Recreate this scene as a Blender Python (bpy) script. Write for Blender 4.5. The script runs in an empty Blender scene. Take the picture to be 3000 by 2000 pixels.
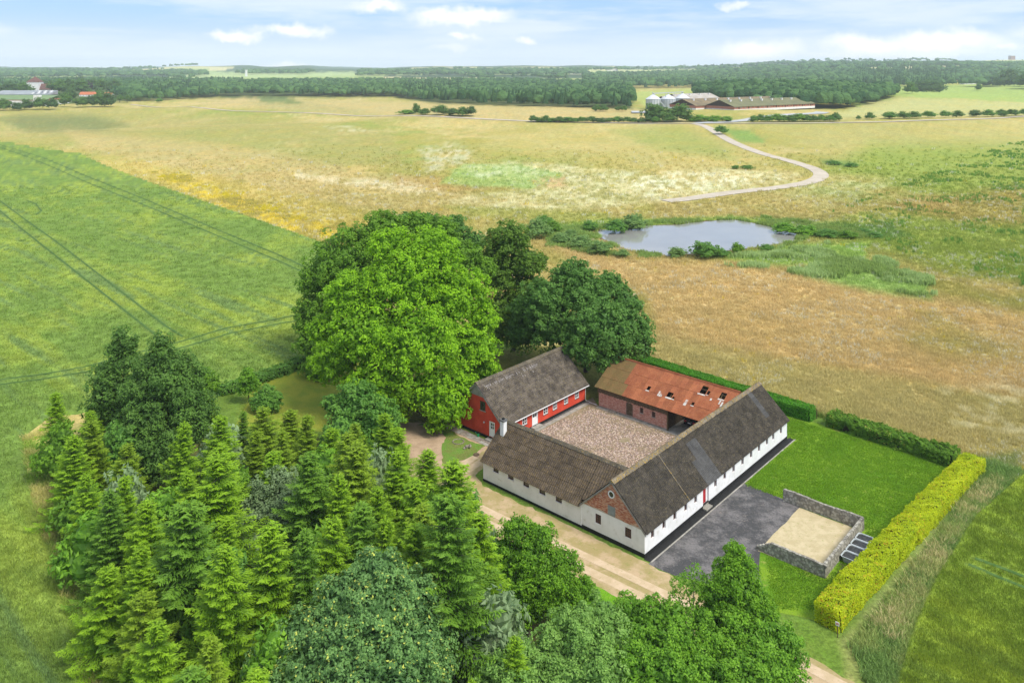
import bpy, bmesh, math, random
import numpy as np
from mathutils import Vector, Matrix

# ------------------------------------------------------------------ camera, world, sun, exposure
F, H, V0 = 2342.0, 50.0, 195.0            # focal length and horizon row measured for a 3000 px wide frame
S = bpy.context.scene
C = S.collection
cam_d = bpy.data.cameras.new('camera'); cam = bpy.data.objects.new('camera', cam_d); C.objects.link(cam)
cam.location = (0, 0, H); cam.rotation_euler = (math.radians(90), 0, 0)
cam_d.sensor_width = 36; cam_d.lens = 36*F/3000; cam_d.shift_y = -(1000-V0)/3000
cam_d.clip_start = 1; cam_d.clip_end = 40000
S.camera = cam
SUN_EL, SUN_AZ = math.radians(52), math.radians(128)   # azimuth clockwise from +Y (view direction)
world = bpy.data.worlds.new('World'); S.world = world; world.use_nodes = True
sun_d = bpy.data.lights.new('sun', 'SUN'); sun = bpy.data.objects.new('sun', sun_d); C.objects.link(sun)
sun_d.energy = 2.35; sun_d.angle = math.radians(20); sun_d.color = (1, .95, .86)
sdir = Vector((math.sin(SUN_AZ)*math.cos(SUN_EL), math.cos(SUN_AZ)*math.cos(SUN_EL), math.sin(SUN_EL)))
sun.rotation_euler = sdir.to_track_quat('Z', 'Y').to_euler(); sun.location = (60, -40, 90)
S.view_settings.view_transform = 'Standard'; S.view_settings.look = 'None'
S.view_settings.exposure = 0.93; S.view_settings.gamma = 1; S.view_settings.use_curve_mapping = False
S.render.engine = 'CYCLES'
S.cycles.max_bounces = 6; S.cycles.diffuse_bounces = 3; S.cycles.glossy_bounces = 2
S.cycles.transmission_bounces = 4; S.cycles.volume_bounces = 1; S.cycles.transparent_max_bounces = 4
S.cycles.use_denoising = True
try: S.cycles.denoiser = 'OPENIMAGEDENOISE'
except Exception: pass
S.cycles.sample_clamp_indirect = 4
HAZE_DENSITY = 0.00008

rng = np.random.default_rng(7)
R = random.Random(5)

class NT:
    """tiny node helper"""
    def __init__(s, tree): s.t = tree; s.n = tree.nodes; s.l = tree.links
    def new(s, typ, **kw):
        n = s.n.new(typ)
        for k, v in kw.items(): setattr(n, k, v)
        return n
    def put(s, sock, v):
        if hasattr(v, 'is_output') or isinstance(v, bpy.types.NodeSocket): s.l.new(v, sock)
        elif isinstance(v, (tuple, list)) and len(v) == 3 and sock.type == 'RGBA': sock.default_value = (*v, 1)
        else: sock.default_value = v
    def math(s, op, a, b=0.0, c=0.0, clamp=False):
        n = s.new('ShaderNodeMath', operation=op, use_clamp=clamp)
        s.put(n.inputs[0], a); s.put(n.inputs[1], b); s.put(n.inputs[2], c); return n.outputs[0]
    def vmath(s, op, a, b=(0, 0, 0)):
        n = s.new('ShaderNodeVectorMath', operation=op)
        s.put(n.inputs[0], a); s.put(n.inputs[1], b)
        return n.outputs['Value'] if op in ('LENGTH', 'DOT_PRODUCT', 'DISTANCE') else n.outputs[0]
    def mix(s, f, a, b, blend='MIX'):
        n = s.new('ShaderNodeMix', data_type='RGBA', blend_type=blend)
        s.put(n.inputs[0], f); s.put(n.inputs[6], a); s.put(n.inputs[7], b); return n.outputs[2]
    def smooth(s, x, lo, hi, a=0.0, b=1.0):
        n = s.new('ShaderNodeMapRange', interpolation_type='SMOOTHSTEP')
        s.put(n.inputs[0], x); s.put(n.inputs[1], lo); s.put(n.inputs[2], hi); s.put(n.inputs[3], a); s.put(n.inputs[4], b)
        return n.outputs[0]
    def noise(s, vec, scale, detail=3, rough=.55, out=0, dist=0):
        n = s.new('ShaderNodeTexNoise'); s.put(n.inputs['Vector'], vec)
        n.inputs['Scale'].default_value = scale; n.inputs['Detail'].default_value = detail
        n.inputs['Roughness'].default_value = rough; n.inputs['Distortion'].default_value = dist
        return n.outputs[out]

def build_world():
    w = NT(world.node_tree); w.n.clear()
    tc = w.new('ShaderNodeTexCoord'); d = tc.outputs['Generated']
    sky = w.new('ShaderNodeTexSky', sky_type='NISHITA', sun_disc=False)
    sky.sun_elevation = SUN_EL; sky.sun_rotation = SUN_AZ
    sky.air_density = 1.0; sky.dust_density = 1.0; sky.ozone_density = 1.5
    z = w.new('ShaderNodeSeparateXYZ'); w.l.new(d, z.inputs[0]); Z = z.outputs[2]
    # thin high veil that whitens towards the horizon
    veil = w.smooth(Z, 0.0, 0.10, .93, .60)
    veilcol = w.mix(w.smooth(Z, 0.0, .075), (5.7, 6.4, 7.5), (2.3, 4.2, 7.7))
    col = w.mix(veil, sky.outputs[0], veilcol)
    # wispy streaks of high cloud, stretched along the horizon
    st = w.new('ShaderNodeMapping'); w.l.new(d, st.inputs[0]); st.inputs['Scale'].default_value = (1.6, 1.6, 13)
    n1 = w.noise(st.outputs[0], 2.2, 5, .6)
    wisps = w.smooth(n1, .42, .66)
    wisps = w.math('MULTIPLY', wisps, w.smooth(Z, .0, .05, .25, .7))
    col = w.mix(wisps, col, (6.0, 6.5, 7.1))
    # low cumulus: soft ellipses broken up by noise
    nv = w.noise(d, 26, 4, .6, out=1)
    off = w.vmath('MULTIPLY', w.vmath('SUBTRACT', nv, (.5, .5, .5)), (.075, .075, .034))
    dd = w.vmath('ADD', d, off)
    clouds = [(545, 78, 62, 11, 1), (672, 69, 66, 14, 1), (1065, 36, 118, 19, 1), (1060, 83, 36, 11, .9), (1203, 94, 27, 10, .8),
              (875, 16, 52, 13, .9), (1735, 117, 92, 22, 1), (1985, 105, 85, 22, 1), (2150, 98, 130, 24, 1), (2320, 105, 34, 9, .7),
              (660, 153, 55, 8, 1), (1690, 10, 28, 8, .6), (1035, 113, 60, 8, .45), (2050, 125, 190, 10, .6),
              (-260, 70, 150, 24, 1), (2650, 60, 190, 26, 1), (1450, -60, 150, 22, .8), (300, -90, 190, 26, .9), (2250, -120, 220, 30, .9)]
    total = None
    for x, y, rx, ry, k in clouds:
        c = Vector(((x*1.2755-1500)/F, 1, (V0-y*1.2755)/F)).normalized()
        q = w.vmath('SUBTRACT', dd, tuple(c))
        q = w.vmath('MULTIPLY', q, (F/(rx*1.2755), F/(rx*1.2755), F/(ry*1.2755)))
        m = w.smooth(w.vmath('LENGTH', q), 1.45, .25, 0, k*.92)
        total = m if total is None else w.math('MAXIMUM', total, m)
    # the sky above the frame carries unseen cloud, thickened to lift ambient light
    n2 = w.noise(d, 3.2, 6, .6); high = w.math('MULTIPLY', w.smooth(n2, .40, .60), w.smooth(Z, .12, .34, 0, .85))
    total = w.math('MAXIMUM', total, high)
    col = w.mix(total, col, (8.0, 7.8, 7.85))
    bg = w.new('ShaderNodeBackground'); w.put(bg.inputs[0], col); bg.inputs[1].default_value = .08
    o = w.new('ShaderNodeOutputWorld'); w.l.new(bg.outputs[0], o.inputs[0])
build_world()

# ------------------------------------------------------------------ numpy noise and terrain
def sstep(a, b, x):
    t = np.clip((x-a)/(b-a), 0, 1); return t*t*(3-2*t)
def _hash(i, j, s):
    h = (i.astype(np.int64)*374761393 + j.astype(np.int64)*668265263 + s*2147483647) & 0xffffffff
    h = ((h ^ (h >> 13))*1274126177) & 0xffffffff
    h = h ^ (h >> 16)
    return (h & 0xffffff)/float(0xffffff)
def vnoise(x, y, s=0):
    i = np.floor(x); j = np.floor(y); fx = x-i; fy = y-j
    fx = fx*fx*(3-2*fx); fy = fy*fy*(3-2*fy)
    a = _hash(i, j, s); b = _hash(i+1, j, s); c = _hash(i, j+1, s); d = _hash(i+1, j+1, s)
    return (a*(1-fx)+b*fx)*(1-fy)+(c*(1-fx)+d*fx)*fy
def fbm(x, y, s=0, o=4):
    v = 0; a = .5; t = 0
    for k in range(o):
        v = v+a*vnoise(x*2**k+k*17.3, y*2**k-k*9.1, s+k); t += a; a *= .55
    return v/t
def tz(x, y):
    x = np.asarray(x, float); y = np.maximum(np.asarray(y, float), 10)
    r = x/y
    z = (27+13*sstep(-.5, .1, r)+8*(fbm(r*6, y/1500, 3, 3)-.5))*sstep(2300, 6000, y)
    z = z+46*sstep(.16, .5, r)*sstep(1500, 4200, y)
    z = z+sstep(3200, 6000, y)*64*(fbm(x/700, y/1500, 11, 3)-.5)
    def g(c, w): return np.exp(-((r-c)/w)**2)
    z = z+sstep(4600, 5900, y)*(13*g(-.43, .07)+20*g(-.265, .03)+9*g(-.33, .02)+14*g(.0, .07)+9*g(.10, .03)+12*g(.34, .03)-8*g(-.15, .06)-6*g(.2, .05)+10*g(.5, .04))
    z = z+sstep(260, 700, y)*(1-sstep(1600, 2300, y))*(fbm(x/260, y/260, 5, 2)-.5)*20
    z = z-9*np.exp(-((x+400)/120)**2-((y-730)/100)**2)
    z = z+19*np.exp(-((x-420)/260)**2-((y-1290)/190)**2)
    return z
def W2(x, y, dz=0.0):
    """ground point seen at pixel x,y of the 2352 px wide view"""
    u, v = x*1.2755, y*1.2755
    Y = F*(H)/max(v-V0, 2)
    if Y < 240: return np.array([(u-1500)*Y/F, Y, 0.0])
    for _ in range(22):
        z = float(tz((u-1500)*Y/F, Y))+dz
        Yn = F*max(H-z, .5)/max(v-V0, 2); Y = .5*Y+.5*min(Yn, 11000)
    X = (u-1500)*Y/F
    return np.array([X, Y, float(tz(X, Y))])
def W2v(x, y):
    u, v = x*1.2755, y*1.2755; Y = F*H/np.maximum(v-V0, 2)
    for _ in range(22):
        z = tz((u-1500)*Y/F, Y); Y = .5*Y+.5*np.minimum(F*np.maximum(H-z, .5)/np.maximum(v-V0, 2), 11000)
    X = (u-1500)*Y/F
    return np.stack([X, Y, tz(X, Y)], 1)
def PX(x, y, z):
    """pixel (2352 view) of world points"""
    return ((x/y*F)+1500)/1.2755, (V0+(H-z)/y*F)/1.2755
def APX(x, y, Y):
    """world point at depth Y under pixel x,y"""
    return np.array([(x*1.2755-1500)*Y/F, Y, H-(y*1.2755-V0)*Y/F])
TH = math.radians(48)
A0 = np.array([13.4984, 81.3307])
EX = np.array([math.cos(TH), math.sin(TH)]); EY = np.array([-math.sin(TH), math.cos(TH)])
def FW(x, y, z=0.0):
    """farm frame -> world"""
    p = A0+EX*x+EY*y; return Vector((p[0], p[1], z))
def to_farm(X, Y):
    dx = X-A0[0]; dy = Y-A0[1]
    return dx*EX[0]+dy*EX[1], dx*EY[0]+dy*EY[1]

# ------------------------------------------------------------------ object helpers
def tag(o, label=None, cat=None, group=None, kind=None):
    if label: o['label'] = label
    if cat: o['category'] = cat
    if group: o['group'] = group
    if kind: o['kind'] = kind
    return o
def thing(name, loc, label, cat, rz=0.0, group=None):
    o = bpy.data.objects.new(name, None); C.objects.link(o); o.location = loc; o.rotation_euler = (0, 0, rz)
    o.empty_display_size = .5
    return tag(o, label, cat, group)
def link(name, me, parent=None, mat=None):
    o = bpy.data.objects.new(name, me); C.objects.link(o)
    if parent is not None: o.parent = parent
    if mat is not None and not me.materials: me.materials.append(mat)
    return o
def np_mesh(name, co, faces, attr=None, smooth=False):
    """co (n,3); faces (m,k) with constant k; attr: dict name -> per-face float array"""
    me = bpy.data.meshes.new(name); co = np.asarray(co, np.float32); faces = np.asarray(faces, np.int32)
    me.vertices.add(len(co)); me.vertices.foreach_set('co', co.ravel())
    m, k = faces.shape
    me.loops.add(m*k); me.loops.foreach_set('vertex_index', faces.ravel())
    me.polygons.add(m); me.polygons.foreach_set('loop_start', np.arange(0, m*k, k, dtype=np.int32))
    me.polygons.foreach_set('loop_total', np.full(m, k, np.int32))
    me.polygons.foreach_set('use_smooth', np.full(m, smooth))
    me.update(calc_edges=True)
    for n, a in (attr or {}).items():
        at = me.attributes.new(n, 'FLOAT', 'FACE'); at.data.foreach_set('value', np.asarray(a, np.float32))
    return me
class MB:
    """collects simple shapes and links them as one mesh object"""
    def __init__(s): s.v = []; s.f = []
    def add(s, vs, fs):
        o = len(s.v); s.v += [tuple(map(float, p)) for p in vs]; s.f += [tuple(o+i for i in f) for f in fs]; return s
    def box(s, x0, y0, z0, x1, y1, z1):
        x0, x1 = min(x0, x1), max(x0, x1); y0, y1 = min(y0, y1), max(y0, y1); z0, z1 = min(z0, z1), max(z0, z1)
        return s.add([(x0, y0, z0), (x1, y0, z0), (x1, y1, z0), (x0, y1, z0), (x0, y0, z1), (x1, y0, z1), (x1, y1, z1), (x0, y1, z1)],
                     [(0, 3, 2, 1), (4, 5, 6, 7), (0, 1, 5, 4), (1, 2, 6, 5), (2, 3, 7, 6), (3, 0, 4, 7)])
    def quad(s, a, b, c, d): return s.add([a, b, c, d], [(0, 1, 2, 3)])
    def prism(s, pts, h0, h1, axis=2):
        """extrude polygon pts (2d) from h0 to h1 along axis"""
        def m(p, h): return (p[0], p[1], h) if axis == 2 else ((p[0], h, p[1]) if axis == 1 else (h, p[0], p[1]))
        n = len(pts); vs = [m(p, h0) for p in pts]+[m(p, h1) for p in pts]
        fs = [tuple(range(n))[::-1], tuple(range(n, 2*n))]+[(i, (i+1) % n, n+(i+1) % n, n+i) for i in range(n)]
        return s.add(vs, fs)
    def cyl(s, p0, p1, r0, r1=None, n=10, cap=True):
        r1 = r0 if r1 is None else r1
        p0 = Vector(p0); p1 = Vector(p1); d = (p1-p0).normalized(); a = d.orthogonal().normalized(); b = d.cross(a)
        vs = []
        for p, r in ((p0, r0), (p1, r1)):
            for i in range(n):
                t = 2*math.pi*i/n; vs.append(p+a*math.cos(t)*r+b*math.sin(t)*r)
        fs = [(i, (i+1) % n, n+(i+1) % n, n+i) for i in range(n)]
        if cap: fs += [tuple(range(n))[::-1], tuple(range(n, 2*n))]
        return s.add(vs, fs)
    def tube(s, pts, r, n=7):
        for a, b in zip(pts[:-1], pts[1:]): s.cyl(a, b, r, n=n)
        return s
    def mesh(s, name, smooth=False, off=(0, 0, 0)):
        me = bpy.data.meshes.new(name)
        me.from_pydata([(x-off[0], y-off[1], z-off[2]) for x, y, z in s.v], [], s.f)
        bm = bmesh.new(); bm.from_mesh(me); bmesh.ops.recalc_face_normals(bm, faces=bm.faces); bm.to_mesh(me); bm.free()
        if smooth: me.polygons.foreach_set('use_smooth', [True]*len(me.polygons))
        return me
    def build(s, name, mat, parent=None, smooth=False):
        off = tuple(parent['off']) if parent is not None and 'off' in parent else (0, 0, 0)
        o = link(name, s.mesh(name, smooth, off), parent, mat)
        return o
def farm_thing(name, x, y, label, cat, group=None):
    """a thing whose parts are modelled in farm coordinates"""
    o = thing(name, FW(x, y), label, cat, TH, group); o['off'] = (x, y, 0.0); return o
def sub(o, parent):
    """make o a child of a part that shares its frame"""
    o.parent = parent; return o
def bevel_mod(o, w=.02, seg=1):
    m = o.modifiers.new('edge', 'BEVEL'); m.width = w; m.segments = seg; m.limit_method = 'ANGLE'; return o

# ------------------------------------------------------------------ materials
def pmat(name, rough=.8, spec=.3, metallic=0.0):
    m = bpy.data.materials.new(name); m.use_nodes = True; w = NT(m.node_tree)
    b = w.n['Principled BSDF']; b.inputs['Roughness'].default_value = rough
    b.inputs['Specular IOR Level'].default_value = spec; b.inputs['Metallic'].default_value = metallic
    return m, w, b
def add_bump(w, b, h, strength=.3, dist=.05):
    bp = w.new('ShaderNodeBump'); bp.inputs['Strength'].default_value = strength; bp.inputs['Distance'].default_value = dist
    w.put(bp.inputs['Height'], h); w.l.new(bp.outputs[0], b.inputs['Normal'])
def pos(w, sc=(1, 1, 1)):
    g = w.new('ShaderNodeNewGeometry'); mp = w.new('ShaderNodeMapping'); w.l.new(g.outputs['Position'], mp.inputs[0])
    mp.inputs['Scale'].default_value = sc; return mp.outputs[0]
def objpos(w, sc=(1, 1, 1)):
    g = w.new('ShaderNodeTexCoord'); mp = w.new('ShaderNodeMapping'); w.l.new(g.outputs['Object'], mp.inputs[0])
    mp.inputs['Scale'].default_value = sc; return mp.outputs[0]
def simple(name, c, c2=None, scale=3.0, rough=.8, spec=.3, bump=0.0, metallic=0.0, lo=.35, hi=.65, c3=None, scale3=20, rnd=0.0):
    """two (or three) tones mixed by noise"""
    m, w, b = pmat(name, rough, spec, metallic)
    p = pos(w); n = w.noise(p, scale, 5, .6)
    col = w.mix(w.smooth(n, lo, hi), c, c2 or tuple(x*.75 for x in c))
    if c3:
        n3 = w.noise(p, scale3, 3, .6); col = w.mix(w.smooth(n3, .58, .72), col, c3)
    if rnd:
        oi = w.new('ShaderNodeObjectInfo')
        k = w.math('MULTIPLY_ADD', oi.outputs['Random'], 2*rnd, 1-rnd)
        g = w.new('ShaderNodeCombineColor')
        for i in range(3): w.l.new(k, g.inputs[i])
        col = w.mix(1.0, col, g.outputs[0], 'MULTIPLY')
    w.put(b.inputs['Base Color'], col)
    if bump: add_bump(w, b, n, bump, .05)
    return m
M = {}
M['white'] = simple('whitewash', (.76, .76, .76), (.68, .68, .675), .8, .85, .2, .05, c3=(.60, .59, .55), scale3=1.6)
M['black'] = simple('tarred_plinth', (.012, .012, .012), (.02, .02, .019), 3, .7, .3)
M['red_wall'] = simple('red_limewash', (.60, .075, .04), (.50, .055, .03), .9, .85, .2, .05, c3=(.42, .05, .03), scale3=3)
M['white_paint'] = simple('white_paint', (.8, .8, .8), (.72, .72, .72), 4, .5, .4)
M['door_red'] = simple('red_paint', (.42, .015, .02), (.36, .012, .016), 4, .5, .4)
M['brown_frame'] = simple('brown_frame', (.10, .035, .03), (.14, .06, .045), 6, .7, .3)
M['brown_wood'] = simple('weathered_wood', (.10, .07, .045), (.17, .13, .085), 5, .9, .1, c3=(.05, .035, .025), scale3=14)
M['timber'] = simple('barn_timber', (.16, .115, .06), (.09, .065, .04), 4, .9, .1)
M['concrete'] = simple('concrete', (.36, .34, .30), (.25, .24, .2), 1.3, .95, .1, .2, c3=(.13, .125, .11), scale3=5)
M['grey_board'] = simple('grey_board', (.30, .28, .25), (.22, .21, .19), 2, .9, .1)
M['zinc'] = simple('zinc', (.42, .44, .44), (.33, .35, .35), 2, .45, .5)
M['grey_metal'] = simple('grey_metal', (.22, .25, .26), (.17, .19, .2), 2, .5, .5)
M['sill'] = simple('slate_sill', (.14, .14, .135), (.09, .09, .09), 5, .8)
M['stone'] = simple('field_stone', (.30, .26, .21), (.20, .17, .14), 3, .9, .2, .3)
M['soil'] = simple('bare_soil', (.14, .095, .06), (.09, .06, .04), 2, .95, .1)
def glass_mat():
    m, w, b = pmat('window_glass', .08, .8); b.inputs['Base Color'].default_value = (.025, .028, .03, 1); return m
M['glass'] = glass_mat()
def roof_mat(name, c1, c2, moss, lichen, mossamt=.5, rnd=.16):
    m, w, b = pmat(name, .92, .12); p = pos(w)
    n = w.noise(p, 1.1, 5, .65); col = w.mix(w.smooth(n, .35, .65), c1, c2)
    col = w.mix(w.smooth(w.noise(p, 5, 4, .7), 1-mossamt, 1.05-mossamt+.15), col, moss)
    col = w.mix(w.smooth(w.noise(p, 11, 3, .7), .60, .70), col, lichen)
    oi = w.new('ShaderNodeObjectInfo'); k = w.math('MULTIPLY_ADD', oi.outputs['Random'], 2*rnd, 1-rnd)
    g = w.new('ShaderNodeCombineColor')
    for i in range(3): w.l.new(k, g.inputs[i])
    col = w.mix(1.0, col, g.outputs[0], 'MULTIPLY')
    col = w.mix(w.smooth(w.noise(p, 9, 3, .7), .35, .7, 0, .55), col, tuple(q*.45 for q in c2))
    w.put(b.inputs['Base Color'], col); add_bump(w, b, w.noise(p, 30, 3), .35, .02)
    return m
M['roof_dark'] = roof_mat('dark_fibre_cement', (.072, .062, .050), (.038, .034, .029), (.12, .10, .056), (.26, .24, .17), .5)
M['roof_new'] = roof_mat('newer_fibre_cement', (.098, .097, .094), (.07, .069, .067), (.09, .09, .08), (.2, .2, .18), .3)
M['roof_moss'] = roof_mat('mossy_fibre_cement', (.125, .095, .065), (.070, .055, .040), (.17, .12, .045), (.27, .23, .20), .5)
M['roof_house'] = roof_mat('house_fibre_cement', (.155, .13, .105), (.065, .055, .048), (.16, .13, .065), (.40, .37, .33), .52)
M['ridge'] = roof_mat('lichen_ridge', (.20, .18, .15), (.13, .115, .09), (.33, .21, .035), (.48, .46, .38), .56)
M['ridge_house'] = roof_mat('house_ridge', (.14, .12, .09), (.09, .08, .06), (.2, .15, .06), (.45, .43, .4), .5)
M['rust'] = roof_mat('rusty_sheet', (.37, .135, .06), (.29, .095, .045), (.25, .10, .055), (.42, .22, .14), .42, .16)
M['rust_green'] = roof_mat('mossy_rust', (.16, .115, .045), (.20, .12, .05), (.12, .105, .04), (.24, .19, .08), .5, .10)
M['brick'] = None
def brick_mat(name, cols):
    m, w, b = pmat(name, .9, .1)
    at = w.new('ShaderNodeAttribute', attribute_name='v', attribute_type='GEOMETRY')
    cr = w.new('ShaderNodeValToRGB'); w.l.new(at.outputs['Fac'], cr.inputs[0]); e = cr.color_ramp
    e.interpolation = 'CONSTANT'
    for i, c in enumerate(cols):
        el = e.elements[i] if i < 2 else e.elements.new(.5)
        el.position = i/len(cols); el.color = (*c, 1)
    # patches of limewash left on the wall
    n = w.noise(pos(w), 1.7, 4, .7)
    col = w.mix(w.smooth(n, .60, .68, 0, .55), cr.outputs[0], (.62, .50, .42))
    w.put(b.inputs['Base Color'], col); return m
M['brick'] = brick_mat('gable_brick', [(.42, .16, .09), (.50, .23, .14), (.34, .12, .08), (.55, .33, .22), (.46, .19, .11), (.60, .45, .34)])
M['brick_barn'] = brick_mat('barn_brick', [(.54, .27, .20), (.60, .34, .26), (.47, .21, .16), (.58, .37, .30), (.64, .44, .36)])
M['mortar'] = simple('mortar', (.50, .43, .36), (.42, .35, .29), 3, .95, .1)
M['mortar_pink'] = simple('barn_mortar', (.44, .33, .28), (.36, .26, .21), 3, .95, .1)
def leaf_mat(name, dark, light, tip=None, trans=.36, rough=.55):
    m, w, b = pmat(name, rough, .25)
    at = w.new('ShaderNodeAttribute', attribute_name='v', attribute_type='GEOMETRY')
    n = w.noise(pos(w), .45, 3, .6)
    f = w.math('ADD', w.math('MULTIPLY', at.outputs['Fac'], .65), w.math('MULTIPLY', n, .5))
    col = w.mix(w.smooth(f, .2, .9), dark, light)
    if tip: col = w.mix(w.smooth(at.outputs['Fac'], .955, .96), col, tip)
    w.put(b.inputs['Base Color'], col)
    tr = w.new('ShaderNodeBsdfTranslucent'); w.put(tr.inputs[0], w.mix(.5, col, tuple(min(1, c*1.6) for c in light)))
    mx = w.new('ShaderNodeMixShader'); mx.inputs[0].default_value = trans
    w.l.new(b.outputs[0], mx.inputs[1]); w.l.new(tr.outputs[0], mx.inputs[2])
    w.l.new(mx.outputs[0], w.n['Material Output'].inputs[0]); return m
M['bark'] = simple('bark', (.10, .085, .065), (.06, .05, .04), 4, .95, .1, .3)
M['birch_bark'] = simple('pale_bark', (.45, .43, .38), (.3, .28, .25), 4, .9, .1)

# ------------------------------------------------------------------ ground colours (vegetation colours, linear, with painted slope shade in the left hollow)
def seg_dist(px, py, pts, closed=True):
    d = np.full(px.shape, 1e9); n = len(pts)
    for i in range(n if closed else n-1):
        x0, y0 = pts[i]; x1, y1 = pts[(i+1) % n]
        dx, dy = x1-x0, y1-y0; L = dx*dx+dy*dy+1e-9
        t = np.clip(((px-x0)*dx+(py-y0)*dy)/L, 0, 1)
        d = np.minimum(d, (px-x0-t*dx)**2+(py-y0-t*dy)**2)
    return np.sqrt(d)
def inside(px, py, pts):
    c = np.zeros(px.shape, bool); n = len(pts)
    for i in range(n):
        x0, y0 = pts[i]; x1, y1 = pts[(i+1) % n]
        if y0 == y1: continue
        cond = ((y0 > py) != (y1 > py)) & (px < (x1-x0)*(py-y0)/(y1-y0)+x0)
        c ^= cond
    return c
def poly_mask(px, py, pts, feather):
    """1 inside, 0 outside, soft edge"""
    d = seg_dist(px, py, pts); d = np.where(inside(px, py, pts), d, -d)
    return sstep(-feather, feather, d)
# outlines of the land's patches, given by landmarks and carried onto the terrain
FIELD_L = [(-700, 240), (-200, 300), (0, 328), (100, 345), (180, 355), (232, 380), (700, 545), (900, 615), (760, 800), (690, 832), (505, 885), (330, 930), (110, 955), (45, 1005),
           (55, 1085), (74, 1170), (112, 1290), (145, 1400), (182, 1568), (205, 1700), (-900, 1700)]
FIELD_R = [(2352, 1092), (2240, 1190), (2150, 1330), (2105, 1430), (2085, 1490), (2060, 1568), (2050, 1720), (3300, 1720), (3300, 900)]
def px_world(poly): return [tuple(W2(x, y)[:2]) for x, y in poly]
FIELD_LW = px_world(FIELD_L); FIELD_RW = px_world(FIELD_R)
def L3(*c): return np.array(c)
def ground_colour(X, Y):
    z = tz(X, Y); px, py = PX(X, Y, z)
    n1 = fbm(X/45, Y/70, 21, 4); n2 = fbm(X/9, Y/14, 31, 4); n3 = fbm(X/2.2, Y/2.6, 41, 3); n4 = fbm(X/120, Y/110, 51, 3)
    wob = (n2-.5)*26+(n1-.5)*20*np.clip(140/np.maximum(Y, 60), .15, 1)*4
    qx, qy = px+wob, py+wob*.35
    tan, olive, green, pale = L3(.47, .395, .15), L3(.34, .325, .085), L3(.225, .30, .05), L3(.52, .485, .235)
    def mixc(c, k, a): return c*(1-k[..., None])+np.asarray(a)*k[..., None]
    col = np.broadcast_to(olive, X.shape+(3,)).copy()
    col = mixc(col, sstep(.40, .62, n1*.6+n2*.4), tan)
    col = mixc(col, sstep(.52, .68, n4*.5+n2*.5)*.75, green)
    col = mixc(col, sstep(.60, .78, n3*.5+n1*.5)*.6, pale)
    def patch(poly, feather, c, amt=1.0, noise=None):
        nonlocal col
        m = poly_mask(qx, qy, poly, feather)*amt
        if noise is not None: m = m*noise
        col = mixc(col, m, c)
    # broad zones of the meadow
    patch([(560, 225), (1450, 245), (1580, 280), (1200, 280), (800, 262), (420, 238)], 6, (.47, .385, .17), .8)
    patch([(0, 262), (260, 255), (520, 268), (900, 300), (930, 380), (700, 385), (330, 350), (0, 320)], 18, (.35, .32, .11), .6)
    patch([(0, 275), (60, 262), (200, 265), (300, 285), (220, 306), (60, 303)], 10, (.155, .19, .065), .75)  # left hollow: greener growth plus slope shade painted in as dark olive
    patch([(620, 222), (880, 262), (780, 262), (560, 240)], 8, (.30, .30, .11), .5)
    patch([(590, 222), (650, 222), (700, 238), (600, 234)], 3, (.12, .19, .06), .8)
    patch([(150, 300), (500, 330), (900, 405), (1120, 450), (1160, 500), (800, 480), (560, 420), (200, 350)], 14, (.455, .375, .155), .75)
    patch([(900, 400), (1050, 405), (1180, 432), (1020, 440), (900, 425)], 6, (.44, .31, .12), .6)
    patch([(1130, 290), (1600, 290), (1720, 350), (1850, 390), (1500, 395), (1250, 370), (1100, 340)], 22, (.43, .38, .13), .6)
    patch([(1400, 300), (1560, 290), (1660, 340), (1700, 370), (1500, 340)], 14, (.25, .31, .07), .6)
    patch([(1750, 290), (2352, 270), (2600, 420), (2352, 380), (1950, 370)], 25, (.40, .37, .13), .7)
    patch([(1880, 395), (2000, 330), (2352, 330), (2800, 640), (2352, 650), (2150, 620), (1960, 570), (1850, 540), (2000, 500), (2200, 470), (2100, 430)], 28, (.23, .31, .05), .85)
    patch([(2000, 470), (2352, 430), (2352, 520), (2200, 510)], 16, (.40, .27, .10), .55)
    patch([(1500, 470), (1800, 440), (2000, 470), (1900, 520), (1650, 505), (1500, 510)], 14, (.42, .35, .13), .7)
    patch([(1000, 470), (1200, 480), (1400, 490), (1400, 520), (1250, 515), (1080, 500)], 8, (.33, .35, .09), .8)
    patch([(1240, 560), (1420, 585), (1700, 605), (1900, 640), (2352, 720), (3000, 900), (3000, 1150), (2352, 920), (1900, 850), (1520, 790), (1480, 680)], 22, (.54, .41, .19), .85, sstep(.2, .5, n1+n2*.3))
    patch([(1480, 760), (1900, 850), (2352, 930), (3000, 1180), (3000, 1400), (2352, 1080), (2200, 1030), (1880, 960), (1480, 820)], 20, (.46, .40, .17), .75)
    # flower and weed patches
    fl = sstep(.42, .60, n3*.55+n2*.45)
    patch([(215, 362), (340, 372), (520, 412), (700, 455), (850, 500), (900, 600), (740, 562), (480, 468), (270, 396)], 10, (.50, .41, .12), .7)
    patch([(330, 395), (420, 400), (640, 480), (800, 520), (800, 570), (690, 540), (480, 465)], 9, (.60, .48, .04), .8, sstep(.46, .60, n3*.6+n2*.4))
    patch([(1010, 462), (1190, 430), (1060, 378), (1230, 372), (1500, 402), (1640, 392), (1850, 400), (1832, 416), (1700, 436), (1520, 466), (1350, 484), (1160, 482)], 6, (.60, .58, .34), .85, fl*.75+.25)
    patch([(1000, 418), (1062, 378), (1190, 378), (1290, 398), (1210, 430), (1090, 428)], 4, (.30, .43, .13), .75)
    patch([(1400, 395), (1650, 405), (1800, 412), (1600, 440), (1480, 450)], 9, (.70, .70, .52), .7, sstep(.5, .58, n3))
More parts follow.
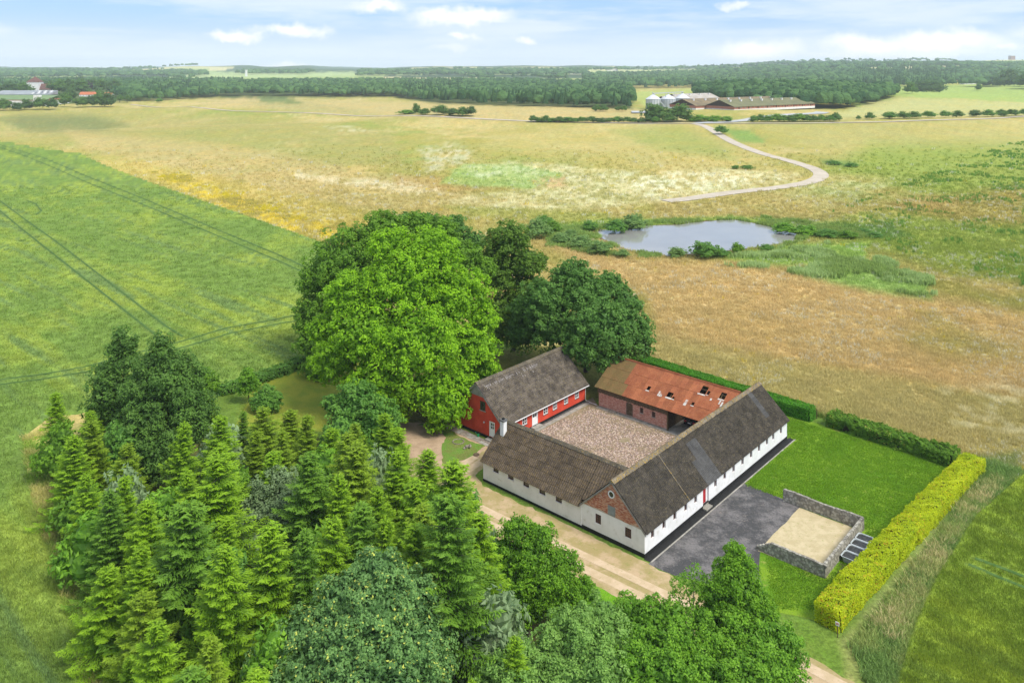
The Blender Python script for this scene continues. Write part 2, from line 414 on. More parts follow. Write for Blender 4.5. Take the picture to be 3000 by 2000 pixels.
    patch([(1060, 385), (1180, 382), (1260, 398), (1100, 410)], 5, (.64, .66, .45), .5, fl)
    patch([(955, 342), (1030, 328), (1085, 342), (1080, 368), (1010, 392), (945, 402), (985, 370)], 8, (.56, .54, .38), .6, fl)
    patch([(1210, 408), (1290, 402), (1300, 430), (1220, 430)], 5, (.50, .33, .15), .7, fl)
    patch([(680, 400), (980, 420), (1060, 450), (900, 440), (690, 415)], 5, (.62, .56, .36), .7, fl)
    patch([(750, 292), (800, 290), (870, 305), (790, 302)], 4, (.60, .58, .40), .6, fl)
    patch([(2160, 900), (2352, 880), (2700, 990), (2700, 1120), (2352, 1010), (2200, 990)], 18, (.60, .57, .38), .6, sstep(.45, .6, n3*.7+n2*.3))
    patch([(1700, 430), (2000, 400), (2050, 430), (1900, 480)], 10, (.50, .50, .24), .6, fl)
    patch([(1880, 590), (2130, 640), (2140, 690), (1990, 670), (1860, 640)], 12, (.25, .42, .10), .8)
    patch([(1620, 590), (1840, 562), (2000, 560), (2000, 610), (1800, 615)], 9, (.24, .40, .08), .8)
    patch([(1200, 520), (1370, 530), (1480, 590), (1850, 560), (1870, 530), (1760, 500), (1380, 505)], 6, (.22, .33, .06), .9)
    for poly in ([(1750, 500), (2050, 520), (2100, 545), (1850, 545)], [(1880, 365), (1960, 370), (1960, 382), (1890, 378)]):
        patch(poly, 5, (.13, .23, .05), .8)
    patch([(1640, 290), (1720, 300), (1760, 330), (1700, 325)], 4, (.19, .31, .07), .9)
    # light-coloured fields and woods beyond
    far = sstep(2500, 3200, Y)
    ci = np.floor(X/420+Y/900*.4+.8*(fbm(X/700, Y/900, 77, 2)-.5)); cj = np.floor(Y/620+.4*np.sin(X/700))
    hh = np.clip(_hash(ci, cj, 9)+.35*sstep(4300, 5600, Y), 0, 1)
    fc = np.where(hh[..., None] < .30, (.30, .40, .13), np.where(hh[..., None] < .42, (.52, .49, .25), (.05, .10, .045)))
    col = mixc(col, far, 0)+fc*far[..., None]
    patch([(0, 205), (400, 195), (800, 205), (1450, 222), (1450, 250), (1300, 246), (1000, 238), (900, 222), (450, 227), (300, 232), (0, 245)], 4, (.05, .09, .03), .9)
    patch([(1440, 212), (1600, 204), (1720, 205), (1700, 236), (1480, 244)], 3, (.36, .42, .12), 1)
    patch([(1930, 200), (2352, 190), (3000, 190), (3000, 250), (2352, 235), (2060, 222), (1960, 246)], 4, (.30, .40, .10), 1)
    patch([(1960, 246), (2060, 222), (2352, 236), (3000, 250), (3000, 300), (2352, 266), (1900, 270)], 4, (.43, .43, .17), 1)
    patch([(1330, 160), (1640, 160), (1640, 166), (1340, 172)], 2, (.45, .50, .22), .9)
    patch([(180, 186), (420, 182), (560, 180), (700, 176), (1000, 172), (1000, 166), (400, 165), (400, 178)], 2, (.36, .46, .2), .9)
    patch([(2170, 158), (2352, 156), (2352, 182), (2190, 180)], 2, (.28, .42, .14), .9)
    # round the farm
    fx, fy = to_farm(X, Y); fw = (n3-.5)*1.6
    def fpatch(poly, feather, c, amt=1.0):
        nonlocal col
        m = poly_mask(fx+fw, fy+fw, poly, feather)*amt; col = mixc(col, m, c)
    fpatch([(-45, -30), (-4, -30), (45.5, -21.5), (45.5, 34), (34, 60), (-10, 75), (-60, 60)], 1.2, (.13, .22, .035))
    fpatch([(20, -19), (46, -21), (46, -34), (0, -34)], 2.0, (.20, .28, .07), .8)
    fpatch([(27, 26), (44, 26), (44, 45), (20, 60), (4, 56), (4, 38), (10, 37.5), (27, 37)], 1.0, (.16, .17, .035))
    fpatch([(2, 40), (20, 62), (-2, 72), (-12, 58)], 1.5, (.24, .28, .035))            # the back lawn
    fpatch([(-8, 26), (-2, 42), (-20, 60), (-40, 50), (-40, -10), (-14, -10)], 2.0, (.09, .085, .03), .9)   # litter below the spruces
    fpatch([(-12.5, -22), (-12, 26), (-9.5, 30), (-7.4, 24), (-7.4, -22)], .7, (.13, .27, .02))        # mown verge of the drive
    # weedy strip along the left field and the tall grass verge on the right
    for poly, c in (([(48, 1010), (62, 1085), (85, 1170), (165, 1400), (205, 1568), (330, 1568), (230, 1300), (140, 1100), (90, 1000)], (.42, .40, .12)),
                    ([(2270, 1060), (2352, 1040), (2352, 1095), (2240, 1190), (2105, 1430), (2060, 1568), (1960, 1568), (1930, 1470), (2100, 1280)], (.24, .29, .09))):
        patch(poly, 14, c, .9)
        patch(poly, 14, (.40, .36, .15), .6, sstep(.52, .62, n2))
    col = col*(.78+.20*n3[..., None])
    return np.clip(col, 0.01, .8)

def vattr(me, name, cols):
    at = me.attributes.new(name, 'FLOAT_COLOR', 'POINT')
    c4 = np.ones((len(cols), 4), np.float32); c4[:, :3] = cols; at.data.foreach_set('color', c4.ravel())
def attr_mat(name, attr='col', bump=.4, rough=.95, vary=.35, sc=(3.0, .7), tr='GEOMETRY', far=False):
    m, w, b = pmat(name, rough, .08)
    at = w.new('ShaderNodeAttribute', attribute_name=attr, attribute_type=tr)
    p = pos(w); n = w.noise(p, sc[0], 4, .7); n2 = w.noise(p, sc[1], 4, .65)
    k = w.math('ADD', w.math('MULTIPLY', w.smooth(n, .25, .75), vary*2), 1-vary)
    k = w.math('MULTIPLY', k, w.math('ADD', w.math('MULTIPLY', w.smooth(n2, .3, .7), .3), .85))
    g = w.new('ShaderNodeCombineColor')
    for i in range(3): w.l.new(k, g.inputs[i])
    base = w.mix(1.0, at.outputs['Color'], g.outputs[0], 'MULTIPLY')
    if far:
        # dry and fresh growth in drifts, fine enough to show on the distant slopes
        p2 = pos(w, (.05, .035, .05)); p3 = pos(w, (.35, .16, .3))
        k1 = w.noise(p2, 1, 6, .7); k2 = w.noise(p3, 1, 5, .7)
        base = w.mix(w.smooth(k1, .42, .62, 0, .8), base, w.mix(1.0, base, (1.10, 1.0, .88), 'MULTIPLY'))
        base = w.mix(w.smooth(k2, .50, .68, 0, .6), base, w.mix(1.0, base, (.74, .90, .62), 'MULTIPLY'))
        base = w.mix(w.smooth(k2, .50, .34, 0, .6), base, w.mix(1.0, base, (1.25, 1.2, 1.2), 'MULTIPLY'))
    w.put(b.inputs['Base Color'], base)
    if bump: add_bump(w, b, n, bump, .25)
    return m
M['ground'] = attr_mat('meadow_ground', far=True)
M['crop'] = attr_mat('green_crop', bump=.9, vary=.34, sc=(1.7, .30))

# ------------------------------------------------------------------ ground sheet: rows get wider with distance, real heights
def grid_rows():
    v = list(np.arange(1010, 60, -2.1))+list(np.arange(60, 20, -1.1))+list(np.arange(20, 2.5, -.55))
    return np.array([F/3000*1024*H/(q) for q in v])
ROWS = grid_rows(); NCOL = 560
TT = np.linspace(-.86, .86, NCOL)
GX = TT[None, :]*(ROWS[:, None]+6); GY = np.repeat(ROWS[:, None], NCOL, 1)
GZ = tz(GX, GY)
def grid_faces(nr, nc, keep=None):
    i = np.arange(nr-1)[:, None]*nc+np.arange(nc-1)[None, :]
    f = np.stack([i, i+1, i+nc+1, i+nc], -1).reshape(-1, 4)
    return f if keep is None else f[keep.ravel()]
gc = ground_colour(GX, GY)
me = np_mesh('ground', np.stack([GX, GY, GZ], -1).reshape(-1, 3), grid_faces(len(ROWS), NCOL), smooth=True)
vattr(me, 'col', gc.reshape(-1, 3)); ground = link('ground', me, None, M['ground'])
tag(ground, 'rolling meadow and farmland stretching to the horizon', kind='structure')

TRACKS_L = [[(-60, 318), (0, 335), (50, 350), (100, 365), (200, 408), (330, 460), (500, 532), (640, 590), (700, 618)], [(-60, 325), (0, 341), (60, 362), (110, 382), (200, 422), (330, 474), (500, 546), (640, 604), (700, 632)],
            [(-40, 440), (0, 465), (60, 510), (130, 560), (220, 630), (310, 700), (380, 755), (420, 780)], [(-50, 465), (0, 488), (50, 530), (110, 578), (200, 650), (290, 722), (350, 770), (390, 800)],
            [(-100, 900), (0, 880), (100, 867), (195, 850), (420, 790), (520, 760), (620, 742), (690, 728)], [(-100, 912), (0, 891), (100, 878), (195, 862), (430, 802), (530, 772), (640, 750), (690, 742)],
            [(60, 463), (82, 472), (95, 488), (84, 496)]]
TRACKS_R = [[(2240, 1298), (2300, 1320), (2352, 1340), (2600, 1430)], [(2225, 1312), (2290, 1340), (2352, 1365), (2600, 1470)]]
def crop_colour(X, Y, c1, c2, c3):
    n1 = fbm(X/16+Y/40, Y/26-X/60, 61, 4); fx, fy = to_farm(X, Y)
    st = fbm(fx/1.6, fy/38, 81, 3)                     # drill rows run with the tramlines
    col = L3(*c1)*np.ones(X.shape+(3,))
    k = sstep(.40, .60, n1*.62+st*.38); col = col*(1-k[..., None])+L3(*c2)*k[..., None]
    k = sstep(.53, .64, n1*.35+st*.65)*.6; return col*(1-k[..., None])+L3(*c3)*k[..., None]
CROP_L = ((.145, .228, .042), (.235, .305, .044), (.072, .150, .062)); CROP_R = ((.185, .265, .030), (.27, .345, .036), (.125, .20, .035))
def crop_field(name, polyW, tracks, c1, c2, c3, label, height=.55, ymax=1e9):
    m = poly_mask(GX, GY, polyW, .35+GY/900)
    d = np.full(GX.shape, 1e9)
    for t in tracks:
        tw = [tuple(W2(x, y)[:2]) for x, y in t]; d = np.minimum(d, seg_dist(GX, GY, tw, False))
    wid = .34+GY/850
    tr = 1-sstep(wid*.6, wid*1.3, d)
    n2 = fbm(GX/1.1, GY/1.3, 71, 3)
    z = GZ+m*(height+.16*(n2-.5))
    col = crop_colour(GX, GY, c1, c2, c3)*(.8+.4*n2[..., None])
    col = col*(1-tr[..., None]*.45)+L3(.045, .09, .035)*(tr[..., None]*.45)
    keep = (m > .02); keep = (keep[:-1, :-1] | keep[1:, :-1] | keep[:-1, 1:] | keep[1:, 1:])
    f = grid_faces(len(ROWS), NCOL, keep)
    used, inv = np.unique(f.ravel(), return_inverse=True)
    z = np.where(m <= .02, GZ-.05, z)
    co = np.stack([GX, GY, z], -1).reshape(-1, 3)[used]
    me = np_mesh(name, co, inv.reshape(-1, 4), smooth=True); vattr(me, 'col', col.reshape(-1, 3)[used])
    o = link(name, me, None, M['crop']); return tag(o, label, kind='structure')
crop_field('wheat_field', FIELD_LW, TRACKS_L, *CROP_L, 'green cereal field with tramlines left of the farm')
crop_field('wheat_field', FIELD_RW, TRACKS_R, *CROP_R, 'green cereal field in the lower right corner beyond the yellow hedge', .7)

# ------------------------------------------------------------------ flat sheets round the farm
def sheet(name, pts, z, mat, label, jit=.0, step=1.0, frame='farm', draped=False, n=0):
    P = []
    k = len(pts)
    for i in range(k):
        a = np.array(pts[i], float); b = np.array(pts[(i+1) % k], float); L = np.linalg.norm(b-a)
        m = max(1, int(L/step)) if jit else 1
        for j in range(m): P.append(a+(b-a)*j/m)
    P = np.array(P)
    if jit:
        P[:, 0] += (vnoise(P[:, 0]*1.3, P[:, 1]*1.3, 5)-.5)*jit*2; P[:, 1] += (vnoise(P[:, 0]*1.3, P[:, 1]*1.3, 6)-.5)*jit*2
    bm = bmesh.new(); vs = []
    for x, y in P:
        q = FW(x, y, z) if frame == 'farm' else Vector((x, y, z))
        vs.append(bm.verts.new(q))
    f = bm.faces.new(vs); bmesh.ops.triangulate(bm, faces=[f]); bmesh.ops.recalc_face_normals(bm, faces=bm.faces)
    if sum(f.normal.z for f in bm.faces) < 0: bmesh.ops.reverse_faces(bm, faces=bm.faces)
    me = bpy.data.meshes.new(name); bm.to_mesh(me); bm.free()
    return tag(link(name, me, None, mat), label, kind='structure')
def grass_mat(name, a, b_, c_, sc=.35):
    m, w, b = pmat(name, .9, .1); p = pos(w)
    col = w.mix(w.smooth(w.noise(p, sc, 5, .65), .38, .62), a, b_)
    col = w.mix(w.smooth(w.noise(p, sc*3.2, 5, .7), .55, .75), col, c_)
    n = w.noise(p, 9, 3, .7)
    g = w.smooth(n, .25, .75, .72, 1.28); cc = w.new('ShaderNodeCombineColor')
    for i in range(3): w.l.new(g, cc.inputs[i])
    w.put(b.inputs['Base Color'], w.mix(1.0, col, cc.outputs[0], 'MULTIPLY')); add_bump(w, b, n, .8, .12); return m
M['lawn'] = grass_mat('lawn_grass', (.10, .225, .012), (.185, .30, .02), (.31, .31, .075), .2)
M['verge'] = grass_mat('verge_grass', (.12, .30, .012), (.16, .33, .02), (.24, .28, .05), .5)
M['back_lawn'] = grass_mat('back_lawn_grass', (.20, .255, .03), (.27, .29, .035), (.16, .23, .03), .4)
M['patchgrass'] = grass_mat('yard_grass', (.16, .19, .045), (.13, .24, .035), (.30, .22, .12), .6)
def drive_mat():
    m, w, b = pmat('sandy_track', .95, .1); p = pos(w)
    at = w.noise(p, .5, 5, .65)
    col = w.mix(w.smooth(at, .36, .6), (.46, .34, .205), (.33, .265, .115))
    col = w.mix(w.smooth(w.noise(p, 1.6, 5, .7), .52, .72), col, (.235, .235, .07))
    col = w.mix(w.smooth(w.noise(p, 7, 4, .7), .60, .72), col, (.26, .18, .11))
    w.put(b.inputs['Base Color'], col); add_bump(w, b, w.noise(p, 12, 4), .5, .06); return m
M['drive'] = drive_mat()
M['wheel_track'] = simple('bare_wheel_track', (.56, .43, .29), (.46, .35, .21), .8, .95, .1, .3, c3=(.36, .30, .15), scale3=4)
M['yard_soil'] = simple('trodden_soil', (.36, .255, .165), (.46, .33, .22), .7, .95, .1, .3, c3=(.22, .15, .09), scale3=5)
def tarmac_mat():
    m, w, b = pmat('old_tarmac', .9, .2); p = pos(w)
    col = w.mix(w.smooth(w.noise(p, .33, 6, .75), .42, .62), (.060, .060, .060), (.165, .155, .15))
    col = w.mix(w.smooth(w.noise(p, 1.4, 5, .75), .55, .70, 0, .7), col, (.21, .18, .155))
    col = w.mix(w.smooth(w.noise(p, 8, 3, .7), .62, .72), col, (.33, .29, .24))
    col = w.mix(w.smooth(w.noise(p, 5, 5, .8), .54, .62, 0, .8), col, (.045, .045, .042))
    w.put(b.inputs['Base Color'], col); add_bump(w, b, w.noise(p, 20, 3), .3, .03); return m
M['tarmac'] = tarmac_mat()
M['sand'] = simple('sand', (.50, .42, .26), (.42, .35, .20), 1.1, .95, .1, .4, c3=(.30, .30, .11), scale3=3.4)
sheet('lawn', [(20.2, -.9), (35.5, -.9), (36.2, 1.5), (42.3, 3.5), (42.5, -19.5), (3, -17.6), (1.2, -13), (4.0, -10.4), (8.8, -8.2), (19.8, -8)], .012, M['lawn'], 'bright green lawn between the white barn and the yellow hedge', .12)
sheet('lawn', [(1, 39.8), (19, 61), (17, 64), (-1, 72), (-13, 58)], .012, M['back_lawn'], 'yellow-green lawn behind the spruces beside the left field', .4)
sheet('tarmac_yard', [(-.6, -.8), (20.5, -.8), (20.15, -8.1), (9.3, -8.1), (5.5, -9.7), (3.2, -11.3), (1.6, -11.5), (1.4, -9), (-.4, -3.6)], .024, M['tarmac'], 'dark worn tarmac yard beside the long white barn', .05, .5)
sheet('sand_floor', [(8.9, -8.0), (19.7, -8.0), (19.7, -14.5), (9.2, -14.5)], .036, M['sand'], 'pale sandy floor inside the low walled pen', .10, .6)
dr = [(-2.9, -30), (-2.4, -19), (-1.6, -8), (-.55, -3), (-.5, 8), (-.9, 22.0), (.3, 24.2), (3.6, 25.6), (7, 27.2), (7.2, 28.6), (3, 27.2), (-.5, 27.2), (-3, 27.5), (-7.5, 30.5), (-9.5, 28.5), (-9, 21), (-7.6, 12), (-6.7, 0), (-6.9, -16), (-8, -30)]
sheet('drive', dr, .02, M['drive'], 'sandy farm track curving round the white wing', .25, .8)
sheet('yard', [(7.2, 28.4), (8, 37), (3, 43.2), (-4, 44.5), (-9, 38), (-9.5, 28), (-3, 27), (3, 27)], .014, M['yard_soil'], 'trodden brown yard in front of the red house gable', .35, .8)
sheet('grass_patch', [(6.4, 28.8), (2.6, 28.0), (-.8, 29.2), (1.8, 32), (5.0, 35), (7.6, 38.6), (4.4, 40.2), (6.8, 36.5), (6.2, 32.5)], .026, M['patchgrass'], 'green grass patch on the yard beside the red house', .3, .6)
sheet('verge', [(-7.9, -30), (-6.8, -16), (-6.6, 0), (-7.5, 12), (-8.9, 21), (-9.4, 28), (-11.5, 27), (-12.3, 12), (-12, -30)], .017, M['verge'], 'bright mown verge between the drive and the trees', .25, .8)
def ribbon(name, pts, w, dz, mat, label, frame='world', seg=6):
    """road strip along a smooth line"""
    P = []
    n = len(pts)
    for i in range(n-1):
        p0 = np.array(pts[max(i-1, 0)], float); p1 = np.array(pts[i], float); p2 = np.array(pts[i+1], float); p3 = np.array(pts[min(i+2, n-1)], float)
        for j in range(seg):
            t = j/seg; P.append(.5*((2*p1)+(-p0+p2)*t+(2*p0-5*p1+4*p2-p3)*t*t+(-p0+3*p1-3*p2+p3)*t**3))
    P.append(np.array(pts[-1], float)); P = np.array(P)
    T = np.gradient(P, axis=0); T /= np.linalg.norm(T, axis=1)[:, None]+1e-9; N = np.stack([-T[:, 1], T[:, 0]], 1)
    ww = w*(.92+.16*vnoise(P[:, 0]/4, P[:, 1]/4, 3))[:, None]/2
    vs = []
    for q in (P-N*ww, P-N*ww*.33, P+N*ww*.33, P+N*ww):
        if frame == 'farm': X = A0[0]+EX[0]*q[:, 0]+EY[0]*q[:, 1]; Y = A0[1]+EX[1]*q[:, 0]+EY[1]*q[:, 1]
        else: X, Y = q[:, 0], q[:, 1]
        vs.append(np.stack([X, Y, tz(X, Y)+dz], 1))
    co = np.stack(vs, 1).reshape(-1, 3); m = len(P)
    me = np_mesh(name, co, grid_faces(m, 4)[:, ::-1]); o = link(name, me, None, mat)
    return tag(o, label, kind='structure')
for s_, wd, lab in ((-1, .8, 'pale bare wheel track nearer the verge on the drive'), (1, .7, 'pale bare wheel track nearer the white gable on the drive')):
    k = 1.0*s_
    ribbon('wheel_track', [(-5.0+k*.95, -30), (-4.4+k*.95, -18), (-4.3+k*.9, -6), (-4.7+k*.9, 6), (-5.3+k*.9, 16), (-5.2+k*.9, 22.5), (-3.2+k*.6, 25.8+k*.5), (.4, 26.6-k*.7), (3.5, 27.0-k*.6)], wd+.35, .032+.005*s_, M['wheel_track'], lab, 'farm')
M['gravel_road'] = simple('gravel_road', (.50, .44, .36), (.42, .37, .29), .15, .95, .1, .2, c3=(.36, .34, .22), scale3=.8)
M['road'] = simple('pale_asphalt', (.42, .43, .43), (.36, .37, .36), .1, .9, .1)
def wp(l): return [tuple(W2(x, y)[:2]) for x, y in l]
ribbon('gravel_road', wp([(1592, 284), (1618, 290), (1645, 305), (1690, 330), (1750, 353), (1820, 372), (1868, 388), (1886, 403), (1862, 418), (1790, 431), (1680, 443), (1590, 456), (1530, 463)]), 6.6, .18, M['gravel_road'], 'pale gravel road winding through the meadow past the pond')
ribbon('road', wp([(300, 240), (470, 249), (600, 257), (754, 262.5), (900, 267), (1054, 271), (1250, 280), (1440, 284), (1592, 284), (1720, 284), (1900, 283), (2100, 278), (2352, 268), (2700, 256)]), 4.8, .35, M['gravel_road'], 'thin pale country road crossing the meadow in the distance')
ribbon('road', wp([(1600, 284), (1680, 280), (1720, 276), (1760, 269), (1860, 262), (1890, 258)]), 13, .45, M['road'], 'grey access road turning in to the long brick stable')
M['tramline'] = simple('tramline_gap', (.055, .115, .028), (.085, .15, .04), 1.2, .95, .05)
for tracks, side in ((TRACKS_L, 'left'), (TRACKS_R, 'right')):
    for i, t in enumerate(tracks):
        dense = []
        for a, b in zip(t[:-1], t[1:]): dense += [(a[0]+(b[0]-a[0])*k/4, a[1]+(b[1]-a[1])*k/4) for k in range(4)]
        wt = .42
        ribbon('tramline', wp(dense+[t[-1]]), wt, .60 if side == 'left' else .74, M['tramline'], f'dark wheel track pressed into the {side} cereal field', seg=3)
# pond
M['water'] = simple('pond_water', (.27, .27, .25), (.235, .235, .22), .05, .08, .6)
pond = [(1368, 533), (1388, 529), (1420, 528), (1480, 520), (1560, 517), (1620, 509), (1690, 506), (1760, 520), (1835, 540), (1826, 552), (1790, 560), (1750, 568), (1690, 575), (1600, 585), (1530, 588), (1470, 581), (1420, 568), (1385, 550)]
PONDW = wp(pond)
sheet('pond_bank', [(x*1.0+(x-np.mean([p[0] for p in PONDW]))*.035, y+(y-np.mean([p[1] for p in PONDW]))*.035) for x, y in PONDW], .10, M['soil'], 'narrow muddy bank round the pond', .9, 4, 'world')
sheet('pond', PONDW, .16, M['water'], 'still grey pond reflecting the pale sky', .9, 4, 'world')

# ------------------------------------------------------------------ buildings: shared pieces
def wall_panel(name, mat, parent, axis, c, out, a0, a1, z0, z1, ops, depth=.12, thick=.3):
    """wall in the plane axis=c (farm frame); out=+1/-1 outward side; ops=(a0,a1,z0,z1) openings with real reveals"""
    ca = sorted({a0, a1, *[o[0] for o in ops], *[o[1] for o in ops]}); cz = sorted({z0, z1, *[o[2] for o in ops], *[o[3] for o in ops]})
    mb = MB()
    def P(a, d, z):
        q = c-out*d
        return (a, q, z) if axis == 1 else (q, a, z)
    for i in range(len(ca)-1):
        for j in range(len(cz)-1):
            am, zm = (ca[i]+ca[i+1])/2, (cz[j]+cz[j+1])/2
            if any(o[0] < am < o[1] and o[2] < zm < o[3] for o in ops): continue
            for d in (0, thick):
                mb.quad(P(ca[i], d, cz[j]), P(ca[i+1], d, cz[j]), P(ca[i+1], d, cz[j+1]), P(ca[i], d, cz[j+1]))
    for o in ops:
        mb.quad(P(o[0], 0, o[2]), P(o[1], 0, o[2]), P(o[1], thick, o[2]), P(o[0], thick, o[2]))
        mb.quad(P(o[0], 0, o[3]), P(o[1], 0, o[3]), P(o[1], thick, o[3]), P(o[0], thick, o[3]))
        mb.quad(P(o[0], 0, o[2]), P(o[0], 0, o[3]), P(o[0], thick, o[3]), P(o[0], thick, o[2]))
        mb.quad(P(o[1], 0, o[2]), P(o[1], 0, o[3]), P(o[1], thick, o[3]), P(o[1], thick, o[2]))
    for a in (a0, a1): mb.quad(P(a, 0, z0), P(a, 0, z1), P(a, thick, z1), P(a, thick, z0))
    mb.quad(P(a0, 0, z1), P(a1, 0, z1), P(a1, thick, z1), P(a0, thick, z1))
    me = bpy.data.meshes.new(name); off = parent['off']
    me.from_pydata([(x-off[0], y-off[1], z-off[2]) for x, y, z in mb.v], [], mb.f)
    return link(name, me, parent, mat)
def window(parent, axis, c, out, a0, a1, z0, z1, cols, rows, fmat, depth=.12, bar=.035, fr=.055, sill=None, name='window', arch=False):
    """window > pane, sill: frame with glazing bars set back in its opening"""
    d = c-out*depth
    def bx(mb, p0, p1, q0, q1, d0, d1):
        lo, hi = c-out*d0, c-out*d1
        if axis == 1: mb.box(p0, lo, q0, p1, hi, q1)
        else: mb.box(lo, p0, q0, hi, p1, q1)
    mb = MB()
    bx(mb, a0, a0+fr, z0, z1, depth, depth+.05); bx(mb, a1-fr, a1, z0, z1, depth, depth+.05)
    bx(mb, a0+fr, a1-fr, z0, z0+fr, depth, depth+.05); bx(mb, a0+fr, a1-fr, z1-fr, z1, depth, depth+.05)
    for i in range(1, cols):
        a = a0+(a1-a0)*i/cols; bx(mb, a-bar/2, a+bar/2, z0+fr, z1-fr, depth+.008, depth+.045)
    for j in range(1, rows):
        z = z0+(z1-z0)*j/rows; bx(mb, a0+fr, a1-fr, z-bar/2, z+bar/2, depth+.012, depth+.04)
    w = mb.build(name, fmat, parent)
    g = MB(); bx(g, a0+.01, a1-.01, z0+.01, z1-.01, depth+.052, depth+.07)
    pane = g.build('pane', M['glass'], parent); pane.parent = w
    if sill:
        s = MB(); bx(s, a0-.05, a1+.05, z0-.09, z0-.005, -.06, depth-.005); so = s.build('sill', sill, parent); so.parent = w
    return w
def wave_sheet(name, w, l, pitch=.177, amp=.026, seg=4, tip=.035, thick=0):
    """one corrugated sheet: x across, y up the slope, z normal; lower end sits proud of the sheet below"""
    n = max(2, int(round(w/pitch*seg))); vs = []; fs = []
    for j, (y, zz) in enumerate(((0, tip), (l, 0.0))):
        for i in range(n+1):
            x = w*i/n; vs.append((x, y, zz+amp*(1+math.cos(2*math.pi*x/pitch))/2))
    for i in range(n+1): vs.append((w*i/n, 0, -.02))
    for i in range(n): fs.append((i, i+1, n+2+i, n+1+i))
    for i in range(n): fs.append((2*n+2+i, 2*n+3+i, i+1, i))
    me = bpy.data.meshes.new(name); me.from_pydata(vs, [], fs); return me
def slope_matrix(parent, p0, u, s):
    off = Vector(parent['off']); p0 = Vector(p0)-off; u = Vector(u).normalized(); s = Vector(s).normalized(); n = u.cross(s)
    m = Matrix((u, s, n)).transposed().to_4x4(); m.translation = p0; return m
_sheets = {}
def lay_sheets(parent, p0, u, s, length, slope, cols, rows, mat_fn, name='roof_sheet', pitch=.275, amp=.07, holes=None, tip=.035, jitter=.012):
    """the separate corrugated sheets of one roof slope; p0 = eave corner, u along eave, s up slope"""
    cw, rl = length/cols, slope/rows
    base = slope_matrix(parent, p0, u, s); out = []
    pc = cw/max(1, round(cw/pitch)) if pitch < cw else cw
    for i in range(cols):
        for j in range(rows):
            x0, y0 = i*cw, j*rl; rects = [(x0, y0, cw, rl)]
            for h in (holes or []):
                nr = []
                for (x, y, w_, l_) in rects:
                    hx0, hx1, hy0, hy1 = h
                    if hx0 >= x+w_-.02 or hx1 <= x+.02 or hy0 >= y+l_-.02 or hy1 <= y+.02: nr.append((x, y, w_, l_)); continue
                    if hx0 > x+.02: nr.append((x, y, hx0-x, l_))
                    if hx1 < x+w_-.02: nr.append((hx1, y, x+w_-hx1, l_))
                    a, b = max(hx0, x), min(hx1, x+w_)
                    if hy0 > y+.02: nr.append((a, y, b-a, hy0-y))
                    if hy1 < y+l_-.02: nr.append((a, hy1, b-a, y+l_-hy1))
                rects = nr
            for (x, y, w_, l_) in rects:
                mt = mat_fn(x+w_/2, y+l_/2)
                key = (round(w_, 3), round(l_, 3), round(pc, 4), amp, mt.name)
                if key not in _sheets:
                    me = wave_sheet(name, w_, l_+.06, pc, amp, tip=tip); me.materials.append(mt); _sheets[key] = me
                o = link(name, _sheets[key], parent)
                o.matrix_local = base @ Matrix.Translation((x, y, .03+R.random()*jitter)) @ Matrix.Rotation((R.random()-.5)*.006, 4, 'Z')
                out.append(o)
    return out
def roof_deck(parent, name, mat, pts, th=.12):
    """solid slab below the sheets; pts: 4 corners (eave a, eave b, ridge b, ridge a)"""
    a = [Vector(p) for p in pts]; n = (a[1]-a[0]).cross(a[3]-a[0]).normalized()
    if n.z < 0: n = -n
    vs = a+[p-n*th for p in a]
    mb = MB().add(vs, [(0, 1, 2, 3), (4, 5, 6, 7), (0, 1, 5, 4), (1, 2, 6, 5), (2, 3, 7, 6), (3, 0, 4, 7)])
    return mb.build(name, mat, parent)
def ridge_caps(parent, p0, p1, n, mat, r=.17, drop=.13):
    p0, p1 = Vector(p0), Vector(p1); d = (p1-p0)/n; L = d.length; out = []
    u = d.normalized(); s = Vector((0, 0, 1)).cross(u)
    me = bpy.data.meshes.new('ridge_cap'); vs = []; fs = []
    prof = [(-r*1.9, -drop*1.4), (-r, -.02), (-r*.45, .07), (0, .10), (r*.45, .07), (r, -.02), (r*1.9, -drop*1.4)]
    for x, k in ((0, 1.08), (L+.04, .96)):
        for a, b in prof: vs.append((x, a*k, b*k))
    m = len(prof)
    for i in range(m-1): fs.append((i, i+1, m+i+1, m+i))
    fs.append(tuple(range(m)))
    me.from_pydata(vs, [], fs); me.materials.append(mat)
    for i in range(n):
        o = link('ridge_cap', me, parent); mt = slope_matrix(parent, p0+d*i, u, s)
        o.matrix_local = mt @ Matrix.Translation((0, R.uniform(-.01, .01), .05+R.uniform(0, .015))); out.append(o)
    return out
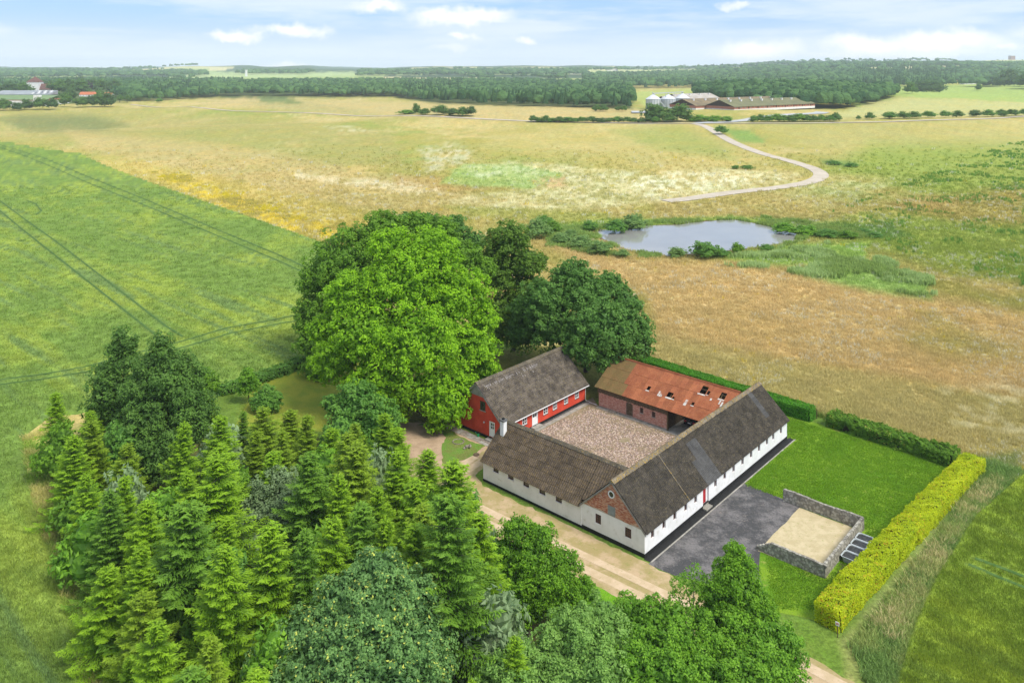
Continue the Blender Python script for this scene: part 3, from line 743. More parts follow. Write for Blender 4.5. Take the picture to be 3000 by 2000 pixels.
def lichen_lumps(parent, p0, p1, n, mat, spread=.22, r=(.04, .11), name='moss'):
    """cushions of moss and lichen grown along a ridge: nobody could count them"""
    rg = np.random.default_rng(int(p0[0]*7+p0[1])+3); t = rg.random(n); P = np.array(p0)+(np.array(p1)-np.array(p0))*t[:, None]
    u = np.array(p1)-np.array(p0); u = u/np.linalg.norm(u); s = np.array([-u[1], u[0], 0])
    o = (rg.random(n)-.5)*2*spread; P = P+s*o[:, None]; P[:, 2] += .14-abs(o)*.75
    P += np.array([0, 0, 0])-np.array(parent['off'])
    vs = []; fs = []
    for k in range(n):
        rr = rg.uniform(*r); b = len(vs)
        for i in range(6): a = i*math.pi/3; vs.append((P[k, 0]+math.cos(a)*rr, P[k, 1]+math.sin(a)*rr, P[k, 2]-.04))
        for i in range(6): a = i*math.pi/3+.4; vs.append((P[k, 0]+math.cos(a)*rr*.7, P[k, 1]+math.sin(a)*rr*.7, P[k, 2]+rr*.28))
        vs.append((P[k, 0], P[k, 1], P[k, 2]+rr*.45))
        for i in range(6):
            j = (i+1) % 6; fs += [(b+i, b+j, b+6+j, b+6+i), (b+6+i, b+6+j, b+12)]
    me = bpy.data.meshes.new(name); me.from_pydata(vs, [], fs); ob = link(name, me, parent, mat); ob['kind'] = 'stuff'; return ob
def bricks(parent, name, mat, axis, c, out, a0, a1, z0, z1, inside_fn, L=.24, h=.062, joint=.013, proud=.016):
    """every brick of the wall face, joined into one mesh"""
    rg = np.random.default_rng(int(a0*10+z0*100)+17); vs = []; fs = []; val = []
    z = z0; r = 0; off = parent['off']
    while z+h <= z1:
        a = a0-(L/2 if r % 2 else 0)
        while a < a1:
            b0, b1 = max(a, a0), min(a+L-joint, a1); am = (b0+b1)/2
            if b1-b0 > .05 and inside_fn(am, z+h/2):
                d0, d1 = c+out*(proud+rg.uniform(-.006, .007)), c-out*.01
                base = len(vs)
                for d in (d1, d0):
                    for aa, zz in ((b0, z), (b1, z), (b1, z+h), (b0, z+h)):
                        vs.append(((aa, d, zz) if axis == 1 else (d, aa, zz)))
                for f in ((4, 5, 6, 7), (0, 1, 5, 4), (1, 2, 6, 5), (2, 3, 7, 6), (3, 0, 4, 7)):
                    fs.append(tuple(base+i for i in f))
                val += [rg.random()]*5
            a += L
        z += h+joint; r += 1
    co = np.array(vs)-np.array(off); me = np_mesh(name, co, np.array(fs), {'v': val})
    o = link(name, me, parent, mat); o['kind'] = 'stuff'; return o

# ------------------------------------------------------------------ the long white barn
LB, WB, EB, RB = 35.0, 8.0, 2.72, 6.45
barn = farm_thing('long_barn', 0, 0, 'long white barn with black plinth, dark corrugated roof and a brick gable facing the track', 'barn')
wx = [1.2, 3.43, 5.64, 7.94, 10.12, 14.72, 17.0, 19.25, 21.6, 23.95, 26.2, 28.52, 30.4, 32.78]
ops = [(x, x+.62, 1.38, 2.58) for x in wx]+[(12.07, 13.42, .42, 2.66)]
wall_panel('front_wall', M['white'], barn, 1, 0, -1, 0, LB, .42, EB, ops, thick=.34)
wall_panel('gable_wall', M['white'], barn, 0, 0, -1, .34, WB, .42, 2.74, [(1.62, 2.4, 1.3, 2.3), (5.44, 6.18, 1.3, 2.3)], thick=.34)
mb = MB(); mb.prism([(.02, 2.74), (WB, 2.74), (WB, 2.85), (4, RB-.12), (.02, 2.76)], .0, .3, axis=0); mb.build('gable_backing', M['mortar'], barn)
mb = MB(); mb.prism([(.34, .05), (WB, .05), (WB, 2.7), (4, RB-.2), (.34, 2.7)], LB-.32, LB-.002, axis=0); mb.build('far_gable_wall', M['white'], barn)
mb = MB(); mb.box(.3, WB-.3, .05, LB-.32, WB-.002, EB); mb.build('yard_wall', M['white'], barn)
def in_gable(y, z):
    if z > RB-.2-abs(y-4)*.9375-.02: return False
    if 3.60 < y < 4.52 and 2.8 < z < 3.84: return False
    if (y-4.1)**2+(z-5.03)**2 < .42**2: return False
    low = 2.78+.16*math.floor(3*vn1(y*.9))/2
    return z > low
def vn1(t): return float(vnoise(np.array([t]), np.array([.5]), 4)[0])
bricks(barn, 'bricks', M['brick'], 0, 0, -1, .05, WB-.05, 2.76, RB, in_gable)
mb = MB(); mb.box(-.035, -.035, 0, LB+.03, .2, .425); mb.box(-.035, .2, 0, .2, WB, .425); mb.build('plinth', M['black'], barn)
for x in wx: window(barn, 1, 0, -1, x+.02, x+.60, 1.4, 2.56, 2, 4, M['brown_frame'], .16, .03, .05)
for a0, a1 in ((1.62, 2.4), (5.44, 6.18)): window(barn, 0, 0, -1, a0+.01, a1-.01, 1.31, 2.29, 3, 4, M['brown_frame'], .05, .035, .05)
mb = MB(); mb.box(12.1, .20, .45, 13.05, .25, 2.62); dr_ = mb.build('door', M['door_red'], barn)
mb = MB(); mb.cyl((12.2, .195, 1.45), (12.2, .13, 1.45), .022, n=6); mb.box(12.185, .12, 1.43, 12.31, .14, 1.47); h_ = mb.build('handle', M['zinc'], barn); h_.parent = dr_
mb = MB(); mb.box(13.05, .19, .42, 13.42, .33, 2.66); mb.build('door_niche', M['white_paint'], barn)
mb = MB(); mb.box(11.95, -.55, .03, 13.3, -.04, .17); mb.box(12.02, -.04, .03, 13.25, .2, .40); mb.build('doorstep', M['concrete'], barn)
# hatch and round window in the gable
mb = MB(); mb.box(-.045, 3.62, 2.82, .02, 4.50, 3.80); hb = mb.build('hatch', M['grey_metal'], barn)
mb = MB()
for k in range(24):
    a, b = 2*math.pi*k/24, 2*math.pi*(k+1)/24
    for r0, r1 in ((.28, .40),):
        y0, y1 = 4.1+math.cos(a)*r0, 4.1+math.cos(b)*r0; Y0, Y1 = 4.1+math.cos(a)*r1, 4.1+math.cos(b)*r1
        z0, z1 = 5.03+math.sin(a)*r0, 5.03+math.sin(b)*r0; Z0, Z1 = 5.03+math.sin(a)*r1, 5.03+math.sin(b)*r1
        mb.add([(-.05, y0, z0), (-.05, y1, z1), (-.05, Y1, Z1), (-.05, Y0, Z0), (.01, y0, z0), (.01, y1, z1), (.01, Y1, Z1), (.01, Y0, Z0)], [(0, 1, 2, 3), (4, 5, 6, 7), (0, 1, 5, 4), (2, 3, 7, 6)])
rw = mb.build('round_window', M['white'], barn)
mb = MB(); mb.cyl((-.012, 4.1, 5.03), (.0, 4.1, 5.03), .285, n=24); q = mb.build('pane', M['glass'], barn); q.parent = rw
mb = MB()
for k in range(3):
    a = math.pi*k/3+.3; dy, dz_ = math.cos(a)*.28, math.sin(a)*.28; mb.cyl((-.03, 4.1-dy, 5.03-dz_), (-.03, 4.1+dy, 5.03+dz_), .014, n=4)
q = mb.build('glazing_bar', M['brown_frame'], barn); q.parent = rw
# roof
sl = math.hypot(4.22, RB-EB+.2)
rise = (RB-EB)/4.0; ov = .22
def zb(y): return RB-abs(y-4)*rise
roof_deck(barn, 'roof_deck', M['brown_wood'], [(-.12, -ov, zb(-ov)), (LB+.1, -ov, zb(-ov)), (LB+.1, 4, RB), (-.12, 4, RB)])
roof_deck(barn, 'roof_deck', M['brown_wood'], [(-.12, 8+ov, zb(8+ov)), (LB+.1, 8+ov, zb(8+ov)), (LB+.1, 4.001, RB), (-.12, 4.001, RB)])
sdir_ = Vector((0, 4+ov, RB-zb(-ov))); slen = sdir_.length
def bm_fn(x, y):
    if 12.6 < x < 15.9 and (y < 2.8 or (13.4 < x and y < 4.7)): return M['roof_new']
    if 31.2 < x < 32.6 and y > 2.4: return M['roof_new']
    return M['roof_dark']
lay_sheets(barn, (-.15, -ov-.06, zb(-ov)-.05), (1, 0, 0), sdir_, LB+.3, slen, 33, 6, bm_fn)
lay_sheets(barn, (LB+.15, 8+ov+.06, zb(8+ov)-.05), (-1, 0, 0), Vector((0, -4-ov, RB-zb(8+ov))), LB+.3, slen, 17, 2, lambda x, y: M['roof_moss'], amp=.03, pitch=.35)
ridge_caps(barn, (-.2, 4, RB+.02), (LB+.2, 4, RB+.02), 30, M['ridge'], .2)
lichen_lumps(barn, (0, 4, RB+.03), (LB, 4, RB+.03), 620, M['ridge'], .33)
# pale joint strip down the roof and the verge boards of the gable
mb = MB(); a = Vector((8.5, -ov-.1, zb(-ov)+.02)); b = Vector((8.5, 3.8, zb(3.8)+.10)); n_ = Vector((0, -rise, 1)).normalized()
mb.add([a+n_*.05, a+Vector((.09, 0, 0))+n_*.05, b+Vector((.09, 0, 0))+n_*.03, b+n_*.03, a, a+Vector((.09, 0, 0)), b+Vector((.09, 0, 0)), b], [(0, 1, 2, 3), (0, 1, 5, 4), (1, 2, 6, 5), (3, 0, 4, 7)])
mb.build('joint_strip', M['ridge'], barn)
for s_ in (-1, 1):
    mb = MB(); y0 = 4+s_*(4+ov); mb.add([(-.17, y0, zb(y0)-.2), (-.17, 4, RB-.2), (-.17, 4, RB), (-.17, y0, zb(y0)), (-.13, y0, zb(y0)-.2), (-.13, 4, RB-.2), (-.13, 4, RB), (-.13, y0, zb(y0))],
        [(0, 1, 2, 3), (4, 5, 6, 7), (0, 1, 5, 4), (2, 3, 7, 6), (0, 3, 7, 4)]); mb.build('verge_board', M['grey_board'], barn)
# kerb strip round the barn foot
mb = MB(); mb.box(-.25, -.95, 0, LB+.6, -.80, .07); tag(mb.build('kerb', M['concrete'], farm_thing('kerb_strip', 17, -.8, 'narrow pale concrete kerb along the foot of the long white barn', 'kerb')), None)
mb = MB(); mb.box(-.2, -.80, -.02, LB+.5, -.04, .028)
o = mb.build('gravel_strip', M['black'], farm_thing('drain_strip', 17, -.4, 'dark gravel strip between the barn plinth and its kerb', 'gravel strip'))

# ------------------------------------------------------------------ the white wing
wing = farm_thing('white_wing', 0, 15, 'low white wing with mossy brown roof, five small windows and a white chimney', 'barn wing')
RW, EW = 6.0, 2.55; rw_ = (RW-EW)/4.0
wops = [(10.72, 11.6, 1.62, 2.18), (13.11, 14.0, 1.64, 2.2), (15.53, 16.4, 1.66, 2.22), (17.91, 18.8, 1.68, 2.24), (20.29, 21.17, 1.7, 2.26)]
wall_panel('outer_wall', M['white'], wing, 0, -.012, -1, 8.03, 22.82, .27, EW, wops, thick=.3)
for a0, a1, z0, z1 in wops: window(wing, 0, -.012, -1, a0+.01, a1-.01, z0+.01, z1-.01, 1, 1, M['brown_frame'], .06, .03, .055, M['white'])
mb = MB(); mb.box(-.05, 8.06, 0, .2, 22.86, .275); mb.build('plinth', M['black'], wing)
mb = MB(); mb.box(-.075, 7.96, .3, -.014, 8.12, 2.7); mb.build('corner_lesene', M['white'], wing)
mb = MB(); mb.prism([(.29, .05), (8, .05), (8, EW), (4, RW-.12), (.29, EW)], 22.5, 22.815, axis=1); mb.build('end_wall', M['white'], wing)
mb = MB(); mb.box(7.7, 8.3, .05, 8.0, 22.5, EW); mb.build('yard_wall', M['white'], wing)
mb = MB(); mb.cyl((-.03, 21.5, 2.36), (-.01, 21.5, 2.36), .07, n=10); mb.build('vent', M['grey_metal'], wing)
def zw(x): return RW-abs(x-4)*rw_
yo = 23.05
roof_deck(wing, 'roof_deck', M['brown_wood'], [(-.22, 8.25, zw(-.22)), (-.22, yo, zw(-.22)), (4, yo, RW), (4, 8.25, RW)])
roof_deck(wing, 'roof_deck', M['brown_wood'], [(8.22, 8.25, zw(8.22)), (8.22, yo, zw(8.22)), (4.001, yo, RW), (4.001, 8.25, RW)])
sd = Vector((4.22, 0, RW-zw(-.22)))
lay_sheets(wing, (-.28, yo+.04, zw(-.22)-.05), (0, -1, 0), sd, yo-8.18, sd.length, 14, 6, lambda x, y: M['roof_moss'])
lay_sheets(wing, (.35, 8.17, zw(.35)+.02), (0, -1, 0), sd, 3.75, sd.length-.72, 4, 5, lambda x, y: M['roof_moss'])
lay_sheets(wing, (8.28, 4.6, zw(8.22)-.05), (0, 1, 0), Vector((-4.22, 0, RW-zw(8.22))), yo-4.55, sd.length, 8, 2, lambda x, y: M['roof_moss'], amp=.03, pitch=.35)
ridge_caps(wing, (4, yo+.05, RW+.02), (4, 4.7, RW+.02), 16, M['ridge_house'], .18)
lichen_lumps(wing, (4, 4.8, RW+.02), (4, yo, RW+.02), 260, M['ridge'], .3)
mb = MB(); mb.box(2.45, 21.75, 4.2, 3.05, 22.35, 6.55); ch = mb.build('chimney', M['white'], wing); bevel_mod(ch)
mb = MB(); mb.box(2.38, 21.68, 6.55, 3.12, 22.42, 6.72)
q = mb.build('chimney_cap', M['sill'], wing); q.parent = ch
mb = MB(); mb.cyl((2.75, 22.05, 6.72), (2.75, 22.05, 6.9), .2, .17, 10); q = mb.build('flue', M['black'], wing); q.parent = ch

# ------------------------------------------------------------------ the red farmhouse
X0, X1, Y0, Y1 = 8.3, 26.5, 27.4, 36.7
house = farm_thing('farmhouse', X0, Y0, 'red farmhouse with white windows and doors under a weathered grey corrugated roof', 'farmhouse')
EH, RH = 2.9, 6.95; ym = (Y0+Y1)/2; rh = (RH-EH)/(ym-Y0)
hw = [(12.35, 13.35), (16.85, 17.85), (18.95, 19.9), (21.5, 22.45), (24.07, 25.05)]
hops = [(a, b, 1.1, 2.5) for a, b in hw]+[(14.38, 15.62, .30, 2.52)]
wall_panel('front_wall', M['red_wall'], house, 1, Y0, -1, X0, X1, .36, EH, hops, thick=.3)
mb = MB(); mb.box(X0-.03, Y0-.03, 0, X1+.03, Y0+.2, .365); mb.box(X0-.03, Y0+.2, 0, X0+.2, Y1, .365); mb.build('plinth', M['black'], house)
wall_panel('gable_wall', M['red_wall'], house, 0, X0, -1, Y0+.3, Y1, .36, EH-.05, [(28.72, 29.72, .42, 2.45)], thick=.3)
mb = MB(); mb.prism([(Y0+.02, EH-.05), (Y1, EH-.05), (ym+1.55, RH-1.62), (ym-1.55, RH-1.62)], X0, X0+.3, axis=0); mb.build('gable_upper_wall', M['red_wall'], house)
mb = MB(); mb.prism([(ym-1.75, RH-1.7), (ym+1.75, RH-1.7), (ym, RH-.1)], X0-.06, X0+.25, axis=0); mb.build('gable_boarding', M['grey_board'], house)
mb = MB(); mb.prism([(Y0+.3, .05), (Y1, .05), (Y1, EH), (ym, RH-.15), (Y0+.3, EH)], X1-.3, X1-.004, axis=0); mb.build('far_gable_wall', M['red_wall'], house)
mb = MB(); mb.box(X0+.3, Y1-.3, .05, X1-.3, Y1-.004, EH); mb.build('back_wall', M['red_wall'], house)
for a, b in hw:
    w_ = window(house, 1, Y0, -1, a+.01, b-.01, 1.11, 2.49, 2, 3, M['white_paint'], .0, .05, .09, M['sill'])
    mb = MB(); mb.box((a+b)/2-.05, Y0-.02, 1.15, (a+b)/2+.05, Y0-.001, 2.45); q = mb.build('mullion', M['white_paint'], house); q.parent = w_
def panel_door(parent, axis, c, out, a0, a1, z0, z1, glass_from):
    def bx(mb, p0, p1, q0, q1, d0, d1):
        lo, hi = c-out*d0, c-out*d1
        mb.box(p0, lo, q0, p1, hi, q1) if axis == 1 else mb.box(lo, p0, q0, hi, p1, q1)
    mb = MB(); bx(mb, a0+.09, a1-.09, z0, glass_from, .02, .07)
    bx(mb, a0+.09, a0+.2, glass_from, z1-.1, .02, .07); bx(mb, a1-.2, a1-.09, glass_from, z1-.1, .02, .07); bx(mb, a0+.2, a1-.2, z1-.2, z1-.1, .02, .07)
    am = (a0+a1)/2; gm = (glass_from+z1-.2)/2
    bx(mb, am-.03, am+.03, glass_from, z1-.2, .025, .065); bx(mb, a0+.2, am-.03, gm-.03, gm+.03, .025, .065); bx(mb, am+.03, a1-.2, gm-.03, gm+.03, .025, .065)
    d = mb.build('door', M['white_paint'], parent)
    g = MB(); bx(g, a0+.15, a1-.15, glass_from-.05, z1-.15, .075, .09); q = g.build('pane', M['glass'], parent); q.parent = d
    f = MB(); bx(f, a0, a0+.085, z0, z1, -.03, .09); bx(f, a1-.085, a1, z0, z1, -.03, .09); bx(f, a0+.085, a1-.085, z1-.095, z1, -.03, .09)
    q = f.build('door_frame', M['white_paint'], parent); q.parent = d
    h = MB(); bx(h, a1-.19, a1-.13, z0+.95, z0+1.0, -.03, .02); q = h.build('handle', M['zinc'], parent); q.parent = d
    return d
panel_door(house, 1, Y0, -1, 14.4, 15.6, .32, 2.5, 1.45)
panel_door(house, 0, X0, -1, 28.73, 29.71, .43, 2.44, 1.5)
mb = MB(); mb.box(14.1, Y0-.75, .02, 15.9, Y0-.04, .30); mb.box(13.95, Y0-1.15, .02, 16.05, Y0-.76, .16); mb.build('front_steps', M['concrete'], house)
mb = MB(); mb.box(X0-.7, 28.5, .02, X0-.04, 29.95, .2); mb.build('gable_doorstep', M['concrete'], house)
mb = MB(); mb.box(X0-.03, 30.45, 3.5, X0+.001, 31.45, 4.72); gw = mb.build('window', M['brown_frame'], house)
for a, b in ((30.53, 30.92), (30.98, 31.37)):
    g = MB(); g.box(X0-.045, a, 3.58, X0-.031, b, 4.64); q = g.build('pane', M['glass'], house); q.parent = gw
g = MB(); g.box(X0-.10, 30.38, 3.40, X0-.0005, 31.52, 3.497); q = g.build('sill', M['grey_board'], house); q.parent = gw
mb = MB(); mb.cyl((X0, 30.62, 2.05), (X0-.14, 30.62, 2.12), .02, n=6); mb.cyl((X0-.14, 30.62, 2.14), (X0-.14, 30.62, 1.98), .05, .13, 10); mb.build('wall_lamp', M['zinc'], house)
def zh(y): return RH-abs(y-ym)*rh
yv = Y0-.42
roof_deck(house, 'roof_deck', M['grey_board'], [(X0-.28, yv, zh(yv)), (X1+.3, yv, zh(yv)), (X1+.3, ym, RH), (X0-.28, ym, RH)])
yw = Y1+.42
roof_deck(house, 'roof_deck', M['grey_board'], [(X0-.28, yw, zh(yw)), (X1+.3, yw, zh(yw)), (X1+.3, ym+.001, RH), (X0-.28, ym+.001, RH)])
sd = Vector((0, ym-yv, RH-zh(yv)))
lay_sheets(house, (X0-.32, yv-.06, zh(yv)-.05), (1, 0, 0), sd, X1-X0+.66, sd.length, 19, 9, lambda x, y: M['roof_house'], tip=.045)
lay_sheets(house, (X1+.34, yw+.06, zh(yw)-.05), (-1, 0, 0), Vector((0, ym-yw, RH-zh(yw))), X1-X0+.66, sd.length, 10, 2, lambda x, y: M['roof_house'], amp=.03, pitch=.35)
ridge_caps(house, (X0-.35, ym, RH+.02), (X1+.35, ym, RH+.02), 18, M['ridge_house'], .2)
lichen_lumps(house, (X0, ym, RH+.03), (X1, ym, RH+.03), 130, M['ridge'], .3)
# frost-pale patches of bare cement below the ridge
M['pale_cement'] = simple('pale_cement', (.33, .31, .30), (.26, .24, .23), 5, .9)
mb = MB(); rg = random.Random(3); n_ = Vector((0, -rh, 1)).normalized()
for k in range(120):
    x = X0+.5+rg.random()*11.2; d = .42+rg.random()*.55
    if rg.random() < .75: d = .42+rg.random()*.25
    w_ = rg.uniform(.06, .16); l_ = rg.uniform(.10, .55); s0 = Vector((x, ym-d*ym*0-d, zh(ym-d)))+n_*.082; s1 = Vector((x, ym-d-l_, zh(ym-d-l_)))+n_*.082
    mb.quad(s0, s0+Vector((w_, 0, 0)), s1+Vector((w_, 0, 0)), s1)
q = mb.build('bare_cement_patches', M['pale_cement'], house); q['kind'] = 'stuff'
for s_ in (-1, 1):
    mb = MB(); y0 = ym+s_*(ym-yv); xg = X0-.34
    mb.add([(xg, y0, zh(y0)-.22), (xg, ym, RH-.22), (xg, ym, RH+.02), (xg, y0, zh(y0)+.02), (xg+.05, y0, zh(y0)-.22), (xg+.05, ym, RH-.22), (xg+.05, ym, RH+.02), (xg+.05, y0, zh(y0)+.02)],
        [(0, 1, 2, 3), (4, 5, 6, 7), (0, 1, 5, 4), (2, 3, 7, 6), (0, 3, 7, 4)]); mb.build('bargeboard', M['grey_board'], house)
mb = MB(); gy, gz = yv-.13, zh(yv)-.06
prof = [(math.cos(a)*.075, math.sin(a)*.075) for a in np.linspace(math.pi, 2*math.pi, 7)]
vs = [(x, gy+a, gz+b) for x in (X0-.3, X1+.4) for a, b in prof]; mb.add(vs, [(i, i+1, 7+i+1, 7+i) for i in range(6)])
mb.box(X0-.3, gy+.085, gz-.08, X1+.4, gy+.11, gz+.02); mb.build('gutter', M['white_paint'], house)
mb = MB(); mb.tube([(X1+.25, gy, gz-.06), (X1+.05, Y0-.09, gz-.35), (X1+.05, Y0-.09, .35), (X1+.15, Y0-.35, .12)], .04); mb.build('downpipe', M['white_paint'], house)
# lesser things by the house
mb = MB(); mb.tube([(26.75, 27.02, .12), (26.6, 26.3, .10), (26.5, 25.2, .12)], .045); pipe = farm_thing('drain_pipe', 26.6, 26.1, 'white drain pipe lying on the ground between red house and brick shed', 'pipe'); mb.build('pipe', M['white_paint'], pipe)
mb = MB(); rg = random.Random(9)
paving = farm_thing('paved_walk', X0-1.2, 32, 'strip of old paving slabs along the red house gable', 'paving')
for i in range(12):
    for j in range(2):
        mb = MB(); y0 = 27.9+i*.74; x0 = X0-1.75+j*.62
        mb.box(x0, y0, .0, x0+.58, y0+.70, .045+rg.random()*.02); mb.build('paving_slab', M['stone'] if rg.random() < .5 else M['concrete'], paving)
strip = farm_thing('house_path', 20, 26.6, 'narrow concrete path along the courtyard side of the red house', 'path')
for i in range(9):
    mb = MB(); mb.box(16.3+i*1.15, 26.35, 0, 17.42+i*1.15, 27.0, .06); mb.build('slab', M['concrete'], strip)
M['pebble_dark'] = simple('dark_pebbles', (.05, .05, .055), (.12, .12, .13), 9, .8)
mb = MB(); rg = random.Random(31)
for k in range(900):
    x = rg.uniform(16.2, 26.5); y = rg.uniform(27.02, 27.36); r = rg.uniform(.03, .07); z = .0
    mb.add([(x-r, y-r*.7, z), (x+r, y-r*.8, z), (x+r*.8, y+r, z), (x-r*.9, y+r*.8, z), (x, y, z+r*1.2)], [(0, 1, 4), (1, 2, 4), (2, 3, 4), (3, 0, 4)])
o = mb.build('pebble_strip', M['pebble_dark'], farm_thing('pebble_bed', 21, 27.2, 'dark pebble bed between the red house plinth and its path', 'gravel bed')); o['kind'] = 'stuff'
def blob(mb, c, r, rg, sq=.7):
    bm = bmesh.new(); bmesh.ops.create_icosphere(bm, subdivisions=1, radius=1)
    k = rg.random()*9
    for v in bm.verts:
        s = 1+.28*math.sin(v.co.x*3+k)*math.cos(v.co.y*2.7-k)+rg.uniform(-.08, .08); v.co = Vector((v.co.x*r*s, v.co.y*r*s*.9, v.co.z*r*sq*s))
    mb.add([tuple(v.co+Vector(c)) for v in bm.verts], [tuple(v.index for v in f.verts) for f in bm.faces]); bm.free()
rg = random.Random(12)
st = farm_thing('stone_heap', 4.6, 30.1, 'small heap of dark field stones on the grass before the red house', 'stone heap')
for k in range(12):
    mb = MB(); a = rg.random()*6.3; r = rg.uniform(.1, .55); blob(mb, (4.6+math.cos(a)*r, 30.1+math.sin(a)*r*1.3, .12+(.22 if k > 8 else 0)), rg.uniform(.16, .28), rg); mb.build('stone', M['stone'], st)
mb = MB()
for k in range(18):
    a0 = 2*math.pi*k/18; mb.cyl((4.9+math.cos(a0)*.75, 32.2+math.sin(a0)*.75, .07), (4.9+math.cos(a0+.3)*.75, 32.2+math.sin(a0+.3)*.75, .07), .07, n=6)
mb.build('ring', M['stone'], farm_thing('fire_ring', 4.9, 32.2, 'round low ring of stone edging on bare soil near the stone heap', 'ring'))
mb = MB(); mb.cyl((4.0, 27.96, .0), (4.0, 27.96, .07), .42, n=20); cv = farm_thing('well_cover', 4, 27.96, 'round brown manhole cover in the grass beside the wing corner', 'manhole cover'); mb.build('cover', M['soil'], cv)
mb = MB(); mb.cyl((4.0, 27.96, .06), (4.0, 27.96, .09), .30, n=20); mb.build('lid', M['brown_wood'], cv)
M['green_plastic'] = simple('green_plastic', (.01, .30, .11), (.01, .24, .09), 3, .4, .5)
can = farm_thing('watering_can', 7.75, 31.3, 'bright green watering can standing by the red gable', 'watering can')
mb = MB(); mb.cyl((7.75, 31.3, .06), (7.75, 31.3, .36), .15, .13, 12); mb.build('body', M['green_plastic'], can)
mb = MB(); mb.cyl((7.75, 31.42, .14), (7.75, 31.78, .44), .03, .025, 6); mb.cyl((7.75, 31.78, .43), (7.75, 31.83, .5), .03, .07, 8); mb.build('spout', M['green_plastic'], can)
mb = MB(); mb.tube([(7.75, 31.2, .35), (7.75, 31.12, .5), (7.75, 31.02, .45), (7.75, 31.1, .2), (7.75, 31.17, .12)], .018, 6); mb.build('handle', M['green_plastic'], can)

# ------------------------------------------------------------------ the brick shed with the rusty roof
shed = farm_thing('brick_shed', 26.6, 13, 'brick shed with open car bay under a rusty corrugated iron roof full of holes', 'shed')
ER, RR = 2.85, 6.0; xr = 31.4; rr = (RR-3.0)/(xr-26.1)
def zr(x): return RR-abs(x-xr)*rr
sops = [(18.99, 20.12, .15, 1.95), (17.2, 17.78, 1.12, 1.92), (15.25, 15.82, 1.12, 1.92)]
wall_panel('front_wall', M['mortar_pink'], shed, 0, 26.6, -1, 13.36, 24.9, .08, 2.8, sops, thick=.25)
def in_front(y, z):
    for a, b, c_, d in sops:
        if a-.01 < y < b+.01 and c_ < z < d+.0: return False
    if ((y-19.555)/.6)**2+((z-1.93)/.22)**2 < 1 and z > 1.9: return False
    return z < 2.1
bricks(shed, 'bricks', M['brick_barn'], 0, 26.6, -1, 13.36, 24.9, .12, 2.14, in_front, L=.245, h=.064)
mb = MB(); mb.box(26.52, 13.36, 0, 26.8, 24.92, .13); mb.build('plinth', M['concrete'], shed)
# arch over the door: a ring of bricks on edge
mb = MB()
for k in range(9):
    a = math.pi*(.14+.72*k/8); cy, cz = 19.555+math.cos(a)*.66, 1.78+math.sin(a)*.36
    mb.box(26.565, cy-.05, cz-.1, 26.61, cy+.05, cz+.1)
mb.build('arch_bricks', M['brick_barn'], shed)
for k, (y0, y1) in enumerate(((19.02, 19.54), (19.56, 20.09))):
    d = MB(); n = 4
    for i in range(n):
        a = y0+(y1-y0)*i/n; d.box(26.70, a+.008, .16, 26.735, a+(y1-y0)/n-.008, 1.93)
    d.build('door_leaf', M['brown_wood'], shed)
for a, b, c_, d in sops[1:]:
    window(shed, 0, 26.6, -1, a+.01, b-.01, c_+.01, d-.01, 2, 3, M['brown_frame'], .05, .03, .04, M['concrete'])
mb = MB(); rg = random.Random(4); y = 13.42
while y < 24.95:
    w_ = rg.uniform(.12, .17); mb.box(26.545+rg.uniform(-.012, .012), y, 2.08+rg.uniform(-.06, .05), 26.575, y+w_-.015, 3.02); y += w_
q = mb.build('weatherboards', M['brown_wood'], shed); q['kind'] = 'stuff'
mb = MB(); mb.prism([(26.85, .05), (36.2, .05), (36.2, zr(36.2)-.1), (xr, RR-.15), (26.85, zr(26.85)-.1)], 24.66, 24.9, axis=1); mb.build('end_wall', M['brick_barn'], shed)
mb = MB(); mb.box(36.0, 8.3, .05, 36.2, 24.66, zr(36.2)-.1); mb.build('back_wall', M['mortar_pink'], shed)
mb = MB(); mb.box(26.85, 13.4, .05, 36.0, 13.6, 2.9); mb.build('partition', M['brown_wood'], shed)
mb = MB(); mb.box(26.42, 13.16, 0, 26.60, 13.33, 3.0); mb.build('corner_post', M['timber'], shed)
mb = MB(); mb.box(31.0, 12.7, 0, 31.15, 12.85, 3.3); mb.build('post', M['timber'], shed)
mb = MB(); mb.box(26.5, 8.2, 2.72, 26.68, 13.16, 2.92); mb.build('beam', M['timber'], shed)
mb = MB(); mb.box(26.5, 8.2, -.02, 36.0, 13.4, .04); mb.build('bay_floor', M['concrete'], shed)
rf = 25.25
hol = [(rf-17.55, rf-17.05, 2.15, 2.85), (rf-14.25, rf-13.45, 2.05, 2.95), (rf-13.35, rf-13.0, 2.0, 2.4), (rf-10.15, rf-9.25, 4.2, 5.55), (rf-9.1, rf-8.75, 4.3, 5.0), (rf-10.35, rf-9.95, 1.95, 2.5), (rf-7.25, rf-6.45, 4.3, 5.4)]
def rust_fn(x, y):
    edge = 4.35+(5.9-y)*-.02+.9*math.sin(y*.9)*.3
    if x < edge: return M['rust_green']
    return M['rust']
sdr = Vector((xr-26.0, 0, RR-zr(26.0)))
lay_sheets(shed, (26.0, rf, zr(26.0)-.02), (0, -1, 0), sdr, rf-4.5, sdr.length, 26, 3, rust_fn, pitch=.15, amp=.022, holes=hol, tip=.03)
lay_sheets(shed, (36.7, 4.5, zr(36.7)-.02), (0, 1, 0), Vector((xr-36.7, 0, RR-zr(36.7))), rf-4.5, sdr.length, 13, 2, lambda x, y: M['rust'], pitch=.3, amp=.03)
ridge_caps(shed, (xr, rf+.02, RR+.03), (xr, 4.9, RR+.03), 12, M['rust'], .1, .08)
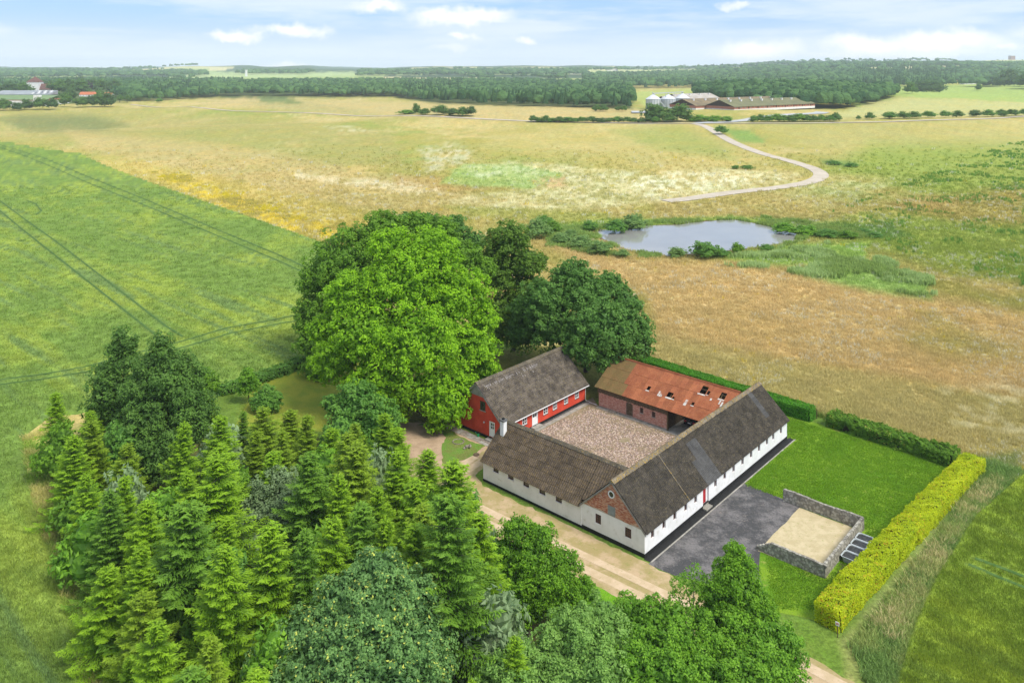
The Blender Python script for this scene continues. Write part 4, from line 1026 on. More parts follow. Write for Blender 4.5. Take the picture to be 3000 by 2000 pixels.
for s_ in range(5):
    sx = [26.6, 27.9, 29.2, 30.4, 31.3][s_]; mb = MB(); mb.box(sx, 4.8, zr(sx)-.17, sx+.07, rf-.1, zr(sx)-.06); mb.build('roof_batten', M['timber'], shed)
for k in range(12):
    y = 5.4+k*1.68; mb = MB(); mb.add([(26.3, y, zr(26.3)-.3), (xr, y, RR-.3), (xr, y, RR-.2), (26.3, y, zr(26.3)-.2), (26.3, y+.09, zr(26.3)-.3), (xr, y+.09, RR-.3), (xr, y+.09, RR-.2), (26.3, y+.09, zr(26.3)-.2)],
        [(0, 1, 2, 3), (4, 5, 6, 7), (0, 1, 5, 4), (1, 2, 6, 5), (2, 3, 7, 6), (3, 0, 4, 7)]); mb.build('rafter', M['timber'], shed)
M['skylight'] = simple('weathered_plastic', (.58, .57, .52), (.42, .40, .36), 3, .6)
# skylight remains: pale plastic strips at the lower edge of the holes
nr_ = Vector((-rr, 0, 1)).normalized()
def on_roof(yy, ss, lift=.075):
    d = sdr.normalized(); return Vector((26.0, rf-yy, zr(26.0)-.02))+d*ss+nr_*lift
for (a, b, c_, d) in [(rf-17.65, rf-17.0, 1.98, 2.17), (rf-14.35, rf-13.4, 1.85, 2.07), (rf-13.4, rf-12.95, 1.9, 2.02), (rf-10.35, rf-9.2, 4.0, 4.2), (rf-9.2, rf-8.8, 4.2, 4.3), (rf-10.4, rf-9.9, 1.85, 1.97), (rf-7.35, rf-6.4, 4.08, 4.3), (rf-6.6, rf-6.35, 3.1, 3.9), (rf-6.95, rf-6.75, 3.4, 4.1),
                      (rf-15.6, rf-15.35, 1.8, 2.6), (rf-15.3, rf-15.12, 1.75, 2.35), (rf-15.06, rf-14.9, 1.8, 2.15), (rf-11.4, rf-11.0, 1.6, 2.6), (rf-8.3, rf-8.05, 3.6, 3.95)]:
    mb = MB(); mb.add([on_roof(a, c_), on_roof(b, c_+.03), on_roof(b, d), on_roof(a+.03, d), on_roof(a, c_, .06), on_roof(b, c_, .06), on_roof(b, d, .06), on_roof(a, d, .06)], [(0, 1, 2, 3), (4, 5, 6, 7), (0, 1, 5, 4), (1, 2, 6, 5), (2, 3, 7, 6), (3, 0, 4, 7)])
    mb.build('skylight_remnant', M['skylight'], shed)
mb = MB(); mb.box(26.0, 21.6, 0, 26.45, 22.9, .16); blob(mb, (26.2, 21.2, .08), .2, random.Random(3)); mb.build('slab', M['stone'], farm_thing('stone_bench', 26.2, 22.2, 'worn stone slab lying at the foot of the brick shed', 'stone slab'))
mb = MB(); mb.box(25.9, 8.3, 0, 26.42, 24.9, .05); mb.build('apron', M['concrete'], farm_thing('stone_apron', 26.1, 16, 'narrow mossy stone apron along the brick shed wall', 'apron'))
# car parked in the bay, tail outwards
M['car_paint'] = simple('dark_car_paint', (.012, .010, .014), (.012, .010, .014), 1, .15, .7)
M['tyre'] = simple('tyre', (.02, .02, .02), None, 2, .9, .1)
M['tail_light'] = simple('tail_light_red', (.65, .01, .03), (.5, .01, .02), 2, .3, .6)
car = farm_thing('parked_car', 28.9, 10.0, 'dark car with red tail lights parked in the open bay of the brick shed', 'car')
sec = [(0, .55, .95, .80), (.12, .38, 1.02, .86), (.6, .3, 1.05, .9), (1.0, .3, 1.02, .9), (3.1, .3, .98, .9), (3.9, .32, .88, .88), (4.3, .4, .7, .78)]
mb = MB(); vs = []
for x, zlo, zhi, hw_ in sec:
    for (sy, zz) in ((-1, zlo), (-1.0, (zlo+zhi)/2), (-.92, zhi), (.92, zhi), (1.0, (zlo+zhi)/2), (1, zlo)): vs.append((28.9+x, 10.0+sy*hw_, zz))
fs = [tuple(range(6))[::-1], tuple(range(36, 42))]
for i in range(6):
    for j in range(6): fs.append((i*6+j, i*6+(j+1) % 6, (i+1)*6+(j+1) % 6, (i+1)*6+j))
mb.add(vs, fs); body = mb.build('body', M['car_paint'], car, True); bevel_mod(body, .04, 2)
mb = MB(); vs = []
for x, z, hw_ in ((.15, 1.0, .82), (.55, 1.44, .66), (2.0, 1.46, .66), (3.0, .98, .80)):
    vs += [(28.9+x, 10-hw_, z), (28.9+x, 10+hw_, z)]
vs += [(28.9+.15, 10-.82, .96), (28.9+.15, 10+.82, .96), (28.9+3.0, 10-.8, .94), (28.9+3.0, 10+.8, .94)]
mb.add(vs, [(0, 1, 3, 2), (2, 3, 5, 4), (4, 5, 7, 6), (0, 2, 4, 6), (1, 3, 5, 7), (8, 9, 11, 10), (0, 1, 9, 8), (6, 7, 11, 10)]); mb.build('cabin', M['glass'], car)
mb = MB(); mb.box(28.9+.58, 10-.64, 1.45, 28.9+1.95, 10+.64, 1.49); mb.build('roof', M['car_paint'], car)
for sy in (-1, 1):
    mb = MB(); mb.box(28.86, 10+sy*.5, .78, 28.98, 10+sy*.84, .93); mb.build('tail_light', M['tail_light'], car)
    for x in (.8, 3.5):
        mb = MB(); mb.cyl((28.9+x, 10+sy*.72, .32), (28.9+x, 10+sy*.93, .32), .32, n=16); wh = mb.build('wheel', M['tyre'], car)
        mb = MB(); mb.cyl((28.9+x, 10+sy*.93, .32), (28.9+x, 10+sy*.945, .32), .2, n=12); q = mb.build('rim', M['zinc'], car); q.parent = wh
mb = MB(); mb.box(28.83, 10-.26, .66, 28.88, 10+.26, .78); mb.build('number_plate', M['white_paint'], car)
mb = MB(); mb.box(28.80, 10-.86, .42, 28.93, 10+.86, .6); mb.build('bumper', M['car_paint'], car)

car.location = FW(29.1, 11.35)
# ------------------------------------------------------------------ cobbled courtyard
def cobble_mat():
    m, w, b = pmat('cobbles', .85, .2); at = w.new('ShaderNodeAttribute', attribute_name='v', attribute_type='GEOMETRY')
    cr = w.new('ShaderNodeValToRGB'); w.l.new(at.outputs['Fac'], cr.inputs[0]); cr.color_ramp.interpolation = 'CONSTANT'
    cols = [(.46, .34, .25), (.31, .215, .17), (.58, .46, .38), (.38, .26, .21), (.22, .16, .13), (.52, .39, .26), (.44, .34, .32), (.66, .56, .46)]
    for i, c in enumerate(cols):
        el = cr.color_ramp.elements[i] if i < 2 else cr.color_ramp.elements.new(.5)
        el.position = i/len(cols); el.color = (*c, 1)
    p = pos(w); moss = w.smooth(w.noise(p, .35, 6, .7), .50, .68, 0, .8)
    w.put(b.inputs['Base Color'], w.mix(moss, cr.outputs[0], (.24, .19, .10))); return m
M['cobble'] = cobble_mat()
M['court'] = simple('courtyard_earth', (.30, .235, .155), (.21, .165, .095), .6, .95, .1, .3, c3=(.17, .17, .06), scale3=2)
sheet('courtyard', [(7.9, 7.9), (26.6, 7.9), (26.6, 25.0), (28.5, 27.4), (7.9, 27.4)], .012, M['court'], 'brown earth between the courtyard cobbles')
def cobblestones():
    rg = np.random.default_rng(3); vs = []; fs = []; val = []
    sp = .21; y = 8.3; r = 0
    while y < 26.2:
        x = 8.3+(sp/2 if r % 2 else 0)
        while x < 26.2:
            cx, cy = x+rg.uniform(-.045, .045), y+rg.uniform(-.045, .045)
            drain = math.hypot((cx-20.2)/1.0, (cy-16.0)/.55) < 1
            edge = cx > 25.2+rg.uniform(-.5, .5) or (cy > 25.0+rg.uniform(-.5, .5) and cx > 20)
            if not (drain or (edge and rg.random() < .75)) and rg.random() > .02:
                a, b_ = rg.uniform(.072, .108), rg.uniform(.072, .108); h = rg.uniform(.035, .065); th = rg.uniform(0, 3.14); n = 6; base = len(vs)
                for k in range(n):
                    q = 2*math.pi*k/n+th; vs.append((cx+math.cos(q)*a, cy+math.sin(q)*b_, .012))
                for k in range(n):
                    q = 2*math.pi*k/n+th; vs.append((cx+math.cos(q)*a*.66, cy+math.sin(q)*b_*.66, .012+h))
                v = rg.random()
                for k in range(n):
                    j = (k+1) % n; fs.append((base+k, base+j, base+n+j, base+n+k)); val.append(v)
                fs.append((base+6, base+7, base+8, base+9)); fs.append((base+6, base+9, base+10, base+11)); val += [v, v]
            x += sp
        y += sp*.87; r += 1
    co = np.array(vs); X = A0[0]+EX[0]*co[:, 0]+EY[0]*co[:, 1]; Y = A0[1]+EX[1]*co[:, 0]+EY[1]*co[:, 1]
    me = np_mesh('cobbles', np.stack([X, Y, co[:, 2]], 1), np.array(fs), {'v': val})
    tag(link('cobbles', me, None, M['cobble']), 'pinkish cobblestones paving the inner courtyard', 'cobbles', kind='stuff')
cobblestones()

# ------------------------------------------------------------------ the walled pen and the tubs
def rubble_mat():
    m, w, b = pmat('rendered_rubble', .95, .1); p = pos(w)
    st = w.new('ShaderNodeMapping'); w.l.new(p, st.inputs[0]); st.inputs['Scale'].default_value = (1, 1, .25)
    col = w.mix(w.smooth(w.noise(p, 1.2, 5, .7), .4, .62), (.44, .42, .35), (.31, .29, .24))
    col = w.mix(w.smooth(w.noise(st.outputs[0], 3.4, 4, .7), .57, .70), col, (.13, .12, .10))
    v = w.new('ShaderNodeTexVoronoi', feature='F1'); w.put(v.inputs['Vector'], p); v.inputs['Scale'].default_value = 3.2
    col = w.mix(w.smooth(v.outputs['Distance'], .35, .6, 0, .55), col, (.10, .09, .075))
    w.put(b.inputs['Base Color'], col); add_bump(w, b, w.noise(p, 6, 5, .7), .9, .08); return m
M['rubble'] = rubble_mat()
def rubble_wall(name, a, b_, h_fn, th, label, seed):
    """low wall with a ragged top built as a strip of displaced columns"""
    rg = np.random.default_rng(seed); a = np.array(a, float); b_ = np.array(b_, float); L = np.linalg.norm(b_-a); n = int(L/.16); d = (b_-a)/L; nn = np.array([-d[1], d[0]])
    vs = []; fs = []; K = 7
    for i in range(n+1):
        t = i/n; p = a+(b_-a)*t; h = h_fn(t)+rg.uniform(-.035, .035)
        for s_ in (-1, 1):
            for k in range(K):
                z = h*k/(K-1); q = p+nn*s_*(th/2+rg.uniform(-.02, .02)); vs.append((q[0]+rg.uniform(-.01, .01), q[1], z))
    def id_(i, s_, k): return i*2*K+(0 if s_ < 0 else K)+k
    for i in range(n):
        for s_ in (-1, 1):
            for k in range(K-1): fs.append((id_(i, s_, k), id_(i+1, s_, k), id_(i+1, s_, k+1), id_(i, s_, k+1)))
        fs.append((id_(i, -1, K-1), id_(i+1, -1, K-1), id_(i+1, 1, K-1), id_(i, 1, K-1)))
    for i in (0, n):
        for k in range(K-1): fs.append((id_(i, -1, k), id_(i, 1, k), id_(i, 1, k+1), id_(i, -1, k+1)))
    return vs, fs
pen = farm_thing('walled_pen', 14.5, -11, 'low three sided pen of grey rubble walls beside the tarmac yard', 'pen')
for nm, a, b_, hf, seed in (('far_wall', (19.95, -6.0), (19.95, -14.9), lambda t: 1.32+.06*math.sin(t*9), 1), ('side_wall', (9.28, -14.72), (19.76, -14.72), lambda t: 1.25, 2),
                            ('near_wall', (9.12, -7.7), (9.12, -14.9), lambda t: .25+1.0*min(1, max(0, t*4.2)), 3)):
    vs, fs = rubble_wall(nm, a, b_, hf, .30, '', seed); mb = MB(); mb.add(vs, fs); mb.build(nm, M['rubble'], pen)
    # capping stones along the top
    a = np.array(a); b_ = np.array(b_); L = np.linalg.norm(b_-a); x = .1; k = 0; rg = random.Random(seed)
    while x < L-.15:
        l = rg.uniform(.25, .42); p = a+(b_-a)*(x+l/2)/L; t = (x+l/2)/L; h = hf(t); dd = (b_-a)/L; mb = MB()
        hx, hy = abs(dd[0])*l/2+abs(dd[1])*.15, abs(dd[1])*l/2+abs(dd[0])*.15
        mb.box(p[0]-hx*.93, p[1]-hy*.93, h-.06, p[0]+hx*.93, p[1]+hy*.93, h+rg.uniform(.03, .075)); mb.build('capping_stone', M['rubble'], pen); x += l
M['tub'] = simple('galvanised_tub', (.46, .50, .51), (.38, .42, .43), 2, .5, .4, c3=(.25, .24, .2), scale3=4)
M['tub_fill'] = simple('dark_tub_water', (.022, .023, .021), (.045, .045, .04), 3, .45, .3, c3=(.10, .10, .09), scale3=5)
def rrect(hx, hy, r, n=4):
    out = []
    for cx, cy, a0 in ((hx-r, hy-r, 0), (-hx+r, hy-r, 90), (-hx+r, -hy+r, 180), (hx-r, -hy+r, 270)):
        for k in range(n+1):
            a = math.radians(a0+90*k/n); out.append((cx+r*math.cos(a), cy+r*math.sin(a)))
    return out
TUBL = ['grey water tub nearest the yellow hedge corner, first of four in the row', 'second of the four grey tubs counted from the camera end', 'third of the four grey tubs counted from the camera end', 'grey water tub at the far end of the row by the pen wall corner']
tub0 = None
for k in range(4):
    loc = FW(13.42+k*1.38, -15.75)
    if k == 0:
        t = thing('water_tub', loc, TUBL[0], 'water tub', TH, 'water tubs standing in a row against the pen wall'); tub0 = t
        rings = [(.50, .58, 0.0), (.56, .66, .3), (.62, .74, .55), (.68, .80, .57), (.68, .80, .61), (.60, .72, .61), (.58, .70, .55), (.52, .62, .08)]
        mb = MB(); n = len(rrect(1, 1, .2)); vs = []
        for hx, hy, z in rings: vs += [(x, y, z+.02) for x, y in rrect(hx, hy, .22)]
        fs = [tuple(range(n))[::-1], tuple(range(7*n, 8*n))]
        for i in range(7):
            for j in range(n): fs.append((i*n+j, i*n+(j+1) % n, (i+1)*n+(j+1) % n, (i+1)*n+j))
        mb.add(vs, fs); mb.build('tub_shell', M['tub'], t)
        mb = MB(); pts = rrect(.585, .70, .21); mb.add([(x, y, .54) for x, y in pts], [tuple(range(n))]); mb.build('water', M['tub_fill'], t)
    else:
        t = tub0.copy(); C.objects.link(t); t.location = loc; t['label'] = TUBL[k]
        for ch_ in tub0.children: c2 = ch_.copy(); C.objects.link(c2); c2.parent = t
# bare patch beside the tubs
sheet('soil_patch', [(10.6, -15.3), (12.6, -15.2), (12.7, -16.8), (11.2, -17.0), (10.3, -16.2)], .03, M['soil'], 'bare brown soil beside the first tub', .2, .4)
# sign on a stake at the hedge end
sg = farm_thing('hedge_sign', 1.7, -18.7, 'small white sign with red print on a stake by the yellow hedge', 'sign')
mb = MB(); mb.box(1.67, -18.74, 0, 1.73, -18.68, 1.15); mb.build('stake', M['timber'], sg)
mb = MB(); mb.box(1.63, -18.87, 1.05, 1.66, -18.55, 1.38); pl = mb.build('sign_plate', M['white_paint'], sg)
mb = MB()
for k in range(3): mb.box(1.62, -18.82+k*.075, 1.15+.03*(k % 2), 1.629, -18.77+k*.075, 1.3)
q = mb.build('red_print', M['tail_light'], sg); q.parent = pl
mb = MB(); mb.cyl((43.95, -.55, 0), (43.95, -.55, 1.35), .06, n=8); mb.build('post', M['timber'], farm_thing('fence_post', 43.95, -.55, 'lone dark wooden post at the end of the clipped green hedge', 'fence post'))

# ------------------------------------------------------------------ foliage
def unit(v): return v/(np.linalg.norm(v, axis=-1, keepdims=True)+1e-9)
def kites(P, N, L, Wd, rg, fold=.18):
    """leaf-sized folded faces at P facing N"""
    n = len(P); T = unit(np.cross(N, rg.normal(size=(n, 3)))); B = np.cross(N, T)
    L = (L*rg.uniform(.7, 1.3, n))[:, None]; Wd = (Wd*rg.uniform(.7, 1.3, n))[:, None]
    a = P-T*L*.5; c = P+T*L*.5; b = P+B*Wd*.5-N*L*fold; d = P-B*Wd*.5-N*L*fold
    return np.stack([a, b, c, d], 1)
def leaf_mesh(name, quads, v, mat):
    me = np_mesh(name, quads.reshape(-1, 3), np.arange(len(quads)*4).reshape(-1, 4), {'v': v}); me.materials.append(mat); return me
def lobe_leaves(lobes, leaf, dens, rg, squash=.92, up=.35, clump=None, aspect=.62, spread=.42, under=.35):
    """leaves gathered in clumps on the skin of overlapping lobes"""
    Ls = np.array([l[:4] for l in lobes], float); out_q = []; out_v = []
    la = leaf*leaf*aspect*.5
    for k, (x, y, z, r) in enumerate(Ls):
        rc = clump or (.12*r+.35); nc = int(4*math.pi*r*r/(math.pi*rc*rc)*1.25)+4
        D = unit(rg.normal(size=(nc, 3)))
        keepd = (D[:, 2] > -.25) | (rg.random(nc) < under); D = D[keepd]
        Cc = np.array([x, y, z])+D*[r, r, r*squash]*rg.uniform(.80, 1.06, (len(D), 1))
        for j, (x2, y2, z2, r2) in enumerate(Ls):
            if j == k: continue
            q = (Cc-[x2, y2, z2])/[r2, r2, r2*squash]; m = np.linalg.norm(q, axis=1) > .78
            Cc, D = Cc[m], D[m]
        if not len(Cc): continue
        nl = max(6, int(dens*2*math.pi*rc*rc/la*.42)); n = len(Cc)
        cen = np.repeat(Cc, nl, 0); dd = np.repeat(D, nl, 0); rcs = np.repeat(rc*rg.uniform(.65, 1.25, n), nl)
        u = unit(rg.normal(size=(n*nl, 3))+dd*.75+[0, 0, .25]); rad = rg.uniform(.35, 1.0, n*nl)**.6
        P = cen+u*(rcs*rad)[:, None]*[1, 1, .8]
        Nn = unit(u*.55+dd*.3+[0, 0, up]+rg.normal(size=(n*nl, 3))*spread)
        out_q.append(kites(P, Nn, leaf, leaf*aspect, rg)); cv = np.repeat(rg.uniform(-.18, .18, n), nl)
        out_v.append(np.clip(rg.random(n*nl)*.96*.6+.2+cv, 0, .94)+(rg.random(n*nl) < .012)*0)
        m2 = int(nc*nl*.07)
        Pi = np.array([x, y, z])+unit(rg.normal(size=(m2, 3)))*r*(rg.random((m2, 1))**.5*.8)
        out_q.append(kites(Pi, unit(rg.normal(size=(m2, 3))), leaf*1.5, leaf*1.1, rg)); out_v.append(rg.random(m2)*.3)  # leaves inside the lobe get dark tones, painted crown shade
    return np.concatenate(out_q), np.concatenate(out_v)
def quad_sphere(n=4):
    g = np.linspace(-1, 1, n+1); Q = []
    for ax in range(3):
        for sg in (-1, 1):
            for i in range(n):
                for j in range(n):
                    c = []
                    for a, b in ((i, j), (i+1, j), (i+1, j+1), (i, j+1)):
                        v = [0, 0, 0]; v[ax] = sg; v[(ax+1) % 3] = math.tan(g[a]*math.pi/4); v[(ax+2) % 3] = math.tan(g[b]*math.pi/4); c.append(v)
                    Q.append(c)
    return unit(np.array(Q, float))
QS = quad_sphere(5)
def core_quads(lobes, k, squash, rg):
    """dense inner foliage, toned dark as painted crown shade: a lumpy mass inside every lobe"""
    out = []
    for x, y, z, r in lobes:
        s = rg.uniform(0, 9, 3); b = 1+.13*np.sin(QS[..., 0]*5+s[0])*np.cos(QS[..., 1]*5+s[1])+.10*np.sin(QS[..., 2]*7+s[2])
        out.append(QS*b[..., None]*[r*k, r*k, r*k*squash]+[x, y, z])
    return np.concatenate(out)
def trunk_mesh(base, tops, r0, name='trunk'):
    """tapered stem with limbs reaching into the crown; coordinates relative to base"""
    mb = MB(); base = Vector(base); tops = [Vector(t)-base for t in tops]
    cen = sum(tops, Vector())/len(tops); fork = Vector((cen.x*.25, cen.y*.25, max(1.2, min(t.z for t in tops)*.55)))
    mb.cyl((0, 0, -.15), fork*.5, r0*1.15, r0*.85, 9, False); mb.cyl(fork*.5, fork, r0*.85, r0*.7, 9, False)
    for t in tops:
        m = fork.lerp(t, .5)+Vector((0, 0, (t.z-fork.z)*.12)); mb.cyl(fork, m, r0*.5, r0*.3, 6, False); mb.cyl(m, t, r0*.3, r0*.07, 6, False)
    me = mb.mesh(name, True); return me
TRIS = {}
def lobe_tree(name, base, lobes, mat, label, cat='tree', leaf=.3, dens=1.0, seed=1, group=None, bark='bark', squash=.92, fruit=None, core=.64, **kw):
    """tree whose crown is given by lobes in world space"""
    rg = np.random.default_rng(seed); base = Vector((base[0], base[1], float(tz(base[0], base[1]))))
    t = thing(name, base, label, cat, 0, group)
    L = [(x-base.x, y-base.y, z-base.z, r) for x, y, z, r in lobes]
    q, v = lobe_leaves(L, leaf, dens, rg, squash, **kw)
    ok = q[:, :, 2].min(1) > .05; q, v = q[ok], v[ok]
    if fruit:
        idx = rg.random(len(q)) < fruit; v[idx] = 1.0
    if core:
        cq = core_quads(L, core*.78, squash, rg); cq = cq[cq[:, :, 2].min(1) > .3]; q = np.concatenate([q, cq]); v = np.concatenate([v, rg.random(len(cq))*.2])  # core faces take the darkest leaf tones as painted inner shade
        for x, y, z, r in L:                       # coarser foliage below the outer clumps, its shade painted as darker tones
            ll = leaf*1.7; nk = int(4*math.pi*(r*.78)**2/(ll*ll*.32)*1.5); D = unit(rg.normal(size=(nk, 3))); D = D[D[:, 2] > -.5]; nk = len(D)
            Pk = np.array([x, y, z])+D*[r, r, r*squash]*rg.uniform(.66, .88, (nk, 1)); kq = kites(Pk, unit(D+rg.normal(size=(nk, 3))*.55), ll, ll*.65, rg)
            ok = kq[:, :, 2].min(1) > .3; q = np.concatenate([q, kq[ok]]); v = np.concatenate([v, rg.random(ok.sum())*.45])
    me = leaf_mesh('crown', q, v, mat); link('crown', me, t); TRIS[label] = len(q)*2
    rmax = max(l[3] for l in lobes); hh = max(l[2]+l[3] for l in lobes)-base.z
    tm = trunk_mesh(base, [(l[0], l[1], l[2]) for l in lobes], max(.07, hh*.018)); tm.materials.append(M[bark]); link('trunk', tm, t)
    return t
def PXA(*ls): return [(x, y, z, r*.90) for x, y, z, r in PXL(*ls)]
def PXL(*ls):
    """lobes given where their outline stands: (x, y, radius, distance)"""
    out = []
    for x, y, r, Y in ls:
        p = APX(x, y, Y); out.append((p[0], p[1], p[2], r*1.2755*Y/F))
    return out
M['ash'] = leaf_mat('ash_leaves', (.105, .235, .006), (.31, .56, .014))
M['ash_dark'] = leaf_mat('lime_leaves', (.085, .19, .014), (.19, .36, .025))
M['syc'] = leaf_mat('sycamore_leaves', (.055, .145, .022), (.15, .30, .05))
M['syc2'] = leaf_mat('dark_maple_leaves', (.07, .15, .018), (.17, .29, .03), tip=(.3, .32, .04))
M['maple'] = leaf_mat('maple_leaves', (.085, .185, .052), (.215, .385, .105), tip=(.62, .66, .12))
M['cherry'] = leaf_mat('cherry_leaves', (.07, .175, .012), (.215, .42, .022))
M['willow'] = leaf_mat('pale_leaves', (.14, .27, .055), (.29, .48, .10), tip=(.42, .52, .2))
M['green1'] = leaf_mat('mid_green_leaves', (.08, .20, .015), (.235, .45, .032), tip=(.36, .52, .1))
M['elder'] = leaf_mat('round_tree_leaves', (.065, .18, .025), (.18, .36, .05))
M['pine'] = leaf_mat('dark_pine_needles', (.06, .135, .022), (.15, .285, .045))
M['bluepine'] = leaf_mat('grey_pine_needles', (.15, .22, .095), (.30, .42, .20))
M['spruce1'] = leaf_mat('spruce_needles', (.085, .185, .010), (.30, .49, .022))
M['spruce2'] = leaf_mat('dark_spruce_needles', (.065, .155, .016), (.20, .37, .035))
M['spruce3'] = leaf_mat('yellowish_spruce_needles', (.10, .175, .012), (.29, .43, .028))
M['yellow'] = leaf_mat('golden_hedge_leaves', (.24, .38, .008), (.62, .68, .014), tip=(.68, .36, .04))
M['hedge'] = leaf_mat('clipped_hedge_leaves', (.04, .16, .008), (.11, .34, .014))
M['rose'] = leaf_mat('shrub_hedge_leaves', (.055, .14, .012), (.19, .36, .03), tip=(.45, .42, .08))
M['shrub'] = leaf_mat('pond_shrub_leaves', (.11, .21, .05), (.24, .38, .10))
M['bush'] = leaf_mat('bush_leaves', (.07, .18, .025), (.17, .34, .05))
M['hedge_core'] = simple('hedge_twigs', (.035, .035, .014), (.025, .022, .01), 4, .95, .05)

# big trees behind the house
lobe_tree('ash_tree', APX(930, 940, 116)[:2], PXA((985, 592, 82, 120), (935, 655, 105, 118), (1045, 690, 92, 119), (812, 690, 78, 118), (845, 775, 100, 114), (960, 800, 118, 112), (1085, 800, 68, 116), (1108, 735, 42, 118), (770, 830, 62, 115), (870, 885, 85, 111),
    (990, 905, 66, 110), (1035, 935, 52, 109), (1005, 975, 27, 108.5), (745, 760, 42, 118), (905, 930, 50, 110), (1110, 850, 40, 116), (1050, 880, 50, 112), (900, 570, 55, 121)), M['ash'],
    'huge bright green ash tree overhanging the left gable of the red house', leaf=.44, dens=.9, seed=11)
lobe_tree('lime_tree', (APX(800, 900, 137)[0], 137), PXL((800, 605, 88, 137), (880, 560, 72, 138), (742, 645, 55, 136), (722, 715, 42, 134), (712, 790, 36, 132), (735, 850, 40, 129), (700, 745, 24, 133), (745, 905, 32, 127), (895, 515, 28, 140), (960, 520, 34, 139), (1010, 540, 45, 139), (1070, 590, 38, 135), (1110, 620, 30, 135)), M['ash_dark'],
    'tall mid green lime tree behind the bright ash, reaching out to the left field', leaf=.46, dens=.85, seed=12)
lobe_tree('beech_tree', (APX(1010, 800, 156)[0], 156), PXL((985, 520, 34, 154), (1040, 532, 40, 156), (1085, 560, 30, 154), (1075, 600, 35, 154), (940, 515, 30, 156)), M['syc'],
    'dark green tree whose crown just shows above the ash and lime', leaf=.5, dens=.8, seed=13)
lobe_tree('maple_tree', (APX(1180, 800, 141)[0], 141), PXL((1168, 558, 50, 142), (1205, 610, 45, 141), (1150, 640, 50, 141), (1210, 670, 45, 140), (1165, 715, 48, 139), (1195, 765, 45, 137), (1140, 590, 38, 142), (1240, 600, 18, 142), (1140, 770, 35, 138)), M['syc2'],
    'olive green maple between the ash and the round sycamore', leaf=.46, dens=.8, seed=14, spread=.55)
lobe_tree('sycamore_tree', (APX(1345, 820, 131)[0], 131), PXL((1315, 642, 48, 133), (1255, 695, 62, 131), (1345, 685, 62, 131), (1400, 655, 32, 133), (1425, 705, 48, 130), (1445, 765, 56, 127), (1375, 765, 80, 124), (1270, 755, 62, 130), (1470, 800, 32, 125), (1405, 820, 45, 122.5), (1345, 805, 45, 122.5), (1200, 715, 32, 133), (1205, 760, 40, 134)), M['syc'],
    'round dark green sycamore spreading over the gap between red house and brick shed', leaf=.46, dens=1.0, seed=15)
lobe_tree('elder_tree', (APX(835, 1050, 101)[0], 101), PXL((822, 925, 48, 103), (868, 968, 50, 101), (800, 965, 46, 102), (850, 1015, 42, 100), (888, 1000, 28, 100), (770, 930, 28, 104)), M['elder'],
    'rounded deep green tree at the inner edge of the spruce belt', leaf=.38, dens=.9, seed=16)
lobe_tree('round_bush', W2(612, 950)[:2], PXL((612, 912, 26, 116.5), (597, 922, 20, 116), (628, 922, 20, 116), (610, 932, 22, 115.5), (620, 930, 20, 115.5)), M['elder'], 'round dark bush standing on the yellow-green back lawn', 'bush', leaf=.34, seed=17)
lobe_tree('young_tree', W2(572, 922)[:2], PXL((567, 868, 17, 118.5), (577, 888, 18, 118.5), (560, 893, 15, 118.5), (567, 853, 9, 118.5)), M['green1'], 'slender young tree near the field hedge on the back lawn', leaf=.30, seed=18, core=.5)
lobe_tree('dark_bush', W2(478, 905)[:2], PXL((470, 870, 26, 118), (485, 885, 22, 118), (462, 895, 20, 117)), M['ash_dark'], 'dark leafy bush where the field hedge meets the tall pines', 'bush', leaf=.34, seed=19)
# tall conifers at the left
lobe_tree('tall_pine', (APX(265, 1050, 103)[0], 103), PXL((278, 765, 13, 103), (268, 800, 24, 103), (300, 790, 18, 103), (285, 835, 38, 103), (240, 850, 24, 103), (250, 890, 42, 102), (300, 900, 42, 102), (235, 940, 38, 102), (290, 960, 44, 101), (232, 975, 30, 102)), M['pine'],
    'tall open pine rising at the left behind the broad dark pine', leaf=.34, dens=.62, seed=21, core=.6, clump=.75, spread=.6, up=.5)
lobe_tree('broad_pine', (APX(370, 1100, 97)[0], 97), PXL((372, 785, 18, 99), (372, 822, 34, 99), (415, 835, 26, 99), (335, 850, 32, 99), (440, 868, 28, 98), (385, 880, 50, 97), (325, 905, 42, 98), (430, 925, 50, 96), (350, 960, 58, 96), (300, 990, 48, 97), (425, 995, 50, 95), (365, 1040, 62, 94), (295, 1055, 50, 95), (330, 1095, 40, 94), (455, 945, 34, 96)), M['pine'],
    'broad dark green pine, the largest conifer of the plantation', leaf=.32, dens=.8, seed=22, clump=.85, spread=.55, up=.5)
lobe_tree('grey_pine', (APX(600, 1400, 79)[0], 79), PXL((645, 1108, 34, 82), (600, 1125, 28, 82), (660, 1160, 38, 81), (600, 1175, 42, 81), (560, 1205, 36, 80), (640, 1215, 42, 80), (585, 1250, 46, 79), (540, 1290, 40, 79), (505, 1335, 40, 78), (570, 1325, 38, 78), (480, 1410, 34, 77), (535, 1380, 34, 77)), M['bluepine'],
    'grey-green pine with bushy clumps in the middle of the spruces', leaf=.26, dens=.85, seed=23, clump=.62, spread=.6, up=.6)
